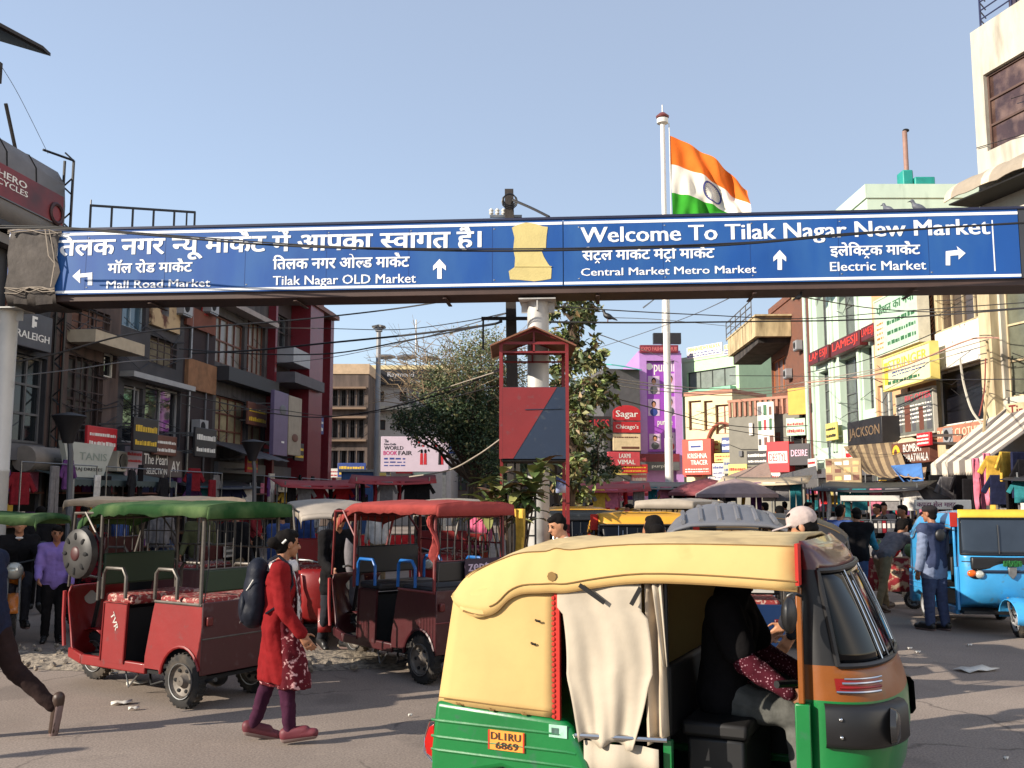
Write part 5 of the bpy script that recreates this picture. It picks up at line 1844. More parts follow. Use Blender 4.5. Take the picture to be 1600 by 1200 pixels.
spots = [(-9.0, 21, 2), (-8.2, 18.5, 8), (-4.1, 19, 5), (-3.2, 24, 9), (-6.2, 30, 3), (-2.4, 28, 4), (-9.6, 24.5, 6), (-7.6, 15.6, 2), (-8.6, 15.2, 5), (0.9, 19, 0), (1.8, 23, 4), (3.2, 20, 2), (3.9, 25, 7), (5.1, 22, 3), (5.6, 27, 5), (6.6, 19.5, 8), (7.3, 24, 0), (2.6, 31, 1), (4.8, 33, 9), (7.9, 20.8, 2), (8.8, 19.2, 6), (9.6, 22.2, 4), (6.4, 31, 7), (8.2, 29, 3), (-1.1, 22.5, 8), (10.4, 18.2, 5), (9.0, 26, 1), (-5.6, 17.6, 0), (0.2, 15.5, 2), (1.0, 21, 5), (2.3, 18.7, 3), (3.9, 16.2, 8), (4.4, 21.4, 0), (5.7, 16.9, 5), (6.2, 23.6, 4), (7.4, 18.2, 2), (8.6, 22.4, 8), (2.0, 25.4, 7), (3.3, 28.5, 5), (-7.1, 19.6, 8), (-8.0, 22.6, 2), (-3.6, 16.8, 5), (-1.7, 19.4, 2), (-6.4, 23.8, 0), (-4.4, 15.4, 2), (-3.5, 14.8, 5), (-2.9, 15.9, 8), (-5.2, 16.2, 6), (-4.9, 20.6, 2), (-6.0, 20.9, 0), (-2.8, 20.4, 3), (-7.0, 17.4, 5), (-0.6, 18.3, 4), (4.1, 17.9, 8), (7.9, 17.2, 2), (4.6, 16.6, 1)]
wheres = {}
for k, (x, y, ci) in enumerate(spots):
    src = (s1, s2)[k % 2]
    side_ = 'left' if x < -1 else ('middle' if x < 3.5 else 'right')
    near = 'near' if y < 20 else ('halfway along' if y < 26 else 'far along')
    cat_ = 'walking' if k % 2 else 'standing'
    lb = '%s shopper in a %s top %s the %s of the market street' % (cat_, nms[ci], near, side_)
    clone(src, (x, y, 0), R((k * 67) % 360), lb, 'shoppers in the market street', swap={cols[k % 2].name: cols[ci], 'charcoal cloth': (KDRK, KJEAN, KKHAKI)[k % 3], 'navy cloth': (KNAVY, KBLK, KGREY)[k % 3]})
# off to the left of the frame: two unseen men added for the shadows they throw on the road
person('unseen man in grey waiting on the road outside the left edge', (-6.9, 5.6, 0), R(10), skeleton(1.72, legL=(2, 2), legR=(-2, 2)), KGREY, KDRK, LEATH, voxel=0.02, face=False)
person('unseen man in navy walking outside the left edge', (-8.6, 6.4, 0), R(30), skeleton(1.70, legL=(18, 6), legR=(-14, 14)), KNAVY, KDRK, LEATH, voxel=0.02, face=False)

# motorcycle
ORT = paint('orange tank paint', (176, 100, 30), 0.35)
mt = thing('motorcycle', 'orange and black motorcycle parked in the shade at the left edge', 'motorcycle', (-6.62, 12.95, 0), R(-62))
wheel(mt, (0.72, 0, 0.30), 0.30, 0.09, STEEL)
wheel(mt, (-0.58, 0, 0.30), 0.30, 0.10, STEEL)
mb = MB()
mb.ell((0.22, 0, 0.80), (0.28, 0.14, 0.13), ORT, 16, 10)
mb.build('tank', mt)
mb = MB()
mb.ell((-0.28, 0, 0.77), (0.40, 0.13, 0.07), BLACK, 16, 8)
mb.build('seat', mt)
mb = MB()
mb.ell((0.05, 0, 0.42), (0.22, 0.16, 0.18), STEEL)
mb.tube([(0.45, 0, 0.85), (0.1, 0, 0.55), (-0.2, 0, 0.45), (-0.58, 0, 0.3)], 0.025, BLACK, 6)
mb.tube([(0.2, -0.12, 0.3), (-0.3, -0.14, 0.26), (-0.75, -0.14, 0.34)], 0.035, CHROME, 8)
mb.build('engine_frame', mt)
mb = MB()
for sg in (-1, 1):
    mb.tube([(0.72, sg * 0.07, 0.30), (0.48, sg * 0.07, 0.95)], 0.02, STEEL, 6)
mb.build('fork', mt)
mb = MB()
mb.tube([(0.30, 0.36, 1.03), (0.42, 0.22, 1.02), (0.47, 0, 0.98), (0.42, -0.22, 1.02), (0.30, -0.36, 1.03)], 0.014, BLACK, 6)
mb.build('handlebar', mt)
mb = MB()
mb.ell((0.56, 0, 0.90), (0.10, 0.11, 0.11), mat('lamp glass', (190, 190, 180), 0.1, 0.3))
mb.build('headlamp', mt)
mb = MB()
mb.sheet([[(0.72 + 0.33 * math.cos(R(a)), y, 0.30 + 0.33 * math.sin(R(a))) for y in (-0.06, 0, 0.06)] for a in range(20, 171, 15)], ORT)
mb.build('mudguard', mt, solid=0.01)
mb = MB()
for sg in (-1, 1):
    mb.tube([(0.42, sg * 0.22, 1.02), (0.40, sg * 0.30, 1.18)], 0.007, BLACK, 5)
    mb.ell((0.40, sg * 0.32, 1.22), (0.02, 0.06, 0.045), BLACK)
mb.build('mirrors', mt)
# ------------------------------------------------------------------ buildings
SH = mat('roller shutter', (96, 94, 92), 0.6, 0.2, second=(70, 68, 66), tex='wave', sscale=6, sthr=0.5, swid=0.3)
class Building(Frame):
    def __init__(s, name, label, p0, p1, height, depth, wall, cat='building', group=None):
        Frame.__init__(s, p0, p1)
        s.t = thing(name, label, cat, s.p0, s.rz, group)
        s.H, s.D, s.wm, s.op = height, depth, wall, []
    def window(s, pl, pr, yt, yb, frame=WHITE, glass=GLASS, nx=2, nz=1, name='window', recess=0.16, fw=0.05, bars=None, grid=None, uz=None, pane='pane'):
        u0, u1, z0, z1 = uz or s.rect(pl, pr, yt, yb)
        u0, u1 = max(u0, 0.04), min(u1, s.W - 0.04)
        z1 = min(z1, s.H - 0.05)
        if u1 - u0 < 0.08 or z1 - z0 < 0.08:
            return None
        s.op.append((u0, u1, z0, z1, recess))
        y = recess
        mb = MB()
        e = 0.003
        for k in range(nx + 1):
            x = u0 + (u1 - u0) * k / nx
            x = min(max(x, u0 + fw / 2 + e), u1 - fw / 2 - e)
            mb.box(x - fw / 2, x + fw / 2, y - 0.05, y - 0.004, z0 + e, z1 - e, frame)
        for k in range(nz + 1):
            z = z0 + (z1 - z0) * k / nz
            z = min(max(z, z0 + fw / 2 + e), z1 - fw / 2 - e)
            mb.box(u0 + e, u1 - e, y - 0.046, y - 0.006, z - fw / 2, z + fw / 2, frame)
        if bars:
            n, m, bm2 = bars
            for k in range(1, n):
                x = u0 + (u1 - u0) * k / n
                mb.box(x - 0.014, x + 0.014, -0.03, -0.005, z0, z1, bm2)
            for k in range(1, m):
                z = z0 + (z1 - z0) * k / m
                mb.box(u0, u1, -0.034, -0.008, z - 0.014, z + 0.014, bm2)
        o = mb.build(name, s.t)
        mb = MB()
        mb.add([(u0, y, z0), (u1, y, z0), (u1, y, z1), (u0, y, z1)], [(0, 1, 2, 3)], glass)
        mb.add([(u0, y + 0.012, z0), (u0, y + 0.012, z1), (u1, y + 0.012, z1), (u1, y + 0.012, z0)], [(0, 1, 2, 3)], glass)
        mb.build(pane, o, smooth=0, recalc=False)
        return o
    def slab(s, name, pl, pr, yt, yb, out, m, inn=0.0, bevel=0.0, uz=None):
        u0, u1, z0, z1 = uz or s.rect(pl, pr, yt, yb)
        mb = MB()
        mb.box(u0, u1, -out, -inn - 0.002, z0, z1, m)
        return mb.build(name, s.t, bevel=bevel)
    def finish(s, parapet=None, roofm=None):
        mb = MB()
        xs = sorted(set([0, s.W] + [round(v, 4) for o in s.op for v in o[:2]]))
        zs = sorted(set([0, s.H] + [round(v, 4) for o in s.op for v in o[2:4]]))
        for i in range(len(xs) - 1):
            for j in range(len(zs) - 1):
                xm, zm = (xs[i] + xs[i + 1]) / 2, (zs[j] + zs[j + 1]) / 2
                if any(o[0] < xm < o[1] and o[2] < zm < o[3] for o in s.op):
                    continue
                mb.add([(xs[i], 0, zs[j]), (xs[i + 1], 0, zs[j]), (xs[i + 1], 0, zs[j + 1]), (xs[i], 0, zs[j + 1])], [(0, 1, 2, 3)], s.wm)
        for (a, b, c_, d_, r) in s.op:
            q = [(a, c_), (b, c_), (b, d_), (a, d_)]
            for k in range(4):
                (x0, z0), (x1, z1) = q[k], q[(k + 1) % 4]
                mb.add([(x0, 0, z0), (x0, r, z0), (x1, r, z1), (x1, 0, z1)], [(0, 1, 2, 3)], s.wm)
        W, H, D = s.W, s.H, s.D
        mb.add([(0, 0, 0), (0, D, 0), (0, D, H), (0, 0, H), (W, 0, 0), (W, D, 0), (W, D, H), (W, 0, H)], [(0, 1, 2, 3), (4, 7, 6, 5), (1, 5, 6, 2), (3, 2, 6, 7)], s.wm)
        mb.build('wall', s.t, smooth=0, recalc=False)
        if parapet:
            mb = MB()
            mb.box(-0.05, W + 0.05, -0.06, 0.15, H - 0.02, H + parapet, roofm or s.wm)
            mb.box(-0.05, 0.12, 0.15, D, H - 0.02, H + parapet, roofm or s.wm)
            mb.box(W - 0.12, W + 0.05, 0.15, D, H - 0.02, H + parapet, roofm or s.wm)
            mb.build('parapet', s.t)
def clutter(F_, seed, n, z0=3.2, where=''):
    """drain pipes, meter boxes, cooling units and loose wiring on a facade"""
    r = random.Random(seed)
    W, H = F_.W, F_.H
    for k in range(n):
        u, z, kind = r.uniform(0.3, W - 0.3), r.uniform(z0, H - 0.8), r.random()
        if any(o[0] - 0.35 < u < o[1] + 0.35 and o[2] - 0.5 < z < o[3] + 0.5 for o in F_.op):
            kind = 0.9
        if kind < 0.3 and any(o[0] - 0.15 < u < o[1] + 0.15 for o in F_.op):
            kind = 0.9
        mb = MB()
        if kind < 0.3:
            mb.tube([(u, -0.06, 0.3), (u, -0.06, H - 0.3), (u, 0.2, H - 0.05)], r.choice((0.03, 0.045)), r.choice((SGRY, STEEL, SBRN)), 6)
            mb.build('drain_pipe', F_.t)
        elif kind < 0.55:
            mb.box(u - 0.3, u + 0.3, -0.32, -0.05, z, z + 0.42, GREYPAINT)
            mb.lathe([(0.02, -0.345), (0.15, -0.335), (0.16, -0.32)], DARK, 14, (u - 0.08, 0, z + 0.21), 'y')
            mb.box(u - 0.3, u + 0.3, -0.3, -0.002, z - 0.05, z - 0.01, STEEL)
            mb.build('cooling_unit', F_.t)
        elif kind < 0.8:
            w = r.uniform(0.15, 0.5)
            mb.box(u, u + w, -0.10, -0.003, z, z + r.uniform(0.2, 0.6), r.choice((SGRY, SBLK, SWHT, SRED, SBRN)))
            mb.build('meter_box', F_.t)
        else:
            a = r.uniform(0.5, 2.0)
            mb.tube([(max(0.05, u - a), -0.05, z), (u, -0.07, z - 0.25), (min(W - 0.05, u + a), -0.05, z + r.uniform(-.4, .4))], 0.012, SBLK, 4)
            mb.build('loose_wire', F_.t)
def wallsign(F_, name, label, pl, pr, yt, yb, bgm, texts=(), out=0.15, thick=0.10, cat='sign', uz=None, rim=None, extra=None, group=None):
    """a board fixed to a facade; texts = (string, x0, x1, z0, z1 as fractions, material)"""
    u0, u1, z0, z1 = uz or F_.rect(pl, pr, yt, yb, out)
    t = thing(name, label, cat, F_.world(u0, -out, z0), F_.rz, group)
    w, h = u1 - u0, z1 - z0
    mb = MB()
    mb.box(0, w, 0, thick, 0, h, bgm)
    mb.build('board', t, bevel=min(0.015, h * 0.05))
    if rim:
        mb = MB()
        e = min(0.05, h * 0.08)
        mb.box(-e, w + e, -0.02, thick, -e, 0, rim)
        mb.box(-e, w + e, -0.02, thick, h, h + e, rim)
        mb.box(-e, 0, -0.02, thick, 0, h, rim)
        mb.box(w, w + e, -0.02, thick, 0, h, rim)
        mb.build('frame', t)
    for sx in ((0.2, 0.8) if w > 0.6 else (0.5,)):
        pass
    if out - thick > 0.02:
        mb = MB()
        for sx in (0.12, 0.88):
            for sz in (0.2, 0.8):
                mb.box(w * sx - 0.02, w * sx + 0.02, thick, out - 0.004, h * sz - 0.02, h * sz + 0.02, STEEL)
        mb.build('bracket', t)
    if texts:
        mb = MB()
        for (b, xa, xb, za, zb, m) in texts:
            put_text(mb, b, w * xa, w * xb, h * za, h * zb, -0.008, m, 0.02)
        mb.build('lettering', t, smooth=0, recalc=False)
    if extra:
        mb = MB()
        extra(mb, w, h)
        mb.build('artwork', t, smooth=0)
    return t
TXW = mat('white letters', (226, 222, 214), 0.5, var=0.06)
TXB = mat('black letters', (30, 28, 30), 0.6)
TXR = mat('red letters', (176, 30, 34), 0.6)
TXY = mat('yellow letters', (220, 180, 50), 0.6)
TXG = mat('green letters', (50, 100, 62), 0.6)
TXBL = mat('blue letters', (40, 60, 130), 0.6)
SRED = mat('red signboard', (186, 36, 44), 0.5, var=0.15)
SBLK = mat('black signboard', (34, 32, 34), 0.5)
SGRY = mat('grey signboard', (88, 88, 92), 0.5)
SWHT = mat('white signboard', (214, 208, 198), 0.5, var=0.15)
SYEL = mat('yellow signboard', (216, 196, 110), 0.5, var=0.12)
SGRN = mat('pale green signboard', (176, 204, 178), 0.5, var=0.15)
SPUR = mat('purple signboard', (150, 70, 176), 0.45, var=0.10)
SBRN = mat('brown signboard', (104, 62, 48), 0.6)
def blocks(cols_, nx, nz, seed, gap=0.15, pw=0.9):
    """rows of small printed pictures or goods on a poster"""
    def f(mb, w, h):
        r = random.Random(seed)
        for i in range(nx):
            for j in range(nz):
                x0, z0 = w * (i + gap / 2) / nx, h * (j + gap / 2) / nz
                a, b = w * (1 - gap) / nx * r.uniform(.6, 1), h * (1 - gap) / nz * r.uniform(.55, 1)
                m = r.choice(cols_)
                mb.box(x0, x0 + a, -0.006 - 0.002 * ((i + j) % 2), -0.001, z0, z0 + b, m)
    return f
def lines(m, n, seed, x0=0.06, x1=0.94, z0=0.1, z1=0.9):
    """rows of print too small to read, as uneven short strokes"""
    def f(mb, w, h):
        r = random.Random(seed)
        for k in range(n):
            z = h * (z0 + (z1 - z0) * (k + 0.2) / n)
            hh = h * (z1 - z0) / n * r.uniform(.35, .6)
            x = w * x0
            while x < w * x1:
                L = w * r.uniform(0.02, 0.09)
                mb.box(x, min(x + L, w * x1), -0.007, -0.001, z, z + hh * r.uniform(.7, 1), m)
                x += L + w * r.uniform(0.01, 0.03)
    return f
def both(*fs):
    def f(mb, w, h):
        for q in fs:
            q(mb, w, h)
    return f
XR = 13.0
def yr(px, X=XR, py=570):
    r = ray(px, py)
    return X * r.y / r.x
# ---- right row, far to near
# pale green and white panelled shop building
PGRN = mat('pale green panels', (190, 208, 190), 0.6, var=0.08, scale=1.5, second=(150, 168, 150), sscale=2.0, sthr=0.68, swid=0.2, stretch=(1, 1, 0.2))
Bg = Building('shop_building', 'pale green and white panelled building with arched windows and three red shop signs', (XR, yr(1259)), (XR, yr(1366)), at(1397, 288, yr(1366)).z - 0.5, 9, PGRN)
CG = mat('grey curtain glass', (86, 92, 92), 0.15, spec=0.6, var=0.25)
for pl, pr in ((1276, 1294), (1309, 1340)):
    u0, u1, z0, z1 = Bg.rect(pl, pr, 458 if pl < 1300 else 440, 548 if pl < 1300 else 528)
    Bg.window(0, 0, 0, 0, glass=CG, nx=1, nz=2, uz=(u0, u1, z0, z0 + (z1 - z0) * 1.25), recess=0.35, frame=STEEL)
    mb = MB()
    r = (u1 - u0) / 2
    zc = z0 + (z1 - z0) * 1.25 - r * 1.3
    poly = [(u0 - 0.01, zc)] + [((u0 + u1) / 2 - r * math.cos(R(a)), zc + r * 1.25 * math.sin(R(a))) for a in range(0, 181, 15)] + [(u1 + 0.01, zc), (u1 + 0.01, zc + r * 1.3 + 0.1), (u0 - 0.01, zc + r * 1.3 + 0.1)]
    mb.prism(poly, -0.03, 0.05, PGRN)
    mb.build('arch_panel', Bg.t, smooth=0)
for pl, pr, yt, yb in ((1281, 1299, 578, 700), (1313, 1343, 556, 670), (1349, 1364, 540, 640), (1286, 1296, 330, 440)):
    Bg.window(pl, pr, yt, yb, glass=CG, nx=2, nz=4, recess=0.30, frame=STEEL)
for pl in (1262, 1272, 1300, 1304, 1345):
    u = Bg.uz(pl, 600)[0]
    mb = MB()
    mb.box(u - 0.10, u + 0.10, -0.10, -0.002, 3.6, Bg.H - 0.2, PGRN)
    mb.build('pilaster', Bg.t, bevel=0.02)
for pl, pr, yt, yb, lb in ((1263, 1294, 545, 566, 'red shop sign on the pale green building, farthest of its three'), (1298, 1343, 525, 549, 'red shop sign on the pale green building, middle of its three'), (1345, 1366, 508, 530, 'red shop sign on the pale green building, nearest of its three')):
    wallsign(Bg, 'shop_sign', lb, pl, pr, yt, yb, mat('dark red sign face', (88, 26, 28), 0.5), [('LAMESJI', 0.06, 0.94, 0.15, 0.85, mat('bright red letters', (214, 60, 44), 0.5))], out=0.35, thick=0.3)
Bg.finish(0.5)
wallsign(Bg, 'shop_sign', 'long black shop sign with raised bronze lettering under the pale green building', 1324, 1378, 655, 695, SBLK, [('JACKSON', 0.06, 0.94, 0.22, 0.72, mat('bronze letters', (120, 98, 74), 0.5))], out=0.9, thick=0.85)
# mid section with the stacked signboards
Bm = Building('shop_building', 'orange washed building behind the stacked yellow and green signboards', (XR, yr(1366)), (XR, yr(1461)), at(1461, 352, 30).z - 0.45, 9, mat('peach plaster', (206, 160, 118), 0.85, var=0.15))
u = Bm.rect(1437, 1460, 440, 560)
mb = MB()
for k in range(16):
    z = u[2] + (u[3] - u[2]) * k / 16
    mb.obox(((u[0] + u[1]) / 2, -0.06, z), (u[1] - u[0], 0.03, 0.20), (R(-25), 0, 0), mat('brown louvre', (96, 56, 44), 0.6))
mb.build('louvre', Bm.t)
Bm.window(1372, 1395, 600, 660, glass=CG, nx=2)
Bm.finish(0.4)
wallsign(Bm, 'signboard', 'big pale green signboard with green print, highest of the stacked boards', 1367, 1434, 455, 545, SGRN, [('फैशन का नया', 0.06, 0.94, 0.72, 0.92, TXG)], out=0.55, thick=0.35, rim=mat('cream rim', (206, 200, 180), 0.6), extra=both(lines(TXG, 3, 4, 0.30, 0.95, 0.08, 0.62), lines(mat('orange print', (206, 120, 50), 0.6), 6, 9, 0.04, 0.2, 0.08, 0.62)))
wallsign(Bm, 'signboard', 'yellow signboard with yellow and blue print between the green board and the poster', 1380, 1454, 548, 600, mat('cream yellow signboard', (214, 210, 170), 0.5, var=0.1), [('STRINGER', 0.12, 0.94, 0.58, 0.88, TXY)], out=0.7, thick=0.25, rim=SYEL, extra=both(lines(TXBL, 2, 8, 0.2, 0.9, 0.34, 0.52), lines(TXG, 1, 5, 0.1, 0.8, 0.08, 0.3), lambda mb, w, h: mb.box(0.02 * w, 0.11 * w, -0.007, -0.001, 0.15 * h, 0.85 * h, TXY)))
wallsign(Bm, 'poster', 'dark printed shop poster with red heading beside the long black sign', 1402, 1459, 612, 678, mat('grey green poster', (104, 106, 100), 0.6, var=0.3), [('BIG OFFER', 0.25, 0.96, 0.80, 0.95, mat('pink letters', (196, 70, 84), 0.6))], out=0.3, thick=0.1, rim=WHITEP, extra=both(lines(TXW, 5, 21, 0.05, 0.95, 0.25, 0.75), blocks([SBLK, SGRY, SBRN], 5, 1, 3)))
wallsign(Bm, 'shop_sign', 'brown snack shop sign with white capitals and a round yellow face', 1393, 1452, 690, 724, SBRN, [('BOMBAY', 0.34, 0.84, 0.52, 0.90, TXW), ('CHAATWALA', 0.30, 0.98, 0.08, 0.44, TXW)], out=1.2, thick=0.25, extra=lambda mb, w, h: (mb.ell((w * 0.14, -0.01, h * 0.5), (w * 0.11, 0.02, h * 0.42), TXY, 20, 10), mb.ell((w * 0.14, -0.02, h * 0.56), (w * 0.05, 0.02, h * 0.18), SBRN, 12, 8)))
wallsign(Bm, 'shop_sign', 'small tilted red board above the snack shop sign', 1432, 1452, 676, 697, SRED, [], out=1.3, thick=0.1, extra=lines(TXW, 3, 2))
# cream building with the torn white hoarding
Bw = Building('shop_building', 'cream building with torn white hoarding and large black window', (XR, yr(1461)), (XR, yr(1541)), at(1541, 355, 26.6).z - 0.45, 9, CREAM)
Bw.window(1464, 1538, 440, 505, nx=4, nz=1, frame=CREAM, glass=mat('brown glass', (70, 56, 48), 0.2, spec=0.6))
Bw.window(1464, 1537, 572, 662, nx=1, nz=1, frame=WHITE, glass=mat('black window film', (22, 22, 28), 0.25))
Bw.finish(0.4, WHITEP)
mb = MB()
wallsign(Bw, 'hoarding', 'torn white hoarding above the black window', 1461, 1536, 508, 570, mat('torn white vinyl', (218, 214, 206), 0.6, var=0.08, second=(120, 108, 100), sscale=5, sthr=0.66, swid=0.05), [], out=0.2, thick=0.12)
wallsign(Bw, 'shop_sign', 'faded brick pink clothier sign below the black window', 1464, 1545, 662, 690, mat('faded brick sign', (172, 116, 92), 0.6), [('RAJAT CLOTHIERS', 0.02, 0.98, 0.2, 0.8, mat('cream letters', (226, 206, 176), 0.6))], out=0.3, thick=0.2)
# near white building with the deep framed window
p0 = (12.95, yr(1541))
Bn = Building('corner_building', 'tall white corner building with a deep brown glazed bay and rooftop railing', (12.6, yr(1523, 12.6, 180)), (14.6, 17.2), 14.5, 9, WHITEP)
BRG = mat('brown bay glass', (66, 46, 42), 0.12, spec=0.7, var=0.4, scale=1.5, second=(120, 96, 84), sscale=2.2, sthr=0.6, swid=0.3)
u0, u1, z0, z1 = Bn.rect(1538, 1600, 88, 222)
u0 = Bn.uz(1538, 150)[0]
zb_ = Bn.uz(1540, 238)[1]
zt_ = Bn.uz(1540, 115)[1]
Bn.window(0, 0, 0, 0, uz=(u0, Bn.W - 0.5, zb_, zt_), nx=5, nz=3, frame=mat('bay frame', (84, 62, 54), 0.6), glass=BRG, recess=0.16, fw=0.06)
zg0, zg1 = Bn.uz(1566, 622)[1], Bn.uz(1566, 452)[1]
Bn.window(0, 0, 0, 0, uz=(Bn.uz(1566, 540)[0], Bn.W - 0.5, zg0, zg1), nx=3, nz=3, frame=CREAM, glass=mat('dusty green glass', (96, 98, 84), 0.2, spec=0.6, var=0.4, scale=2), recess=0.2)
mb = MB()
uL_ = Bn.uz(1541, 500)[0]
mb.box(uL_, Bn.uz(1560, 500)[0], -0.25, -0.003, 3.4, zg1 + 1.2, CREAM)
mb.build('pilaster', Bn.t)
mb = MB()
Hn = Bn.H
for z in (0.25, 0.5, 0.75, 1.0):
    mb.tube([(0.3, 0.1, Hn + z), (Bn.W, 0.1, Hn + z)], 0.02, mat('navy railing', (40, 46, 80), 0.5), 6)
    mb.tube([(0.3, 0.1, Hn + z), (0.0, 0.55, Hn + z)], 0.02, mat('navy railing', (40, 46, 80), 0.5), 6)
for k in range(8):
    x = 0.3 + (Bn.W - 0.3) * k / 7
    mb.box(x - 0.02, x + 0.02, 0.08, 0.12, Hn, Hn + 1.0, mat('navy railing', (40, 46, 80), 0.5))
mb.build('railing', Bn.t)
mb = MB()
mb.box(1.1, 1.9, 0.3, 0.6, Hn + 0.02, Hn + 0.75, mat('cooler body', (52, 44, 60), 0.6))
mb.build('rooftop_unit', Bn.t, bevel=0.03)
# scalloped grey window awning wrapping the corner
zA = Bn.uz(1530, 304, 0.6)[1]
mb = MB()
AWG = mat('grey awning fabric', (150, 138, 122), 0.8, var=0.15)
AWL = mat('pale awning stripe', (206, 190, 164), 0.8)
P = []
for i in range(31):
    x = -0.15 + (Bn.W + 0.15) * i / 30
    row = []
    for j in range(7):
        a = R(90 * j / 6)
        row.append((x, -0.05 - 0.95 * math.sin(a), zA + 0.62 * math.cos(a) + 0.05 * abs(math.sin(i * 0.9))))
    P.append(row)
for i in range(30):
    mb.sheet([P[i], P[i + 1]], AWG if i % 5 else AWL)
mb.build('window_awning', Bn.t, solid=0.03, smooth=0)
mb = MB()
mb.box(-0.1, Bn.W, -0.9, -0.02, zA - 0.08, zA - 0.04, DARK)  # near-black sheet paints the shade on the awning's underside
mb.build('awning_shade_sheet', Bn.t)
Bn.finish()
wallsign(Bn, 'roof_sign', 'pinkish red slatted board on the roof of the white corner building', 0, 0, 0, 0, mat('salmon board', (206, 110, 104), 0.6), [], out=-0.2, thick=0.15, uz=(1.9, 6.5, Hn + 0.05, Hn + 1.9), extra=lambda mb, w, h: [mb.box(0, w, -0.01, -0.001, h * k / 6 - 0.03, h * k / 6 + 0.03, SRED) for k in range(1, 6)])
wallsign(Bn, 'shop_sign', 'cream strip with red script under the dusty green glass, right edge', 1572, 1625, 628, 655, CREAM, [('Tina', 0.1, 0.7, 0.1, 0.9, mat('dark red letters', (110, 30, 30), 0.6))], out=0.3, thick=0.1)
# teal water tank and chimney on the green building's roof
Yk = yr(1366) + 0.9
zk0 = Bg.H + 0.02
Bt = thing('water_tank', 'teal rooftop water tank box beside a rusty chimney pipe', 'water tank', (at(1432, 300, Yk).x, Yk, zk0))
zt0 = 0.3
TEAL = mat('teal tank', (30, 140, 128), 0.5)
mb = MB()
mb.box(-0.2, 0.55, -0.4, 0.4, 0.0, 0.95, TEAL)
mb.box(-0.6, -0.22, -0.3, 0.3, 0.0, 1.25, TEAL)
mb.build('tank_body', Bt, bevel=0.04)
mb = MB()
zt1 = at(1424, 202, Yk).z - zk0
mb.tube([(-0.25, 0.2, zt0 + 0.6), (-0.25, 0.2, zt1)], 0.09, mat('rusty pipe', (150, 116, 104), 0.7), 10)
mb.box(-0.36, -0.1, 0.0, 0.4, zt0 + 0.66, zt0 + 0.98, mat('chimney box', (80, 60, 52), 0.7))
mb.ell((-0.2, 0.2, zt1 + 0.03), (0.13, 0.1, 0.07), DARK)
mb.build('chimney_pipe', Bt)

# ---- brick house with the projecting cream balcony
Bb = Building('brick_house', 'narrow brick house with a projecting cream balcony', (13.4, yr(1205, 13.4)), (13.2, yr(1259, 13.2) + 0.05), 11.2, 8, BRICK)
Bb.window(1206, 1228, 560, 612, nx=3, frame=mat('orange wood frame', (186, 110, 70), 0.6), glass=mat('curtained pane', (120, 96, 84), 0.3))
Bb.finish(0.3)
# balcony slab block reaching left, faces the street
zb0 = at(1190, 575, 50).z
zb1 = at(1190, 522, 50).z
mb = MB()
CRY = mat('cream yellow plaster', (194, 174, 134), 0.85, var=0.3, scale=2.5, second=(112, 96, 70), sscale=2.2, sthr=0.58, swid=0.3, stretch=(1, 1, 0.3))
def wl_(px, py, Y):
    q = at(px, py, Y)
    d = q - Bb.p0
    return (d.dot(Bb.d), -d.dot(Bb.n), q.z)
mb.box(Bb.W * -0.40, Bb.W * 0.66, -1.7, -0.02, zb1 - 0.95, zb1, CRY)
mb.box(Bb.W * -0.43, Bb.W * 0.69, -1.74, -0.02, zb1 + 0.001, zb1 + 0.08, CRY)
mb.prism([(Bb.W * -0.34, zb1 - 1.45), (Bb.W * 0.60, zb1 - 1.2), (Bb.W * 0.60, zb1 - 0.952), (Bb.W * -0.34, zb1 - 0.952)], -1.5, -0.02, DCONC)  # dark prism paints in the shadowed recess below the parapet
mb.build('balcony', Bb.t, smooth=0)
mb = MB()
for z in (0.35, 0.7, 1.0):
    mb.tube([(Bb.W * -0.5, -1.65, zb1 + z), (Bb.W * 0.5, -1.65, zb1 + z)], 0.03, STEEL, 6)
for k in range(6):
    x = Bb.W * (-0.5 + k / 5)
    mb.tube([(x, -1.65, zb1), (x, -1.65, zb1 + 1.0)], 0.03, STEEL, 6)
mb.build('balcony_railing', Bb.t)
mb = MB()
mb.box(Bb.W * 0.75, Bb.W * 1.0, -0.1, 0.3, 11.0, 12.6, CRY)
mb.box(Bb.W * 0.65, Bb.W * 1.05, -0.3, 0.4, 12.6, 12.9, mat('peach plaster', (206, 160, 118), 0.85))
mb.build('roof_column', Bb.t)
# low grey shop building in front of it
Bq = Building('shop_building', 'low grey rendered shop building with red railing bricks below the cream balcony', (10.4, 46.0), (13.1, yr(1250, 13.1)), 5.6, 3.0, mat('grey render', (122, 118, 108), 0.8, var=0.12))
Bq.window(1232, 1262, 655, 705, nx=1, frame=WHITE, glass=DARK)
mb = MB()
for k in range(14):
    x = 0.1 + (Bq.W - 0.2) * k / 13
    mb.box(x - 0.06, x + 0.06, -0.06, 0.06, 5.6, 6.3, mat('faded brick', (170, 120, 100), 0.8))
mb.box(0, Bq.W, -0.08, 0.08, 6.3, 6.42, mat('faded brick', (170, 120, 100), 0.8))
mb.build('roof_balustrade', Bq.t)
Bq.finish()
wallsign(Bq, 'poster', 'tall white poster of small red and black pictures leaning on the grey shop wall', 1184, 1210, 628, 722, SWHT, [], out=0.5, thick=0.05, extra=blocks([SRED, SBRN, SBLK, TXG, SGRY], 3, 4, 12, 0.25))
wallsign(Bq, 'shop_sign', 'bright red box sign with white word panel', 1198, 1233, 690, 738, SRED, [('DESTYL', 0.12, 0.88, 0.36, 0.62, TXR)], out=1.2, thick=0.5, extra=lambda mb, w, h: mb.box(w * 0.08, w * 0.92, -0.006, -0.001, h * 0.30, h * 0.68, TXW))
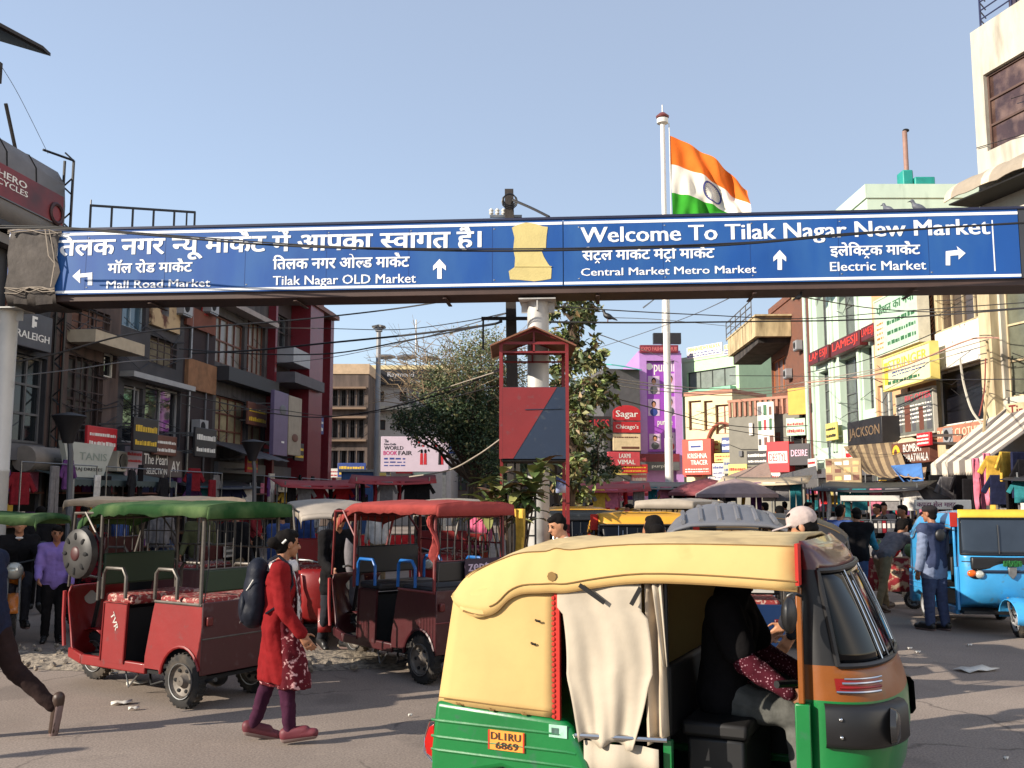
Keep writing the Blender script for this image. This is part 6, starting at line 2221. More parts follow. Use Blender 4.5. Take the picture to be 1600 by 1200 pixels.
wallsign(Bq, 'shop_sign', 'dark shop sign with a pink and white word right of the red box sign', 1233, 1265, 693, 727, mat('charcoal sign', (50, 44, 50), 0.5), [('DESIRE', 0.1, 0.9, 0.42, 0.72, mat('pink white letters', (226, 180, 200), 0.5))], out=1.2, thick=0.4)
wallsign(Bq, 'tarpaulin', 'mustard yellow tarpaulin hung on the brick house', 1231, 1260, 606, 648, mat('mustard tarp', (206, 160, 70), 0.7, var=0.15, scale=2), [], out=0.6, thick=0.04, cat='tarpaulin')

# ---- pale green glazed building, purple shop, their neighbours at the far end
Bp = Building('glazed_building', 'pale green building with a long strip of glass and rooftop boards', (at(1068, 700, 62).x, 62), (at(1158, 700, 58).x, 58), at(1110, 560, 60).z, 10, mat('pale green render', (176, 206, 168), 0.7, var=0.1))
Bp.window(1074, 1150, 577, 606, nx=4, frame=mat('dark frame', (60, 66, 62), 0.5), glass=mat('grey glass', (120, 128, 122), 0.15, spec=0.6))
Bp.window(1078, 1146, 690, 745, nx=3, frame=SBLK, glass=DARK, name='shop_front')
Bp.slab('terrace_band', 1068, 1150, 608, 616, 0.5, mat('mint band', (130, 190, 156), 0.7))
Bp.finish(0.3)
# rounded cream verandah block
CRB = mat('cream verandah', (214, 200, 160), 0.8, var=0.1)
Bv = Building('verandah_building', 'cream verandah building with red brown window frames and an arch', (at(1072, 700, 55).x, 55), (at(1146, 700, 53).x, 53), at(1108, 616, 54).z, 4, CRB)
RBF = mat('red brown frame', (150, 84, 66), 0.6)
for pl, pr in ((1076, 1096), (1100, 1114)):
    Bv.window(pl, pr, 626, 672, nx=1, nz=1, frame=RBF, glass=mat('cream blind', (206, 196, 160), 0.5), recess=0.2)
Bv.window(1118, 1142, 632, 678, nx=2, frame=RBF, glass=mat('cream blind', (206, 196, 160), 0.5), recess=0.2)
mb = MB()
ub, _ = Bv.uz(1130, 680)
zb2 = Bv.uz(1130, 700)[1]
mb.tube([(ub - 1.0, -0.1, zb2)] + [(ub - 1.0 * math.cos(R(a)), -0.1, zb2 + 1.4 * math.sin(R(a))) for a in range(0, 181, 15)] + [(ub + 1.0, -0.1, zb2)], 0.08, RBF, 6)
mb.build('arch_frame', Bv.t)
Bv.finish(0.2, mat('faded brick', (170, 120, 100), 0.8))
for pl, pr, yt, yb, lb, sd, nm_ in ((1073, 1128, 539, 557, 'long yellow and blue rooftop board with stacked lines of print', 3, 'MAHAVIDHYALAYA'), (1131, 1156, 537, 554, 'short yellow and blue rooftop board nearer the cream balcony', 6, 'EKTA')):
    wallsign(Bp, 'roof_board', lb, pl, pr, yt, yb, SWHT, [(nm_, 0.05, 0.95, 0.60, 0.95, TXY)], out=0.1, thick=0.08, extra=lines(TXBL, 2, sd, 0.02, 0.98, 0.08, 0.55))
wallsign(Bv, 'shop_sign', 'orange red sign with white capitals under a white emblem panel', 1066, 1111, 686, 742, mat('orange red sign', (188, 66, 46), 0.5), [('KRISHNA', 0.2, 0.86, 0.46, 0.60, TXW), ('TRACER', 0.30, 0.88, 0.28, 0.41, TXW)], out=1.0, thick=0.4, extra=both(lambda mb, w, h: mb.box(w * 0.24, w * 0.72, -0.006, -0.001, h * 0.68, h * 0.95, TXW), lambda mb, w, h: mb.box(w * 0.3, w * 0.66, -0.009, -0.006, h * 0.76, h * 0.82, TXBL), lines(TXW, 2, 5, 0.1, 0.9, 0.06, 0.2)))
for k, (pl, pr, yt, yb, m, lb) in enumerate(((1116, 1148, 708, 722, SYEL, 'small yellow board right of the orange red tracer sign'), (1113, 1132, 724, 744, SWHT, 'small white printed board low beside the orange red tracer sign'), (1130, 1165, 716, 740, mat('pale grey banner', (170, 168, 150), 0.6), 'pale grey banner slanting over the far stalls'))):
    wallsign(Bv, 'shop_sign', lb, pl, pr, yt, yb, m, [], out=1.3 + 0.2 * k, thick=0.1, extra=lines(TXBL if k else TXR, 2, 30 + k))
Bu = Building('purple_shop', 'narrow purple fronted shop of four floors with white lettering', (at(1000, 700, 61).x, 61), (at(1066, 700, 61).x, 61), at(1033, 548, 61).z, 9, mat('lilac frame', (176, 128, 190), 0.5, var=0.1))
u = Bu.rect(1008, 1060, 566, 706)
mb = MB()
mb.box(u[0], u[1], -0.15, -0.005, u[2], u[3], SPUR)
mb.build('sign_panel', Bu.t)
mb = MB()
for (x0_, x1_) in ((0, 0.45), (Bu.W - 0.45, Bu.W)):
    mb.box(x0_, x1_, -0.35, -0.005, 2.5, Bu.H - 0.2, mat('lilac frame', (176, 128, 190), 0.5))
mb.box(0.45, Bu.W - 0.45, -0.35, -0.005, u[3] + 0.05, Bu.H - 0.2, mat('lilac frame', (176, 128, 190), 0.5))
mb.build('frame', Bu.t)
mb = MB()
q = Bu.rect(1009, 1060, 565, 584)
put_text(mb, 'purplle', q[0] + 0.5, q[1], q[2] - 0.1, q[3], -0.16, TXW, 0.02)
mb.lathe([(0.12, 0), (0.22, 0.001), (0.22, 0.012), (0.12, 0.012)], TXW, 16, (q[0] + 0.2, -0.172, (q[2] + q[3]) / 2 + 0.05), 'y')
q = Bu.rect(1022, 1050, 655, 667)
put_text(mb, 'purplle', q[0] + 0.2, q[1], q[2], q[3], -0.16, TXW, 0.02)
mb.build('lettering', Bu.t, smooth=0, recalc=False)
rr = random.Random(8)
for pl, pr, yt, yb in ((1012, 1030, 588, 616), (1038, 1056, 584, 614), (1012, 1030, 624, 650), (1038, 1056, 620, 650), (1014, 1032, 678, 702), (1038, 1056, 676, 704)):
    q = Bu.rect(pl, pr, yt, yb)
    mb = MB()
    mb.box(q[0], q[1], -0.17, -0.152, q[2], q[3], mat('poster ground', (196, 170, 196), 0.5, var=0.25, scale=3))
    w_, h_ = q[1] - q[0], q[3] - q[2]
    mb.ell((q[0] + w_ * 0.5, -0.17, q[2] + h_ * 0.66), (w_ * 0.17, 0.012, h_ * 0.17), SKIN2, 10, 6)
    mb.ell((q[0] + w_ * 0.5, -0.165, q[2] + h_ * 0.72), (w_ * 0.24, 0.012, h_ * 0.2), HAIR, 10, 6)
    mb.ell((q[0] + w_ * 0.5, -0.168, q[2] + h_ * 0.22), (w_ * 0.36, 0.012, h_ * 0.24), rr.choice([SRED, SGRY, SWHT, TXBL]), 10, 6)
    mb.build('portrait_poster', Bu.t)
mb = MB()
mb.tube([(Bu.W - 0.5, 1, Bu.H), (Bu.W - 0.5, 1, Bu.H + 4.3), (Bu.W - 2.2, 1, Bu.H + 3.0)], 0.06, STEEL, 6)
mb.tube([(Bu.W - 1.0, 1, Bu.H), (Bu.W - 0.9, 1, Bu.H + 3.9)], 0.05, STEEL, 6)
mb.box(-0.1 + 1.2, 2.9, 0.8, 1.2, Bu.H + 0.6, Bu.H + 1.3, SBLK)
mb.build('roof_mast', Bu.t)
Bu.finish()
wallsign(Bu, 'roof_board', 'dark red strip board along the top of the purple shop', 1000, 1060, 539, 551, mat('wine sign', (116, 34, 48), 0.5), [('EXPO FASHION HUB', 0.04, 0.96, 0.25, 0.75, mat('dull red letters', (206, 110, 110), 0.5))], out=0.5, thick=0.3)
wallsign(Bu, 'shop_sign', 'wine and grey double sign below the purple shop front', 1000, 1062, 709, 735, SGRY, [('purplle', 0.3, 0.75, 0.12, 0.36, TXW)], out=0.6, thick=0.3, extra=lambda mb, w, h: mb.box(0, w, -0.006, -0.001, h * 0.52, h, mat('wine sign', (116, 34, 48), 0.5)))
# teal roofed dark block left of it, with red food signs
Bd = Building('shop_building', 'dark grey block with a turquoise tin roof left of the purple shop', (at(944, 700, 60).x, 60), (at(1001, 700, 60.4).x, 60.4), at(975, 576, 60).z, 9, mat('dark slate render', (84, 82, 84), 0.8))
Bd.finish()
mb = MB()
TQ = mat('turquoise sheet', (60, 176, 160), 0.5, var=0.15)
mb.sheet([[(0.4, -0.5, Bd.H + 0.2), (Bd.W, -0.5, Bd.H - 0.1)], [(0.4, 3, Bd.H + 0.75), (Bd.W, 3, Bd.H + 0.6)]], TQ)
mb.build('tin_roof', Bd.t, solid=0.05, smooth=0)
def arch_sign(mb, w, h):
    mb.prism([(0, 0)] + [(w * 0.5 - w * 0.5 * math.cos(R(a)), h * 0.35 * math.sin(R(a))) for a in range(0, 181, 12)] + [(w, 0)], -0.012, 0.08, SRED)
t1 = wallsign(Bd, 'food_sign', 'rounded red sign with looping white script left of the purple shop', 958, 1001, 645, 657, SRED, [('Sagar', 0.1, 0.9, 0.2, 1.3, TXW)], out=0.8, thick=0.1, extra=lambda mb, w, h: mb.prism([(0, h * 0.99)] + [(w * 0.5 - w * 0.5 * math.cos(R(a)), h + h * 1.0 * math.sin(R(a))) for a in range(0, 181, 12)], 0.0, 0.1, SRED))
wallsign(Bd, 'food_sign', 'red sign with white serif word under the rounded red sign', 958, 1001, 659, 676, SRED, [("Chicago's", 0.1, 0.92, 0.25, 0.75, TXW)], out=0.8, thick=0.1)
wallsign(Bd, 'shop_sign', 'cream sign with long outlined box under the two red food signs', 958, 1001, 678, 704, mat('cream sign', (220, 196, 156), 0.6), [], out=0.8, thick=0.1, extra=both(lines(SBRN, 1, 3, 0.05, 0.9, 0.72, 0.92), lambda mb, w, h: mb.box(w * 0.3, w * 0.95, -0.006, -0.001, h * 0.1, h * 0.24, SBRN)))
wallsign(Bd, 'shop_sign', 'rose red sign with two lines of white capitals beneath the cream sign', 950, 1000, 706, 728, mat('rose sign', (196, 70, 80), 0.5), [('LAXMI', 0.35, 0.7, 0.56, 0.88, TXW), ('VIMAL', 0.3, 0.85, 0.12, 0.44, TXW)], out=0.8, thick=0.2)
wallsign(Bd, 'shop_sign', 'dark board with red neon lettering behind the leafy tree', 888, 955, 650, 675, mat('dark brown sign', (48, 36, 36), 0.6), [('D CAKES', 0.05, 0.95, 0.25, 0.8, mat('red neon', (196, 50, 60), 0.5))], out=1.0, thick=0.2)

# ---- far end, left of centre: brown corner building, white building with black sign, billboard
Bc = Building('corner_building', 'brown plaster three floor building with rows of shuttered windows at the far end', (at(498, 700, 58).x, 58), (at(574, 700, 58).x, 58), at(540, 584, 58).z, 9, mat('brown beige plaster', (98, 84, 76), 0.9, var=0.3, scale=2.5, second=(60, 52, 48), sscale=2.2, sthr=0.58, swid=0.3, stretch=(1, 1, 0.25)))
WN = mat('window recess dark', (56, 52, 54), 0.4)
for yt, yb in ((609, 634), (656, 684), (704, 738)):
    for k in range(5):
        a = 503 + k * 13.6
        Bc.window(a, a + 12, yt, yb, nx=2, frame=mat('grey shutter', (110, 104, 100), 0.7), glass=WN, fw=0.22, recess=0.25)
for yt in (605, 637, 651, 687):
    Bc.slab('string_course', 499, 573, yt, yt + 3, 0.35, BROWNP)
Bc.finish(0.6, mat('roof edge', (186, 160, 130), 0.8))
By = Building('terrace_building', 'white terrace building carrying a black shop fascia near the roof', (at(573, 700, 62).x, 62), (at(705, 700, 62).x, 62), at(640, 578, 62).z, 9, mat('grey white plaster', (178, 172, 168), 0.85, var=0.12))
By.window(0, 0, 0, 0, uz=By.rect(574, 588, 618, 634), nx=1, glass=WN)
for pl, pr, yt, yb in ((592, 600, 612, 628), (624, 635, 612, 627), (655, 665, 612, 628), (576, 582, 650, 668), (592, 602, 656, 672), (622, 636, 654, 666)):
    By.window(pl, pr, yt, yb, nx=1, glass=WN, frame=SBRN, recess=0.2)
By.slab('balcony_band', 578, 700, 636, 642, 0.7, WHITEP)
By.finish(0.3, mat('cream eave', (214, 196, 150), 0.8))
wallsign(By, 'shop_sign', 'long black fascia with grey lowercase lettering and second line beneath', 584, 692, 577, 601, SBLK, [('Raymond', 0.20, 0.58, 0.42, 0.82, mat('grey letters', (176, 176, 180), 0.5)), ('The Raymond Shop', 0.50, 0.92, 0.10, 0.30, mat('grey letters', (176, 176, 180), 0.5))], out=0.5, thick=0.3)
mb = MB()
rt = thing('roof_equipment', 'small rooftop dishes and aerials above the black fascia', 'roof equipment', By.world(3.0, 1.0, By.H), By.rz)
mb.tube([(0, 0, 0), (0, 0, 3.5)], 0.05, STEEL, 6)
for x, z in ((-2.0, 1.0), (-0.6, 1.0), (0.9, 0.9)):
    mb.ell((x, 0, z), (0.7, 0.3, 0.18), STEEL, 12, 6)
    mb.tube([(x, 0, 0), (x, 0, z)], 0.05, STEEL, 6)
mb.build('dish', rt)
Bw2 = Frame((at(592, 700, 52).x, 52), (at(702, 700, 52).x, 52))
def bookfair(mb, w, h):
    for k, (x, c_) in enumerate(((0.60, SRED), (0.655, SRED), (0.87, SBLK), (0.90, SRED))):
        mb.ell((w * x, -0.01, h * 0.58), (w * 0.018, 0.02, h * 0.06), HAIR, 10, 6)
        mb.prism([(w * (x - 0.022), h * 0.2), (w * (x + 0.022), h * 0.2), (w * (x + 0.018), h * 0.52), (w * (x - 0.018), h * 0.52)], -0.012, -0.001, c_)
    for k in range(16):
        a = 0.5 + 0.5 * (k % 8) / 8
        mb.obox((w * a, -0.006, h * (0.86 - 0.10 * (k // 8) - 0.03 * (k % 3))), (w * 0.03, 0.01, h * 0.05), (0, 0.5 * (k % 3 - 1), 0), [SBLK, TXR, SGRY][k % 3])
wf = wallsign(Bw2, 'billboard', 'pale lilac billboard for a book fair with small figures', 595, 701, 682, 737, mat('pale lilac hoarding', (196, 178, 190), 0.6, var=0.06), [('The', 0.05, 0.11, 0.83, 0.92, TXB), ('New Delhi', 0.05, 0.22, 0.75, 0.81, TXB), ('WORLD', 0.05, 0.33, 0.62, 0.73, TXB), ('BOOK', 0.04, 0.24, 0.47, 0.59, mat('magenta letters', (190, 40, 110), 0.6)), ('FAIR', 0.26, 0.46, 0.47, 0.59, TXB)], out=0.1, thick=0.15, cat='billboard', extra=both(bookfair, lines(TXBL, 3, 3, 0.05, 0.36, 0.14, 0.42)))
mb = MB()
for sx in (0.1, 0.9):
    mb.box(3.8 * sx - 0.1, 3.8 * sx + 0.1, 0.18, 0.35, -3.4, 1.0, STEEL)
mb.build('billboard_leg', wf)
# low white kiosk row and red stall under it
# ---- left row, near to far, in shade
def yl(px, py=570):
    r = ray(px, py)
    return 12.6 / (0.1 - r.x / r.y)
def lp(Y, out=0.0):
    return (-12.6 + 0.1 * Y + out, Y)
# building beyond the left edge (its roof sheet shows in the corner)
Bo0 = Building('shop_building', 'grimy low corner building wholly beyond the left edge', (-10.9, 8.6), (-10.4, 15.4), 5.5, 8, DCONC)
for k in range(3):
    Bo0.window(0, 0, 0, 0, uz=(0.6 + 2.2 * k, 2.1 + 2.2 * k, 3.6, 5.0), nx=2)
Bo0.finish(0.3)
Bo = Building('shop_building', 'grimy building at the left edge, its dark roof sheet showing in the top corner', (-10.4, 15.45), (-10.2, 18.2), 10.0, 8, DCONC)
for z_ in (4.6, 7.4):
    Bo.window(0, 0, 0, 0, uz=(0.6, 2.2, z_, z_ + 1.6), nx=2)
Bo.finish(0.4)
mb = MB()
q = at(75, 84, 17.2)
z = q.z
RS = mat('dark roof sheet', (40, 36, 36), 0.7)
mb.add([(-11.5, 12.5, z + 0.55), (q.x, 17.0, z), (q.x, 17.3, z), (-11.5, 18.4, z + 1.2), (-11.5, 12.5, z + 0.65), (q.x, 17.0, z + 0.06), (q.x, 17.3, z + 0.06), (-11.5, 18.4, z + 1.3)], [(0, 3, 2, 1), (4, 5, 6, 7), (0, 1, 5, 4), (1, 2, 6, 5), (2, 3, 7, 6), (3, 0, 4, 7)], RS)
rs = mb.build('roof_sheet', None, smooth=0)
rs.parent = Bo.t
rs.matrix_parent_inverse = (Matrix.Translation(Bo.p0) @ Matrix.Rotation(Bo.rz, 4, 'Z')).inverted()
# cycle shop with the curved hoarding
CLAD = mat('grey aluminium cladding', (108, 103, 100), 0.5, 0.2, var=0.15)
GW = mat('dark grey panel', (46, 46, 50), 0.6, var=0.15)
B1 = Building('cycle_shop', 'grey clad cycle shop with rounded top hoarding and tall dark glass', lp(18.3), lp(yl(90, 300)), at(88, 356, 21.0).z, 8, GW)
B1.window(22, 70, 555, 692, nx=2, nz=3, frame=mat('dull frame', (90, 90, 92), 0.5), glass=mat('green black glass', (20, 26, 30), 0.1, spec=0.7))
mb = MB()
za, zb_ = at(90, 352, 21.0).z, at(90, 252, 21.0).z
P = []
for j, (y, z) in enumerate(((-0.1, za - 0.5), (-0.16, za), (-0.16, zb_ - 0.9), (-0.12, zb_ - 0.4), (0.06, zb_ - 0.1), (0.46, zb_ + 0.05), (1.4, zb_ + 0.05))):
    P.append([(x, y, z) for x in (-0.1, B1.W * .33, B1.W * .66, B1.W + 0.05)])
mb.sheet(P, CLAD)
for x in (B1.W * .33, B1.W * .66):
    mb.tube([(x, y - 0.005, z) for y, z in ((-0.16, zb_ - 0.9), (-0.12, zb_ - 0.4), (0.06, zb_ - 0.1), (0.46, zb_ + 0.05))], 0.015, DARK, 5)
mb.build('hoarding_cladding', B1.t, solid=0.03)
mb = MB()
mb.box(0, B1.W, -0.45, -0.02, za - 0.62, za - 0.5, GW)
mb.box(0, B1.W, -0.3, -0.02, za - 0.9, za - 0.7, mat('pale ledge', (120, 116, 112), 0.7))
mb.build('ledge', B1.t)
mb = MB()
q = B1.rect(15, 70, 694, 740)
mb.lathe([(0.05, q[0]), (0.28, q[0] + 0.02), (0.28, q[1] - 0.02), (0.05, q[1])], mat('rolled pale tarp', (128, 120, 112), 0.8), 14, (0, -0.3, q[2] + 0.3), 'x')
mb.build('shutter_box', B1.t)
B1.finish()
mb = MB()
W = B1.W
for yy in (-0.28, -0.06):
    mb.tube([(W + 0.12, yy, 0.2), (W + 0.12, yy, zb_ + 0.2)], 0.035, BLACK, 6)
for k in range(22):
    z = 1.0 + (zb_ - 0.8) * k / 21
    mb.tube([(W + 0.12, -0.28, z), (W + 0.12, -0.06, z + (0.2 if k % 2 else -0.2))], 0.02, BLACK, 5)
mb.tube([(W + 0.12, -0.28, zb_ + 0.2), (W - 0.5, 0.1, zb_ + 0.25)], 0.03, BLACK, 5)
mb.tube([(W - 1.3, 0.2, zb_ - 0.1), (W - 1.9, 0.1, zb_ + 0.75)], 0.04, SBLK, 5)
tag(mb.build('pipe_truss', None), 'tall black pipe truss standing at the end of the cycle shop hoarding', 'truss')
pt = bpy.data.objects['pipe_truss']
pt.location = B1.p0
pt.rotation_euler = (0, 0, B1.rz)
DRED = mat('dull red vinyl', (120, 34, 38), 0.5, var=0.15, second=(70, 30, 34), sscale=0.8, sthr=0.6, swid=0.3)
def hero(mb, w, h):
    mb.tube([(w * 0.91 + h * 0.4 * math.cos(R(a)) * 0.8, -0.004, h * 0.34 + h * 0.4 * math.sin(R(a)) * 0.75) for a in range(0, 361, 15)], 0.05, mat('dark print', (56, 30, 34), 0.6), 6, False)
    mb.box(0, w, -0.006, -0.001, 0, h * 0.04, SGRY)
u0, u9 = B1.uz(-3, 270, 0.2)[0], B1.uz(45, 270, 0.2)[0]
ux1 = B1.W - 0.05
wallsign(B1, 'hoarding_sign', 'dull red cycle hoarding with white block capitals on the rounded cladding', 0, 0, 0, 0, DRED, [('HERO', u0 / ux1, (u9 - 0.05) / ux1, 0.60, 0.80, TXW), ('CYCLES', u0 / ux1 - 0.01, u9 / ux1, 0.37, 0.54, TXW)], out=0.20, thick=0.03, uz=(0, ux1, za + 0.05, zb_ - 0.72), extra=hero)
wallsign(B1, 'shop_sign', 'dark grey cycle shop sign with slanted white capitals below an emblem', 22, 82, 488, 545, mat('slate sign', (70, 70, 76), 0.5), [('RALEIGH', 0.06, 0.92, 0.24, 0.44, TXW)], out=0.3, thick=0.2, extra=lambda mb, w, h: (mb.box(w * 0.44, w * 0.50, -0.006, -0.001, h * 0.58, h * 0.90, TXW), mb.box(w * 0.50, w * 0.58, -0.006, -0.001, h * 0.83, h * 0.90, TXW), mb.box(w * 0.50, w * 0.56, -0.006, -0.001, h * 0.62, h * 0.76, TXW)))
# concrete frame building with grilles
BAR = mat('rusty bar', (58, 44, 42), 0.7)
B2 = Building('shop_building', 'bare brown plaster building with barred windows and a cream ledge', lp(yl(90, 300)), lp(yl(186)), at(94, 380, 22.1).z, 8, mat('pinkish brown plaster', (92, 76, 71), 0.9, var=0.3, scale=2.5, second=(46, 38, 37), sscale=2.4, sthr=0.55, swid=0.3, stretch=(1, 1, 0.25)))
B2.window(112, 172, 482, 524, nx=3, frame=BAR, bars=(5, 3, BAR), glass=mat('brick infill', (116, 84, 72), 0.8))
B2.window(104, 160, 560, 690, nx=3, nz=2, frame=BAR, bars=(6, 5, BAR), glass=mat('dim room', (34, 30, 32), 0.4))
B2.window(162, 182, 552, 590, nx=1, frame=WHITE)
B2.slab('ledge', 104, 186, 527, 546, 0.7, mat('cream ledge', (172, 158, 136), 0.85, var=0.2))
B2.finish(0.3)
mb = MB()
zr_ = B2.H
ra, rb = at(141, 340, 24.0), at(304, 345, 24.6)
ra.z = rb.z = 0
L_ = (rb - ra).length
rt = thing('rooftop_railing', 'thin black rooftop railing frame showing above the blue gantry', 'railing', (ra.x, ra.y, at(140, 360, ra.y).z), math.atan2(rb.y - ra.y, rb.x - ra.x))
ztop_ = at(140, 321, ra.y).z - at(140, 360, ra.y).z
for k in range(6):
    x = L_ * k / 5
    mb.box(x - 0.025, x + 0.025, -0.025, 0.025, 0, ztop_, BLACK)
mb.box(-0.02, L_ + 0.02, -0.03, 0.03, ztop_ - 0.025, ztop_ + 0.025, BLACK)
mb.box(L_ - 0.22, L_ - 0.18, -0.025, 0.025, 0, ztop_, BLACK)
mb.tube([(0, 0, ztop_), (0, 0, ztop_ + 0.15)], 0.02, BLACK, 5)
mb.build('railing_frame', rt)
# stained grey building with big panes
MIRR = mat('mirror dark glass', (30, 32, 36), 0.03, spec=1.0, var=0.1)
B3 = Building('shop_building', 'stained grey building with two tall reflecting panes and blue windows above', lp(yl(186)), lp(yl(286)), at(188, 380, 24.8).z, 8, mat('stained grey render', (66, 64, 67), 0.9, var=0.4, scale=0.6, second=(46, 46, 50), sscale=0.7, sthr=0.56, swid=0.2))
B3.window(190, 228, 470, 514, nx=2, frame=mat('pale blue frame', (140, 158, 170), 0.6), glass=BGLASS)
B3.window(192, 222, 604, 692, nx=1, frame=GREYPAINT, glass=MIRR, bars=(2, 1, GREYPAINT))
B3.window(226, 281, 606, 696, nx=2, frame=GREYPAINT, glass=MIRR)
B3.window(234, 276, 530, 572, nx=1, frame=BAR, bars=(4, 4, BAR), glass=mat('sunlit junk', (120, 110, 90), 0.8, var=0.5))
B3.slab('peeling_wall', 233, 277, 474, 515, 0.1, mat('peeling plaster', (176, 152, 118), 0.9, var=0.15, second=(84, 48, 38), sscale=1.2, sthr=0.56, swid=0.06))
B3.slab('ledge', 186, 286, 592, 600, 0.4, GREYPAINT)
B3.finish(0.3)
for k, (pl, pr, yt, yb, lb) in enumerate(((180, 196, 706, 736, 'pale outdoor cooling unit left of the lilac poster'), )):
    F_ = B3
    u = F_.rect(178, 194, 705, 737, 0.4)
    t = thing('cooling_unit', lb, 'air conditioner', F_.world(u[0], -0.5, u[2]), F_.rz)
    mb = MB()
    w, h = u[1] - u[0], u[3] - u[2]
    mb.box(0, w, 0, 0.35, 0, h, WHITEP)
    mb.build('case', t, bevel=0.02)
    mb = MB()
    mb.lathe([(0.02, -0.03), (h * 0.36, -0.02), (h * 0.38, 0)], DARK, 18, (w * 0.5, 0, h * 0.5), 'y')
    for j in range(4):
        mb.lathe([(h * 0.09 * j + 0.05, -0.035), (h * 0.09 * j + 0.06, -0.035)], STEEL, 18, (w * 0.5, 0, h * 0.5), 'y')
    mb.build('fan_grille', t)
wallsign(B3, 'poster', 'lilac white poster with large handwritten figures between cooling unit and brown sign', 197, 222, 698, 756, mat('lilac white poster', (170, 150, 156), 0.6), [('105/-', 0.1, 0.9, 0.20, 0.42, TXB)], out=0.5, thick=0.06, extra=lines(TXR, 2, 8, z0=0.55, z1=0.9))
wallsign(B3, 'shop_sign', 'dark brown shop sign with white script over small capitals on the left row', 223, 262, 704, 746, mat('dark umber sign', (52, 40, 42), 0.5), [('The Pearl', 0.03, 0.97, 0.48, 0.86, TXW), ('SELECTION', 0.14, 0.97, 0.12, 0.34, TXW)], out=0.5, thick=0.15)
wallsign(B3, 'shop_sign', 'narrow brown grey sign beside the white script sign', 263, 285, 704, 746, mat('brown grey sign', (96, 84, 80), 0.6), [('AY', 0.2, 0.8, 0.2, 0.6, TXW)], out=0.5, thick=0.15)
# trapezoid board
u = B2.rect(98, 178, 692, 746, 1.0)
tt = thing('signboard', 'big off white trapezoid board hanging over the left shops', 'signboard', B2.world(u[0], -1.0, u[2]), B2.rz)
w, h = u[1] - u[0], u[3] - u[2]
mb = MB()
mb.prism([(w * 0.14, 0), (w * 0.78, 0), (w, h * 0.96), (0, h)], 0, 0.12, mat('off white board', (178, 180, 170), 0.6, var=0.12))
mb.build('board', tt)
mb = MB()
put_text(mb, 'TANIS', w * 0.30, w * 0.84, h * 0.50, h * 0.72, -0.006, mat('faint grey letters', (140, 150, 140), 0.6), 0.02)
put_text(mb, 'RAJ DRESSES', w * 0.22, w * 0.76, h * 0.16, h * 0.28, -0.006, TXB, 0.02)
mb.build('lettering', tt, smooth=0, recalc=False)
mb = MB()
for sx in (0.2, 0.8):
    mb.box(w * sx - 0.03, w * sx + 0.03, 0.12, 0.98, h * 0.5 - 0.03, h * 0.5 + 0.03, STEEL)
mb.build('bracket', tt)
# brown tower and window wall
DBR = mat('dark maroon brown render', (42, 29, 31), 0.85, var=0.15)
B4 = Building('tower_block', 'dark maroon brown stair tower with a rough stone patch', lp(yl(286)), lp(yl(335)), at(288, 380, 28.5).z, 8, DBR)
B4.slab('brick_face', 287, 333, 486, 516, 0.1, mat('brown brick face', (110, 64, 50), 0.9))
B4.slab('stone_patch', 288, 333, 566, 612, 0.12, mat('rough stone', (132, 94, 66), 0.95, var=0.4, scale=3, bump=0.9, bscale=5))
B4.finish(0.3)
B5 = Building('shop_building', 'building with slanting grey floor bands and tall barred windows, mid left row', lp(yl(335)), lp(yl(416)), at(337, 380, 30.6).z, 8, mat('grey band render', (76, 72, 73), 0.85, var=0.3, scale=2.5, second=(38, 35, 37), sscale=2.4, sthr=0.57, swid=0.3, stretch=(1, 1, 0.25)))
for pl, pr, yt, yb in ((336, 382, 500, 572), (386, 414, 500, 585)):
    B5.window(pl, pr, yt, yb, nx=4, nz=2, frame=SBRN, glass=mat('pale dusty glass', (126, 122, 116), 0.25, spec=0.5, var=0.3, scale=1.5))
B5.window(336, 384, 622, 700, nx=4, nz=3, frame=SBRN, glass=mat('warm glass', (150, 140, 112), 0.2, spec=0.6, var=0.4, scale=2), bars=None)
B5.window(388, 412, 630, 700, nx=2, nz=2, frame=SBRN, glass=mat('warm glass', (150, 140, 112), 0.2))
B5.slab('floor_band', 334, 416, 585, 606, 0.5, GW)
B5.slab('floor_band', 334, 416, 486, 494, 0.5, mat('pale band', (150, 140, 136), 0.8))
B5.finish(0.3)
DRC = paint('deep red cladding', (104, 20, 32), 0.45)
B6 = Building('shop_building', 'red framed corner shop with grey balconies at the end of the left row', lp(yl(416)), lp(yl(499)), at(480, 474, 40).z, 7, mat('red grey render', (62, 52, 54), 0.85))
mb = MB()
for a, b, out in ((452, 474, 0.8), (494, 499, 0.6), (416, 419, 0.3)):
    u = B6.rect(a, b, 480, 740)
    mb.box(u[0], u[1], -out, -0.003, 1.0, B6.H - 0.1, DRC)
mb.build('red_pier', B6.t)
B6.window(476, 493, 500, 535, nx=3, frame=WHITE, glass=BGLASS)
B6.window(476, 493, 545, 640, nx=1, nz=3, frame=WHITE, glass=mat('milky glass', (150, 152, 156), 0.3))
B6.window(420, 450, 490, 540, nx=3, nz=2, frame=STEEL, glass=GLASS)
B6.window(476, 493, 680, 740, nx=1, frame=WHITE, glass=DARK)
B6.slab('balcony_panel', 422, 450, 548, 572, 0.9, GREYPAINT)
B6.slab('balcony_panel', 420, 470, 590, 606, 1.0, mat('grey awning sheet', (84, 80, 84), 0.7))
B6.slab('roof_edge', 416, 500, 470, 477, 0.9, SBRN)
B6.finish(0.2)
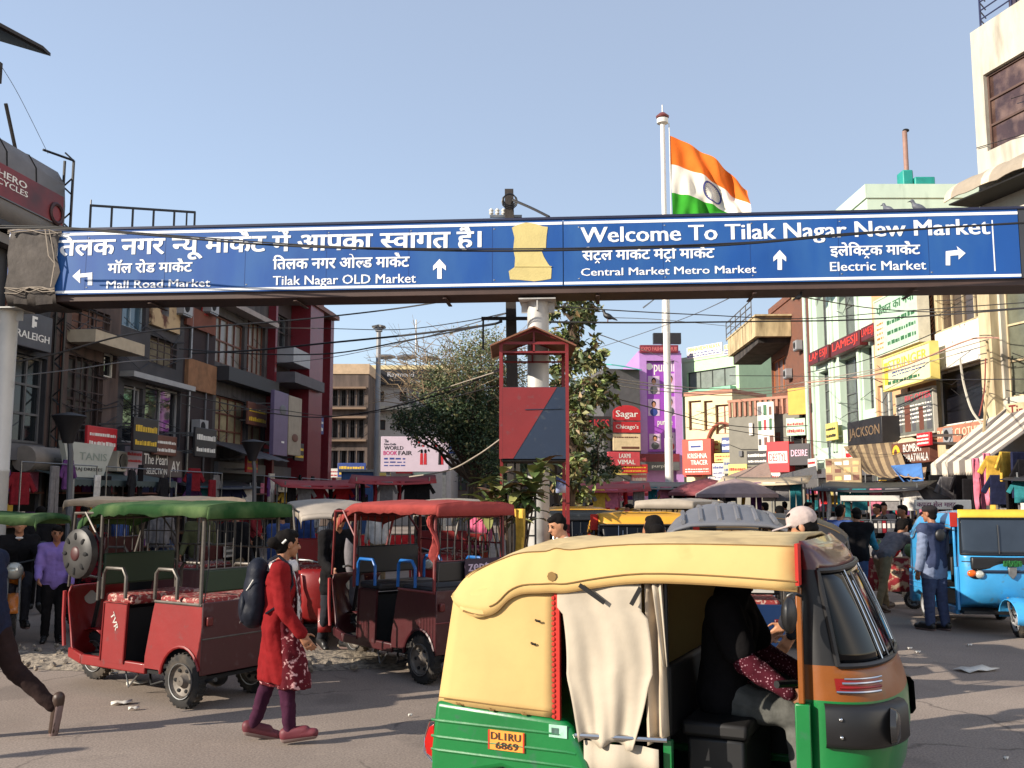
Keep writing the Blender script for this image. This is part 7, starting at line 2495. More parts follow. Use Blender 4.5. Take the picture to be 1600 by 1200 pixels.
wallsign(B6, 'poster', 'tall dusky purple poster panel on the red framed shop', 428, 450, 612, 712, mat('dusky purple poster', (104, 88, 118), 0.5, var=0.15), [], out=1.1, thick=0.15, extra=lambda mb, w, h: (mb.ell((w * 0.6, -0.01, h * 0.72), (w * 0.25, 0.02, h * 0.08), SGRY, 12, 6), mb.box(w * 0.55, w * 0.75, -0.006, -0.001, h * 0.2, h * 0.23, TXW)))
wallsign(B6, 'poster', 'beige panel with a pale map shape right of the purple poster', 451, 471, 620, 712, mat('beige panel', (150, 138, 122), 0.6), [], out=1.1, thick=0.15, extra=lambda mb, w, h: mb.ell((w * 0.5, -0.01, h * 0.3), (w * 0.25, 0.015, h * 0.07), SBRN, 10, 6))

for k_, (F_, n_) in enumerate(((B1, 5), (B2, 14), (B3, 16), (B4, 7), (B5, 14), (B6, 12), (Bm, 7), (Bw, 9), (Bn, 8), (Bg, 7), (Bq, 8), (Bb, 5), (Bc, 8), (By, 10), (Bp, 5), (Bv, 5))):
    clutter(F_, 40 + k_, n_)
BC_ = {'red': SRED, 'white': SWHT, 'yellow': SYEL, 'black': SBLK, 'brown': SBRN, 'green': SGRN, 'blue': mat('blue signboard', (50, 70, 130), 0.5), 'pink': mat('pink signboard', (200, 110, 130), 0.5)}
TC_ = {'white': TXW, 'red': TXR, 'black': TXB, 'yellow': TXY, 'blue': TXBL}
def boards(F_, where, rows, seed):
    r = random.Random(seed)
    for k, (cb_, ct_) in enumerate(rows):
        w, h = r.uniform(0.9, 2.0), r.uniform(0.45, 0.9)
        u = min(max(0.1, F_.W * (k + r.uniform(0.1, 0.5)) / len(rows)), F_.W - 0.5)
        z = r.uniform(2.7, 4.6) if k % 2 else r.uniform(2.5, 3.2)
        wallsign(F_, 'shop_board', 'small %s board with %s print %s' % (cb_, ct_, where), 0, 0, 0, 0, BC_[cb_], [], out=r.uniform(0.2, 1.0), thick=0.08, uz=(u, min(u + w, F_.W + 0.3), z, z + h), extra=lines(TC_[ct_], 2, seed + k))
for F_, wh, rows in ((B2, 'on the barred brown building', (('red', 'white'), ('black', 'yellow'))), (B3, 'on the stained grey building', (('brown', 'white'), ('black', 'white'))), (B5, 'on the slanting banded building', (('red', 'yellow'), ('brown', 'yellow'), ('black', 'red'))), (B6, 'on the red framed shop', (('black', 'yellow'), ('blue', 'white'))), (Bc, 'on the brown corner building', (('white', 'red'), ('blue', 'yellow'), ('red', 'white'))), (By, 'on the white terrace building', (('yellow', 'red'), ('red', 'yellow'), ('green', 'black'), ('blue', 'white'))), (Bd, 'on the dark block left of the purple shop', (('yellow', 'black'), ('red', 'yellow'), ('pink', 'white'))), (Bv, 'on the cream verandah building', (('red', 'white'), ('yellow', 'red'), ('white', 'blue'), ('blue', 'white'))), (Bq, 'on the low grey shop building', (('yellow', 'red'), ('black', 'white'), ('white', 'red'), ('green', 'red'))), (Bg, 'under the pale green panels', (('white', 'red'), ('yellow', 'black'), ('red', 'white')))):
    boards(F_, wh, rows, 60 + len(wh))
# ------------------------------------------------------------------ ground floor shops: dark fronts, awnings, hung clothes
SHADES = [cloth('garment ' + n, c_) for n, c_ in (('maroon', (120, 26, 36)), ('red', (176, 36, 40)), ('white', (204, 198, 190)), ('pink', (196, 110, 130)), ('mustard', (200, 160, 66)), ('navy', (30, 34, 60)), ('black', (24, 22, 25)), ('teal', (40, 110, 116)), ('grey', (120, 116, 116)), ('purple', (96, 56, 110)))]
GN = ['maroon', 'red', 'white', 'pink', 'mustard', 'navy', 'black', 'teal', 'grey', 'purple']
def garment_mesh(kind):
    mb = MB()
    m = SHADES[0]
    if kind == 'shirt':
        mb.prism([(-0.20, 0), (0.20, 0), (0.22, -0.62), (-0.22, -0.62)], -0.03, 0.03, m)
        for s_ in (-1, 1):
            mb.prism([(s_ * 0.19, -0.01), (s_ * 0.40, -0.34), (s_ * 0.30, -0.40), (s_ * 0.20, -0.22)], -0.025, 0.025, m)
    elif kind == 'scarf':
        P = []
        for j in range(9):
            v = j / 8
            P.append([(0.14 * (u - 0.5) * (1 - 0.4 * v) + 0.02 * math.sin(5 * v), 0.05 * math.sin(6 * u + 3 * v), -1.1 * v) for u in [k / 6 for k in range(7)]])
        mb.sheet(P, m)
    else:
        mb.prism([(-0.17, 0), (0.17, 0), (0.19, -0.95), (0.03, -0.95), (0.0, -0.35), (-0.03, -0.95), (-0.19, -0.95)], -0.03, 0.03, m)
    return mb
protos = {}
def hang(kind, loc, rz, ci, where, scale=1.0):
    lb = '%s %s %s' % (GN[ci], {'shirt': 'shirt on a hanger', 'scarf': 'long scarf', 'trousers': 'pair of trousers'}[kind], where)
    if kind not in protos:
        o = garment_mesh(kind).build({'shirt': 'hanging_shirt', 'scarf': 'hanging_scarf', 'trousers': 'hanging_trousers'}[kind], None, solid=0.02 if kind == 'scarf' else 0, bevel=0.015 if kind != 'scarf' else 0)
        protos[kind] = o
    else:
        o = protos[kind].copy()
        C.objects.link(o)
    o.location, o.rotation_euler, o.scale = loc, (0, 0, rz), (scale, scale, scale)
    o.material_slots[0].link = 'OBJECT'
    o.material_slots[0].material = SHADES[ci]
    return tag(o, lb, 'garment', 'garments hung outside the shops')
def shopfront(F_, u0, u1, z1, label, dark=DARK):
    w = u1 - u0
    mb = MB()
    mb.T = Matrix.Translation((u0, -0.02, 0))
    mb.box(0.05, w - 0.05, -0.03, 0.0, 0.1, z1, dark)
    t = mb.build('shop_front', F_.t)
    mb = MB()
    mb.T = Matrix.Translation((u0, -0.02, 0))
    mb.box(0, 0.08, -0.12, 0, 0, z1, SGRY)
    mb.box(w - 0.08, w, -0.12, 0, 0, z1, SGRY)
    mb.box(0, w, -0.14, 0, z1, z1 + 0.35, SGRY)
    mb.build('frame', t)
    mb = MB()
    mb.T = Matrix.Translation((u0, -0.02, 0))
    r = random.Random(int(w * 100))
    for k in range(3):
        mb.box(0.15, w - 0.15, -0.28, -0.04, 0.5 + 0.7 * k, 0.54 + 0.7 * k, SBRN)
        x = 0.2
        while x < w - 0.4:
            a = r.uniform(0.15, 0.4)
            mb.box(x, x + a, -0.26, -0.06, 0.545 + 0.7 * k, 0.545 + 0.7 * k + r.uniform(.15, .5), r.choice(SHADES))
            x += a + 0.04
    mb.build('shelf', t)
    return t
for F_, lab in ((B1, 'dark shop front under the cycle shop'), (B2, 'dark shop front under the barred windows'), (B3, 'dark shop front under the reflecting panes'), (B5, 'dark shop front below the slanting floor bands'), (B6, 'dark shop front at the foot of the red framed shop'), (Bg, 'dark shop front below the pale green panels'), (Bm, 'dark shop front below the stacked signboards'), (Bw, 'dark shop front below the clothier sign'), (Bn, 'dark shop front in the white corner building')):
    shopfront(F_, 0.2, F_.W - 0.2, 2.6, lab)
r = random.Random(21)
# clothes along the left shops
def side_of(F_):
    return {B1: 'before the cycle shop', B2: 'below the barred windows', B3: 'below the reflecting panes', B5: 'below the slanting bands', B6: 'by the red framed shop'}[F_]
n_ = 0
for F_ in (B1, B2, B3, B5, B6):
    k = int(F_.W / 0.7)
    for i in range(k):
        u = 0.35 + (F_.W - 0.7) * i / max(1, k - 1)
        p = F_.world(u, -1.3 - 0.2 * (i % 2), 2.30 + 0.15 * (i % 3))
        ci = (0, 6, 5, 8, 6, 5, 9, 6, 0, 2, 6)[(i * 3 + n_) % 11]
        hang(('shirt', 'trousers', 'shirt', 'scarf')[(i + n_) % 4], p, F_.rz + r.uniform(-.4, .4), ci, 'hung in the shade ' + side_of(F_))
    t = thing('clothes_rail', 'steel clothes rail ' + side_of(F_), 'clothes rail', F_.world(0.2, -1.4, 0), F_.rz)
    mb = MB()
    mb.tube([(0, 0, 0), (0, 0, 2.5), (F_.W - 0.4, 0, 2.5), (F_.W - 0.4, 0, 0)], 0.018, STEEL, 6)
    mb.build('rail_frame', t)
    n_ += 1
def awning(label, pts, m, sag=0.0, strip=None, valance=None, posts=(), stripes=0, n=14, name='awning'):
    """pts: back-left, back-right, front-right, front-left in the world"""
    a, b, c_, d = [V(p) for p in pts]
    t = thing(name, label, 'awning', (0, 0, 0), 0)
    mb = MB()
    P = []
    for i in range(n + 1):
        u = i / n
        row = []
        for j in range(9):
            v = j / 8
            q = a.lerp(b, u).lerp(d.lerp(c_, u), v)
            q = q - V((0, 0, sag * math.sin(math.pi * u) * math.sin(math.pi * min(1, v * 0.9)) + 0.015 * math.sin(u * 23) * v))
            row.append(q)
        P.append(row)
    for i in range(n):
        mb.sheet([P[i], P[i + 1]], strip if (strip and stripes and (i * stripes // n) % 2) else m)
    mb.build('canopy', t, solid=0.02, smooth=0)
    if valance:
        mb = MB()
        for i in range(n * 2):
            u0_, u1_ = i / (2 * n), (i + 1) / (2 * n)
            p, q = d.lerp(c_, u0_), d.lerp(c_, u1_)
            mb.add([p, q, q - V((0, 0, valance * 0.72)), (p + q) / 2 - V((0, 0, valance)), p - V((0, 0, valance * 0.72))], [(0, 1, 2, 3, 4)], (strip or m) if (i * stripes // (2 * n)) % 2 else m)
        mb.build('valance', t, solid=0.015, smooth=0)
    for k, p in enumerate(posts):
        mb = MB()
        mb.tube([(p[0], p[1], 0), p], 0.025, STEEL, 6)
        mb.build('post', t)
    return t
AWS = mat('grey awning stripe', (112, 104, 98), 0.8, var=0.15)
AWP = mat('pale awning cloth', (206, 194, 176), 0.8, var=0.1)
awning('striped grey and white awning with scalloped valance over the clothes stall at right', [(13.0, 25.0, 4.3), (13.2, 22.0, 4.3), (10.9, 21.9, 2.72), (10.75, 24.7, 2.66)], AWP, 0.05, AWS, 0.36, [(10.9, 21.9, 2.7), (10.75, 24.7, 2.64)], 10, 20)
awning('grey scalloped upper awning at the right edge above the hung clothes', [(13.6, 21.6, 5.0), (14.4, 18.0, 5.0), (12.6, 18.0, 3.9), (12.0, 21.3, 3.9)], mat('dull awning cloth', (150, 138, 126), 0.8), 0.04, AWS, 0.3, (), 10, 20)
KH = mat('khaki striped cloth', (150, 128, 96), 0.85, var=0.2)
awning('sagging khaki striped cloth canopy left of the snack shop sign', [at(1318, 698, 33), at(1402, 690, 31), at(1420, 742, 26), at(1352, 738, 28)], KH, 0.35, mat('khaki dark stripe', (100, 82, 62), 0.85), None, [at(1420, 742, 26), at(1352, 738, 28)], 13, 26)
awning('cream canopy cloth stretched behind the sagging khaki one', [at(1338, 706, 34), at(1420, 682, 31), at(1440, 690, 29.5), at(1362, 712, 31)], mat('cream canopy', (196, 180, 150), 0.8), 0.1)
awning('crumpled blue tarpaulin slung beneath the snack shop sign', [at(1392, 728, 27), at(1440, 724, 26), at(1446, 776, 24), at(1412, 752, 25)], mat('blue tarpaulin', (66, 110, 168), 0.6, var=0.3, scale=3, bump=0.6, bscale=4), 0.25, name='tarpaulin')
awning('beige flat canopy beside the blue tarpaulin', [at(1405, 735, 29), at(1448, 730, 28), at(1445, 748, 25), at(1398, 742, 26)], mat('beige canopy', (170, 140, 110), 0.8), 0.05)
awning('dark grey slanted awning below the red box sign', [at(1220, 742, 34), at(1275, 728, 32), at(1278, 748, 28), at(1210, 752, 30)], mat('dark grey awning', (86, 84, 84), 0.7), 0.03, None, 0.3, [at(1278, 748, 28), at(1210, 752, 30)])
awning('tilted black metal canopy on the shaded left row', [(*lp(30), 3.6), (*lp(33), 3.6), (*lp(32.6, 1.8), 3.0), (*lp(29.6, 1.8), 3.0)], mat('black metal sheet', (62, 60, 64), 0.5), 0)
awning('teal grey canopy over the shaded stalls below the trapezoid board', [(*lp(20.5), 2.5), (*lp(25), 2.5), (*lp(25, 1.4), 2.2), (*lp(20.2, 1.4), 2.2)], mat('teal grey canopy', (66, 78, 78), 0.7), 0.1, None, 0.15, [(*lp(25, 1.4), 2.2), (*lp(20.2, 1.4), 2.2)])
awning('brown grey awning far along the right stalls', [at(1140, 742, 40), at(1200, 722, 37), at(1205, 742, 33), at(1128, 756, 36)], mat('brown grey awning', (140, 116, 104), 0.8), 0.05, None, 0.2, [at(1205, 742, 33), at(1128, 756, 36)])
awning('pale pink awning low behind the parasols', [at(1095, 758, 40), at(1150, 752, 38), at(1150, 766, 34), at(1085, 768, 36)], mat('pale pink awning', (186, 140, 134), 0.8), 0.05)
# clothes under the striped awning
for k, (px, py, kind, ci, Y) in enumerate(((1524, 716, 'scarf', 3, 21.6), (1541, 708, 'scarf', 3, 21.4), (1536, 730, 'scarf', 3, 21.7), (1556, 712, 'shirt', 4, 21.2), (1572, 706, 'shirt', 4, 21.0), (1590, 706, 'trousers', 5, 20.8), (1550, 748, 'scarf', 4, 21.3), (1562, 742, 'shirt', 5, 21.1), (1580, 745, 'trousers', 6, 20.9), (1598, 750, 'scarf', 2, 20.7), (1604, 718, 'shirt', 6, 20.6), (1516, 748, 'trousers', 6, 22.0), (1500, 742, 'shirt', 6, 23.0), (1480, 745, 'shirt', 8, 23.5), (1462, 742, 'trousers', 6, 24.0))):
    hang(kind, at(px, py, Y), 0.5 - 0.2 * (k % 4), ci, 'beneath the striped awning, ' + ('top row' if py < 735 else 'low row'), 1.05)
# display boards
Fd = Frame((at(1286, 780, 27).x, 27), (at(1350, 780, 26).x, 26))
wallsign(Fd, 'poster', 'collage board of brown shoe pictures beside the khaki canopy', 1290, 1346, 716, 775, mat('brown collage board', (150, 128, 96), 0.7, var=0.3), [], out=0.05, thick=0.05, extra=blocks([SBRN, SWHT, SBLK, mat('tan print', (190, 160, 110), 0.6), SYEL], 4, 5, 5, 0.2))
Fp = Frame((at(1425, 790, 17.5).x, 17.5), (at(1522, 790, 17.5).x, 17.5))
sb = wallsign(Fp, 'stall_board', 'white stall board with purple floral lettering behind the blue rickshaw', 1430, 1518, 781, 796, SWHT, [('कपड़ा सेल मार्ट', 0.03, 0.72, 0.1, 0.9, mat('purple letters', (110, 40, 84), 0.6))], out=0.05, thick=0.05)
mb = MB()
for x in (0.05, 0.95):
    mb.box(x - 0.02, x + 0.02, 0.01, 0.04, -1.6, 0, STEEL)
mb.build('board_leg', sb)
# rack of packaged goods
rk = at(1314, 790, 20.5)
rt = thing('goods_rack', 'tall wire rack of hanging packets behind the bending men', 'rack', (rk.x, 20.5, 0), R(-6))
mb = MB()
for x in (0, 0.6, 1.2):
    mb.tube([(x, 0, 0), (x, 0, 1.75)], 0.015, STEEL, 6)
for z in (0.55, 0.95, 1.35, 1.74):
    mb.tube([(0, 0, z), (1.2, 0, z)], 0.010, STEEL, 6)
mb.build('rack_frame', rt)
mb = MB()
mb.box(0, 1.2, -0.02, 0.02, 1.75, 1.86, SWHT)
mb.build('header_board', rt)
pk = None
for j, z in enumerate((1.33, 0.93)):
    for i in range(13):
        mb = MB()
        pos = V((rk.x, 20.5, 0)) + Matrix.Rotation(R(-6), 3, 'Z') @ V((0.05 + 0.09 * i, -0.03, z))
        if pk is None:
            mb.prism([(-0.035, 0), (0.035, 0), (0.038, -0.25), (-0.038, -0.25)], -0.012, 0.012, SGRY)
            mb.prism([(-0.028, -0.05), (0.028, -0.05), (0.028, -0.15), (-0.028, -0.15)], -0.015, -0.0125, SWHT)
            pk = mb.build('goods_packet', None)
            o = pk
        else:
            o = pk.copy()
            C.objects.link(o)
        o.location, o.rotation_euler = pos, (0, 0, R(-6) + 0.2 * ((i * 7) % 3 - 1))
        o.material_slots[0].link = 'OBJECT'
        o.material_slots[0].material = [SGRY, SBLK, SHADES[0], SGRY, SHADES[8]][(i * 3 + j) % 5]
        tag(o, 'small hanging goods packet on the wire rack, %s row' % ('upper' if j == 0 else 'lower'), 'packet', 'packets on the wire rack')
# hand cart with bags
ct = thing('hand_cart', 'market hand cart draped with red cloth beside the stooping man', 'cart', (at(1412, 850, 16.6).x, 16.6, 0), R(-20))
mb = MB()
mb.box(-0.6, 0.6, -0.4, 0.4, 0.72, 0.80, WOOD)
for x in (-0.5, 0.5):
    for y in (-0.35, 0.35):
        mb.box(x - 0.03, x + 0.03, y - 0.03, y + 0.03, 0.3, 0.72, WOOD)
mb.build('cart_bed', ct)
for sg in (-1, 1):
    wheel(ct, (0.1, sg * 0.44, 0.15), 0.15, 0.05, STEEL)
mb = MB()
mb.sheet([[(-0.62 + 1.24 * u, -0.42 + 0.02 * math.sin(20 * u), 0.82 - 0.55 * v) for u in [k / 20 for k in range(21)]] for v in (0, .3, .6, 1)], mat('red print cloth', (150, 44, 50), 0.9, second=(206, 180, 150), sscale=9, sthr=0.55, swid=0.1))
mb.build('cart_cloth', ct, solid=0.01)
for k in range(4):
    b_ = blob('goods_bag', lambda q: (q.ell((0, 0, 0.13), (0.12, 0.10, 0.13), SHADES[k]), q.cone((0, 0, 0.22), (0, 0, 0.3), 0.04, 0.03, SHADES[k])), 0.02, [cloth('sage bag', (96, 120, 84)), SHADES[1], cloth('sage bag', (96, 120, 84)), SHADES[2]][k], None)
    b_.location = ct.location + V((-0.42 + 0.27 * k, 0.1 * (k % 2), 0.80))
    tag(b_, ['sage green', 'red', 'second sage green', 'white'][k] + ' cloth bag standing on the red draped hand cart', 'bag', 'bags on the hand cart')
# market umbrellas
UM = None
for k, (px, py, Y, m, lb) in enumerate(((1105, 764, 29, mat('maroon parasol', (128, 62, 66), 0.8), 'wide maroon market parasol over the middle stalls'), (1150, 766, 27, mat('grey parasol', (150, 128, 126), 0.8), 'wide grey market parasol overlapping the maroon one'), (975, 766, 34, mat('red parasol', (160, 40, 50), 0.8), 'red market parasol beneath the rose red sign'), (1425, 772, 24, mat('dark grey parasol', (70, 66, 66), 0.8), 'dark grey stall parasol right of the collage board'))):
    p = at(px, py, Y)
    t = thing('market_parasol', lb, 'parasol', (p.x, Y, 0), 0.3 * k, 'parasols over the stalls')
    mb = MB()
    z = p.z
    P = []
    for j, (rr_, dz) in enumerate(((0.02, 0.32), (0.5, 0.24), (1.0, 0.10), (1.45, -0.10), (1.47, -0.20))):
        rr_ *= 0.8 if k < 3 else 0.62
        P.append([(rr_ * math.cos(2 * math.pi * i / 16) * (1.0 if i % 2 == 0 else 0.955), rr_ * math.sin(2 * math.pi * i / 16) * (1.0 if i % 2 == 0 else 0.955), z + dz) for i in range(16)])
    mb.sheet(P, m, wrap=True)
    mb.build('canopy', t, solid=0.01, smooth=0)
    mb = MB()
    mb.tube([(0, 0, 0), (0, 0, z + 0.38)], 0.025, STEEL, 8)
    mb.build('pole', t)
    mb = MB()
    for i in range(8):
        a = 2 * math.pi * i / 8
        mb.tube([(0, 0, z + 0.27), ((1.12 if k < 3 else 0.86) * math.cos(a), (1.12 if k < 3 else 0.86) * math.sin(a), z - 0.10)], 0.01, STEEL, 4)
    mb.build('ribs', t)
# stalls: table, posts, backing, goods
def stall(label, x, y, rz, w, m, top, seed, n=5, where='', z=2.3):
    t = thing('market_stall', label, 'stall', (x, y, 0), rz, 'market stalls along the street')
    mb = MB()
    mb.box(-w / 2, w / 2, -0.4, 0.4, 0.78, 0.83, WOOD)
    mb.build('table_top', t)
    mb = MB()
    mb.sheet([[(-w / 2 + w * k / 16, -0.42 + 0.02 * math.sin(k * 1.9), 0.83 - 0.6 * v) for k in range(17)] for v in (0, .5, 1)], m)
    mb.build('table_cloth', t, solid=0.01)
    for sx in (-1, 1):
        for sy in (-1, 1):
            mb = MB()
            mb.tube([(sx * (w / 2 - 0.04), sy * 0.4, 0), (sx * (w / 2 - 0.04), sy * 0.4, z)], 0.022, STEEL, 6)
            mb.build('post', t)
    mb = MB()
    P = []
    for i in range(9):
        u = i / 8
        P.append([(-w / 2 - 0.15 + (w + 0.3) * u, -0.75 + 1.3 * v, z - 0.16 + 0.24 * v - 0.05 * math.sin(math.pi * u)) for v in (0, .5, 1)])
    mb.sheet(P, top)
    mb.build('canopy', t, solid=0.015)
    r_ = random.Random(seed)
    M_ = Matrix.Rotation(rz, 3, 'Z')
    for k in range(n):
        hang(r_.choice(['shirt', 'scarf', 'trousers', 'shirt']), V((x, y, 0)) + M_ @ V((-w / 2 + 0.2 + (w - 0.4) * k / max(1, n - 1), -0.45, z - 0.12)), rz + r_.uniform(-.5, .5), r_.randrange(10), where, 0.85)
    return t
TOPS = [mat('stall top red', (150, 50, 54), 0.8, var=0.2), mat('stall top grey', (120, 112, 106), 0.8, var=0.2), mat('stall top blue', (60, 84, 130), 0.8, var=0.2), mat('stall top cream', (190, 170, 140), 0.8, var=0.2), SBLK]
for k, (x, y, rz, w, m, tp, wh) in enumerate(((2.6, 27, -0.1, 2.2, SHADES[1], 0, 'on the red topped stall in mid street'), (5.0, 30, -0.2, 2.4, SHADES[3], 1, 'on the grey topped stall in mid street'), (7.2, 27.5, -0.4, 2.2, SHADES[0], 3, 'on the cream topped stall'), (9.0, 24.0, -0.7, 2.4, SHADES[8], 4, 'on the black topped stall'), (10.2, 29, -1.0, 2.6, SHADES[5], 1, 'on the grey stall near the green building'), (3.6, 36, 0, 2.6, SHADES[7], 0, 'on the far red topped stall'), (7.0, 37, -0.2, 2.6, SHADES[4], 2, 'on the far blue topped stall'), (-5.4, 27, 0.5, 2.2, SHADES[1], 0, 'on the red stall left of the tree'), (-3.2, 26, 0.1, 2.0, SHADES[1], 0, 'on the red stall under the billboard'), (-6.8, 33, 0.3, 2.2, SHADES[2], 3, 'on the cream stall by the beige building'), (-8.9, 28.5, 1.0, 2.4, SHADES[6], 4, 'on the shaded black stall'), (11.6, 19.6, -1.1, 2.4, SHADES[6], 4, 'on the black stall at the right edge'))):
    stall(['red topped stall in the middle of the street', 'grey topped stall in the middle of the street', 'cream topped stall right of the flag mast', 'black topped stall before the snack shop', 'grey topped stall beside the pale green building', 'far red topped stall behind the flag mast', 'far blue topped stall near the brick house', 'red topped stall left of the thorny tree', 'red topped stall beneath the lilac billboard', 'cream topped stall near the brown corner building', 'black topped stall in the left shade', 'black topped stall at the right edge'][k], x, y, rz, w, m, TOPS[tp], k, 6, wh, 2.15 + 0.1 * (k % 3))
# blue cabin
cb = thing('cabin', 'small blue tin cabin beside the lamp mast', 'cabin', (at(560, 775, 33).x, 33, 0), 0.1)
mb = MB()
BTIN = mat('blue tin', (44, 76, 124), 0.6, var=0.2)
mb.box(-0.55, 0.55, -0.5, 0.5, 0, at(560, 738, 33).z, BTIN)
mb.build('cabin_body', cb, bevel=0.03)
mb = MB()
mb.box(-0.65, 0.65, -0.6, 0.6, at(560, 738, 33).z + 0.001, at(560, 738, 33).z + 0.08, STEEL)
mb.build('roof', cb)
mb = MB()
mb.box(-0.35, 0.35, -0.51, -0.502, 1.2, 1.9, DARK)
mb.build('hatch', cb)
# street lamps with bowl shades on the left
sl_ = None
for k, (px, py, Y, lb) in enumerate(((108, 655, 16.8, 'old street lamp with a wide dark bowl shade before the trapezoid board'), (395, 694, 24, 'old street lamp with a dark bowl shade before the slanting floor bands'))):
    p = at(px, py, Y)
    if sl_ is None:
        sl_ = thing('street_lamp', lb, 'street lamp', (p.x, Y, 0), 0, 'bowl street lamps')
        mb = MB()
        mb.tube([(0.12, 0, 0), (0.06, 0, p.z - 0.6), (0, 0, p.z - 0.2)], [0.06, 0.05, 0.045], SGRY, 8)
        mb.build('lamp_post', sl_)
        mb = MB()
        mb.lathe([(0.09, p.z - 0.42), (0.15, p.z - 0.22), (0.25, p.z - 0.02), (0.29, p.z + 0.05), (0.26, p.z + 0.07), (0.05, p.z + 0.12)], SBLK, 18)
        mb.build('lamp_shade', sl_)
    else:
        clone(sl_, (p.x, Y, p.z - at(108, 655, 16.8).z), 0, lb, 'bowl street lamps')
# ------------------------------------------------------------------ trees and plants
def leafmat(name, c):
    m = mat(name, c, 0.6, var=0.35, scale=1.3)
    return m
LG = [leafmat('leaf dark green', (52, 66, 40)), leafmat('leaf mid green', (84, 98, 56)), leafmat('leaf olive', (128, 126, 82)), leafmat('leaf dry brown', (140, 116, 84))]
BARK = mat('tree bark', (84, 68, 54), 0.95, var=0.35, scale=6, bump=0.5, bscale=12)
TWIG = mat('dry twig', (150, 128, 100), 0.9, var=0.3)
def leaf_cloud(mb, lobes, n, size, mats, wts, r, long=1.6):
    tot = sum(l[1] ** 2 for l in lobes)
    for (c, rad, sq, dens) in lobes:
        k = int(n * rad ** 2 / tot * dens)
        clump = []
        for _ in range(max(4, k // 26)):
            d = V((r.gauss(0, 1), r.gauss(0, 1), r.gauss(0, 1))).normalized() * rad * r.uniform(0.45, 1.05)
            d.z *= sq
            clump.append(c + d)
        for _ in range(k):
            q = r.choice(clump)
            p = q + V((r.gauss(0, 1), r.gauss(0, 1), r.gauss(0, 0.8))) * rad * 0.16
            a = V((r.gauss(0, 1), r.gauss(0, 1), r.gauss(-0.3, 0.7))).normalized()
            b = a.cross(V((r.gauss(0, 1), r.gauss(0, 1), r.gauss(0, 1)))).normalized()
            s_ = size * r.uniform(0.6, 1.3)
            w = a.cross(b) * s_ * 0.18
            m = r.choices(mats, wts)[0]
            tip = p + a * s_ * long
            mid = p + a * s_ * long * 0.5
            mb.add([p, mid + b * s_ * 0.42 - w, tip, mid - b * s_ * 0.42 - w], [(0, 1, 2), (0, 2, 3)], m)
def limb(mb, a, b, r0, r1, r, wob=0.12):
    a, b = V(a), V(b)
    L = (b - a).length
    pts = [a.lerp(b, k / 6) + V((r.gauss(0, 1), r.gauss(0, 1), r.gauss(0, .5))) * L * wob * 0.3 * math.sin(math.pi * k / 6) for k in range(7)]
    mb.tube(pts, [r0 + (r1 - r0) * k / 6 for k in range(7)], BARK, 7)
    return pts
r = random.Random(11)
# leafy tree right behind the white post
Yt = 18.5
tb_ = at(885, 780, Yt)
lt = thing('broadleaf_tree', 'uneven broadleaf tree with sunlit clumps right behind the white post', 'tree', (tb_.x, Yt, 0))
def rel(px, py, Y, base):
    q = at(px, py, Y)
    return V((q.x - base.x, q.y - base.y, q.z))
base = V((tb_.x, Yt, 0))
lob = [((895, 490), 0.42, 1), ((872, 478), 0.28, 1), ((912, 500), 0.30, .8), ((880, 545), 0.5, 1.1), ((915, 560), 0.42, 1), ((868, 592), 0.34, 1), ((905, 605), 0.5, 1), ((950, 600), .28, .8), ((930, 540), .22, .6), ((885, 470), .22, .7), ((935, 610), 0.36, 1), ((945, 625), 0.25, .8), ((885, 650), 0.45, 1), ((915, 670), 0.4, .8), ((880, 710), 0.45, .9), ((920, 730), 0.42, .8), ((895, 770), 0.5, .9), ((905, 525), 0.3, .7)]
lobes = [(rel(px, py, Yt + r.uniform(-.5, .5), base), rad, 1.0, d) for (px, py), rad, d in lob]
mb = MB()
top_ = rel(893, 500, Yt, base)
tp = limb(mb, (0, 0, 0), top_, 0.13, 0.03, r)
for c_, rad, _, _ in lobes:
    s_ = min(tp, key=lambda q: abs(q.z - (c_.z - 0.6)))
    limb(mb, s_, c_, 0.04, 0.012, r)
mb.build('trunk', lt)
mb = MB()
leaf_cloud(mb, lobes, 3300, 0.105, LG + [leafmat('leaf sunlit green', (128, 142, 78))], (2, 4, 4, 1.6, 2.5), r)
mb.build('crown', lt, smooth=0, recalc=False)
# thorny tree left: soft feathery crown, shade painted into dense low leaves, sunlight into fine ones above
Yt = 27.0
tb_ = at(735, 775, Yt)
tt = thing('thorn_tree', 'broad feathery thorn tree, coloured as shaded below and sunlit above, with bare twigs', 'tree', (tb_.x, Yt, 0))
base = V((tb_.x, Yt, 0))
low = [((690, 655), 0.9, 1.2), ((655, 662), 0.7, 1.1), ((735, 650), 1.0, 1.3), ((775, 660), 0.9, 1.2), ((720, 685), 0.7, 1), ((765, 700), 0.8, 1), ((700, 625), 0.9, .9), ((745, 615), 1.0, .9), ((785, 625), .8, .9), ((640, 662), .45, .9), ((770, 735), .7, .7)]
high = [((668, 632), 0.7, .8), ((700, 585), 1.0, 1), ((735, 565), 1.0, 1), ((770, 560), 1.0, 1), ((702, 612), 0.9, 1), ((755, 590), 1.1, 1.1), ((720, 600), 1.1, 1.1), ((672, 600), .45, .25), ((750, 535), .8, .5), ((785, 590), .9, 1), ((625, 655), .5, .5)]
mk = lambda L_: [(rel(px, py, Yt + r.uniform(-1, 1), base), rad, 0.75, d) for (px, py), rad, d in L_]
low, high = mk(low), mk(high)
mb = MB()
fork = V((0.1, 0, 2.2))
limb(mb, (0, 0, 0), fork, 0.20, 0.15, r)
for c_, rad, _, _ in low + high:
    limb(mb, fork, c_, 0.06, 0.015, r)
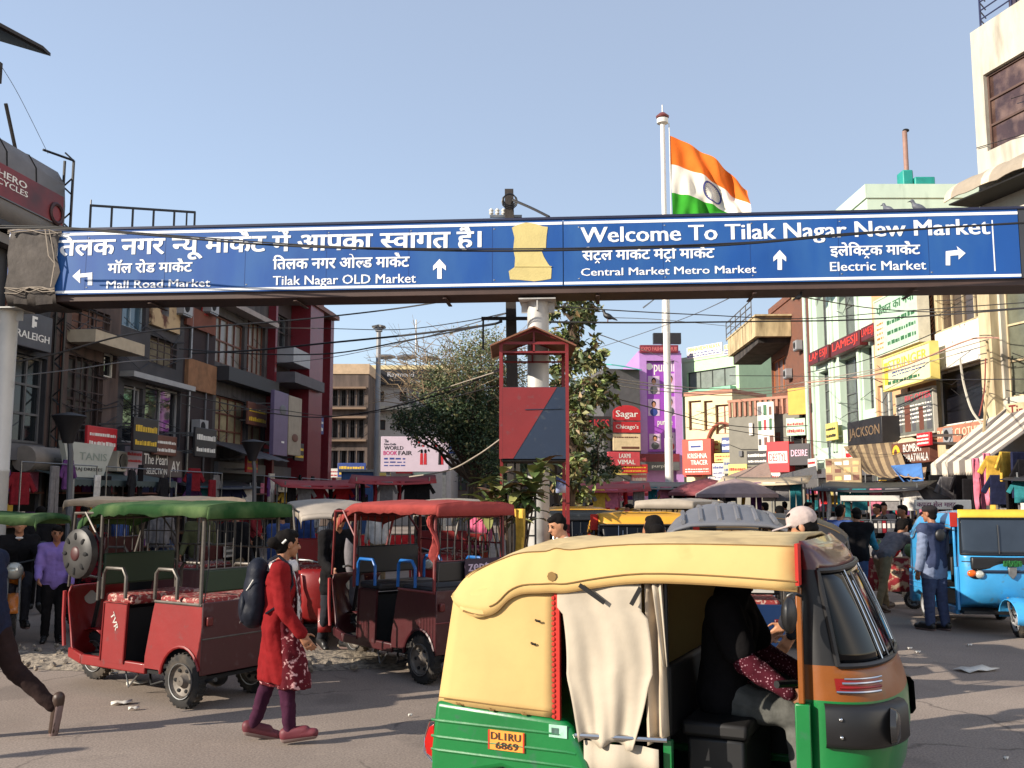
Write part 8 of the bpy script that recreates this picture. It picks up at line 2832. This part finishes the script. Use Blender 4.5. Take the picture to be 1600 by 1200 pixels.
for k in range(150):
    px, py = r.uniform(630, 800), r.uniform(545, 640)
    a = rel(px, py, Yt + r.uniform(-1.4, 1.4), base)
    d = V((r.gauss((px - 730) / 90, 0.7), r.gauss(-0.2, .5), r.uniform(0.05, 0.8))).normalized()
    L = r.uniform(0.5, 1.5)
    p1 = a + d * L * 0.5 + V((0, 0, 0.08))
    p2 = a + d * L + V((r.gauss(0, .15), 0, r.gauss(-0.05, .1)))
    mb.tube([a, p1, p2], [0.014, 0.009, 0.004], TWIG, 4)
    for q in range(3):
        s_ = p1.lerp(p2, r.random())
        mb.tube([s_, s_ + V((r.gauss(0, .25), r.gauss(0, .2), r.uniform(0, .35)))], [0.006, 0.003], TWIG, 4)
mb.build('trunk', tt)
mb = MB()
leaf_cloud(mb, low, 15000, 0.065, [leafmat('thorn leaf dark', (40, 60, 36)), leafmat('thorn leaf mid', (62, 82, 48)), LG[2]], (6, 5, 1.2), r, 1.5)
leaf_cloud(mb, high, 17000, 0.046, [leafmat('sunlit leaf olive', (118, 122, 84)), leafmat('sunlit leaf green', (88, 102, 62)), leafmat('sunlit leaf tan', (146, 132, 100))], (4, 5, 2), r, 1.6)  # upper leaves tinted paler to carry the sun on them
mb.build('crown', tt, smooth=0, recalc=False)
Bz = Building('shop_building', 'dull brown building behind the trees at the far end of the street', (at(700, 700, 70).x, 70), (at(950, 700, 70).x, 70), at(820, 640, 70).z, 9, mat('dull brown render', (110, 96, 86), 0.9, var=0.3))
for k in range(9):
    Bz.window(0, 0, 0, 0, uz=(0.5 + 1.25 * k, 1.4 + 1.25 * k, 5.0, 6.3), glass=WN, frame=SBRN)
    Bz.window(0, 0, 0, 0, uz=(0.5 + 1.25 * k, 1.4 + 1.25 * k, 2.2, 3.5), glass=WN, frame=SBRN)
Bz.finish(0.3)
# small round tree far right of the mast and a hedge of distant foliage behind the far end
for k, (px, py, Y, rad, lb) in enumerate(((870, 640, 46, 1.8, 'dark bushy tree far behind the leafy tree'), (925, 705, 44, 1.3, 'small dark tree low beside the rose red sign'), (830, 690, 42, 1.6, 'dark bushy tree far behind the police booth'), (745, 715, 45, 1.7, 'dark bushy tree low behind the thorn tree trunk'), (785, 720, 47, 1.6, 'dark bushy tree between the thorn tree and the post'))):
    b_ = at(px, 775, Y)
    t = thing('bushy_tree', lb, 'tree', (b_.x, Y, 0), 0, 'bushy trees at the far end')
    c_ = at(px, py, Y).z
    mb = MB()
    limb(mb, (0, 0, 0), (0.1, 0, c_), 0.16, 0.06, r)
    for q in range(5):
        limb(mb, (0.05, 0, c_ * 0.6), (r.uniform(-1, 1), r.uniform(-.6, .6), c_ + r.uniform(-.3, .8)), 0.06, 0.02, r)
    mb.build('trunk', t)
    mb = MB()
    leaf_cloud(mb, [(V((r.uniform(-.6, .6) * rad, r.uniform(-.5, .5), c_ + r.uniform(-.6, .6) * rad)), rad * 0.6, 0.9, 1) for q in range(6)], 1700, 0.13, LG, (6, 4, 1, .4), r)
    mb.build('crown', t, smooth=0, recalc=False)
# broad leaved pot plant at the foot of the booth
bp_ = at(800, 780, 11.9)
pl = thing('broad_leaf_plant', 'tall broad leaved plant in a clay pot in front of the booth legs', 'plant', (bp_.x, 11.9, 0))
mb = MB()
mb.lathe([(0.18, 0), (0.27, 0.42), (0.30, 0.43), (0.30, 0.50), (0.25, 0.50), (0.24, 0.44)], mat('clay pot', (140, 80, 56), 0.8), 18)
mb.build('pot', pl)
stems = []
mb = MB()
for (px, py) in ((770, 760), (785, 740), (800, 765), (815, 748), (835, 735), (845, 722), (790, 775), (760, 775), (825, 775)):
    q = at(px, py, 11.9 + r.uniform(-.25, .25)) - V((bp_.x, 11.9, 0))
    mb.tube([(q.x * 0.15, q.y * 0.15, 0.45), (q.x * 0.6, q.y * .6, q.z * 0.65), q], [0.02, 0.014, 0.01], BARK, 6)
    stems.append(q)
mb.build('stem', pl)
BL = [mat('broad leaf green', (86, 104, 58), 0.45, var=0.3, scale=4), mat('broad leaf yellow green', (140, 140, 84), 0.45, var=0.25, scale=4), mat('broad leaf brown', (110, 78, 52), 0.6, var=0.3, scale=4)]
mb = MB()
for q in stems:
    for k in range(13):
        a = r.uniform(0, 6.28)
        el = r.uniform(0.1, 1.3)
        L = r.uniform(0.26, 0.48)
        d = V((math.cos(a), math.sin(a), 0))
        s_ = V((-d.y, d.x, 0))
        b0 = q - V((0, 0, r.uniform(0, 0.35)))
        P = []
        for j in range(7):
            v = j / 6
            p = b0 + d * L * v * math.cos(el * (1 - 0.5 * v)) + V((0, 0, L * (math.sin(el) * v - 0.55 * v * v)))
            w = 0.068 * math.sin(math.pi * min(1, v * 0.92 + 0.08)) ** 0.7
            P.append([p - s_ * w + V((0, 0, 0.012)), p, p + s_ * w + V((0, 0, 0.012))])
        mb.sheet(P, r.choices(BL, (5, 4, 1))[0])
mb.build('foliage', pl, recalc=False)
# yellow scarf hung by the red rickshaw
ys = at(816, 815, 10.9)
o = hang('scarf', at(812, 795, 10.6), 0.3, 4, 'hung on the post side of the maroon rickshaw', 0.75)
# flapping blue and white paper on the post
pb = thing('poster', 'torn blue and white paper flapping from the right of the white post', 'poster', at(866, 752, 13.4), 0)
mb = MB()
mb.sheet([[(0.16 * u + 0.02, -0.05 * math.sin(3 * u + v), -0.02 - 0.14 * v + 0.10 * (1 - v) * (1 - u)) for u in (0, .33, .66, 1)] for v in (0, .5, 1)], mat('blue white paper', (150, 160, 196), 0.6, second=(60, 70, 130), sscale=9, sthr=0.55, swid=0.1))
mb.build('poster_sheet', pb, solid=0.004)

# ------------------------------------------------------------------ overhead cables
CBL = mat('cable black', (26, 24, 26), 0.6)
CPL = mat('cable pale grey', (150, 140, 128), 0.6)
def cable(label, pts, rad=0.012, m=CBL, sub=6):
    w = [at(*p) for p in pts]
    out = []
    for i in range(len(w) - 1):
        p0, p1, p2, p3 = w[max(i - 1, 0)], w[i], w[i + 1], w[min(i + 2, len(w) - 1)]
        for k in range(sub):
            t = k / sub
            out.append(0.5 * ((2 * p1) + (p2 - p0) * t + (2 * p0 - 5 * p1 + 4 * p2 - p3) * t * t + (3 * p1 - p0 - 3 * p2 + p3) * t ** 3))
    out.append(w[-1])
    mb = MB()
    b0 = out[0]
    mb.tube([q - b0 for q in out], rad, m, 5)
    o = mb.build('overhead_cable', None)
    o.location = b0
    return tag(o, label, 'cable', 'overhead cables across the street')
Yg = 12.7
cable('thick twisted black cable crossing the face of the blue sign', [(-40, 356, Yg + .6), (95, 357, Yg + .5), (220, 366, Yg + .4), (400, 381, Yg + .3), (560, 388, Yg + .1), (795, 392, Yg), (1050, 386, Yg - .1), (1160, 381, Yg - .2), (1300, 369, Yg - .3), (1450, 357, Yg - .4), (1640, 346, Yg - .5)], 0.015)
cable('thinner black cable following just above the twisted one on the blue sign', [(-40, 352, Yg + .5), (95, 355, Yg + .4), (260, 367, Yg + .3), (480, 383, Yg + .2), (640, 388, Yg), (880, 388, Yg), (1160, 379, Yg - .2), (1320, 365, Yg - .3), (1640, 345, Yg - .5)], 0.010)
cable('black cable rising from the left shops to the girder underside', [(10, 568, 15), (90, 552, 15.5), (185, 526, 16), (260, 515, 17), (400, 505, 18), (500, 496, 19), (620, 482, 19), (735, 464, 18)], 0.016)
cable('thick black cable sagging to the cross arm of the dark utility pole', [(300, 552, 22), (400, 547, 22), (500, 537, 21), (640, 523, 19), (760, 508, 16.5), (783, 501, 15.1)], 0.022)
cable('black cable just below the thick sagging one left of the pole', [(280, 545, 23), (400, 553, 23), (520, 552, 21), (640, 531, 19), (730, 514, 17), (784, 503, 15.1)], 0.016)
cable('fine cable running level above the thick pair left of the pole', [(380, 512, 24), (500, 513, 24), (620, 515, 22), (720, 503, 18), (795, 488, 15.2)], 0.010)
cable('fine grey cable slanting up past the lamp mast', [(430, 568, 30), (520, 558, 28), (650, 530, 24), (790, 490, 15.3)], 0.010, SGRY)
cable('long black cable swooping low past the beige corner building', [(280, 616, 20), (340, 628, 22), (420, 645, 25), (500, 652, 26), (590, 641, 24), (700, 612, 20), (785, 574, 16)], 0.016)
cable('second low cable over the red framed shop', [(283, 630, 20), (335, 641, 22), (430, 640, 25), (520, 650, 26), (640, 636, 22), (785, 600, 16)], 0.010)
cable('pale cable dipping through the thorn tree', [(600, 640, 24), (700, 605, 20), (785, 578, 15.6)], 0.014, CPL)
cable('pale low cable sweeping over the plant below the booth', [(640, 745, 18), (700, 735, 16.5), (745, 712, 14.8), (785, 684, 13.6)], 0.014, CPL)
cable('straight black cable with the crow right of the leafy tree', [(858, 503, 15.3), (950, 504, 18), (1040, 504, 20), (1200, 502, 22), (1330, 500, 23), (1500, 490, 22), (1640, 478, 20)], 0.018)
cable('black cable running above the crow cable', [(858, 478, 15.3), (980, 486, 19), (1100, 492, 22), (1250, 498, 24), (1400, 487, 24), (1640, 470, 20)], 0.012)
cable('fine cable rising diagonally right of the flag mast', [(930, 545, 30), (1000, 522, 28), (1080, 493, 24), (1160, 456, 16)], 0.010, SGRY)
cable('fine cable descending diagonally towards the purple shop', [(935, 522, 20), (1000, 545, 34), (1060, 566, 48)], 0.012, SGRY)
cable('upper pale wire of the bundle below the leafy tree', [(930, 586, 20), (1000, 597, 24), (1100, 607, 28), (1200, 606, 31), (1262, 596, 32), (1400, 570, 28), (1545, 530, 24)], 0.014, CPL)
cable('middle pale wire of the bundle below the leafy tree', [(925, 590, 20), (1000, 601, 24), (1100, 612, 28), (1190, 611, 31), (1262, 603, 32), (1380, 584, 28), (1540, 540, 24)], 0.012, CPL)
cable('lower pale wire of the bundle below the leafy tree', [(950, 600, 20), (1040, 612, 26), (1160, 618, 30), (1262, 606, 32), (1440, 560, 27)], 0.012, CPL)
cable('black cable dropping from the girder past the arched windows', [(1206, 453, 13.4), (1260, 465, 18), (1350, 480, 24), (1420, 486, 25), (1500, 487, 24), (1640, 478, 20)], 0.014)
cable('black cable low across the cream verandah', [(960, 622, 22), (1050, 645, 28), (1110, 660, 33), (1180, 668, 36), (1262, 665, 36)], 0.016)
cable('black cable above the red box sign', [(1080, 660, 30), (1180, 678, 32), (1262, 688, 32), (1330, 694, 31), (1400, 690, 28)], 0.012)
cable('level black cable across the yellow signboard', [(1140, 587, 32), (1262, 588, 32), (1400, 593, 28), (1500, 593, 25), (1640, 592, 20)], 0.012)
cable('slanting pale cable over the black window', [(1262, 598, 33), (1380, 582, 29), (1500, 536, 24.5), (1530, 528, 24.2), (1560, 528, 22)], 0.022, mat('pinkish conduit', (176, 130, 112), 0.7))
cable('slanting black cable under the red shop signs', [(1262, 582, 33), (1340, 566, 30), (1400, 545, 28), (1470, 516, 26)], 0.014)
cable('white hose drooping over the black window', [(1500, 560, 24.8), (1506, 600, 24.8), (1518, 640, 24.6), (1534, 662, 24.4)], 0.03, WHITEP)
cable('rust red cable beside the white hose', [(1540, 560, 24.2), (1538, 610, 24.2), (1530, 650, 24.3)], 0.018, mat('rust red cable', (130, 60, 50), 0.6))
cable('pale conduit down the edge of the cream building', [(1542, 530, 24.2), (1546, 580, 24.2), (1540, 640, 24.2), (1536, 690, 24.2)], 0.035, CRY)
cable('short stay cable from the pole coil to the sign top', [(800, 312, 15.1), (830, 325, 14.7), (858, 339, 14.2)], 0.022)
cable('fine cable across the far rooftops above the teal roof', [(945, 496, 24), (1040, 500, 30), (1160, 512, 40)], 0.01, SGRY)
cable('fine stay wire crossing the sky at the far left', [(0, 100, 18), (30, 150, 19), (75, 240, 21)], 0.006, SGRY)
cable('fine black wire low across the barred windows', [(0, 590, 15), (110, 578, 16), (200, 565, 17), (300, 560, 18)], 0.010, SGRY)

# ------------------------------------------------------------------ birds
BIRDK = mat('crow feathers', (18, 18, 22), 0.5)
BIRDG = mat('pigeon feathers', (86, 90, 100), 0.6, var=0.3, scale=20)
def bird(nm, label, loc, rz, m, h=0.34, group=None):
    t = thing(nm, label, 'bird', loc, rz, group)
    def f(mb):
        mb.ell((0, 0, h * 0.42), (h * 0.42, h * 0.20, h * 0.22), m, rot=(0, R(-28), 0))
        mb.cone((h * 0.22, 0, h * 0.58), (h * 0.30, 0, h * 0.78), h * 0.13, h * 0.10, m)
        mb.ell((h * 0.34, 0, h * 0.84), (h * 0.13, h * 0.11, h * 0.11), m)
        mb.cone((-h * 0.25, 0, h * 0.32), (-h * 0.72, 0, h * 0.06), h * 0.13, h * 0.05, m)
    blob('body', f, h * 0.045, m, t)
    mb = MB()
    mb.tube([(h * 0.42, 0, h * 0.84), (h * 0.60, 0, h * 0.80)], [h * 0.045, h * 0.008], BLACK, 6)
    mb.build('beak', t)
    for sg in (-1, 1):
        mb = MB()
        mb.tube([(0.0, sg * h * 0.07, h * 0.28), (0.02 * h, sg * h * 0.07, 0)], h * 0.022, mat('bird leg', (120, 70, 60), 0.6), 5)
        mb.build('leg', t)
    return t
p = at(950, 503, 18)
bird('crow', 'black crow perched on the cable right of the leafy tree', p, R(155), BIRDK, 0.26)
p = GF.uz(1388, 330)
bird('pigeon', 'grey pigeon facing away on the sign top, left of the pair', GF.world(p[0], 0, zT + 0.036), R(120), BIRDG, 0.22, 'pigeons on the sign')
p = GF.uz(1436, 330)
bird('pigeon', 'larger grey pigeon in profile on the sign top, right of the pair', GF.world(p[0], 0, zT + 0.036), R(165), BIRDG, 0.25, 'pigeons on the sign')
p = GF.uz(1243, 452)
b_ = bird('pigeon', 'dark bird clinging under the brown girder', GF.world(p[0], -0.2, zB - 0.26), R(30), BIRDK, 0.16)
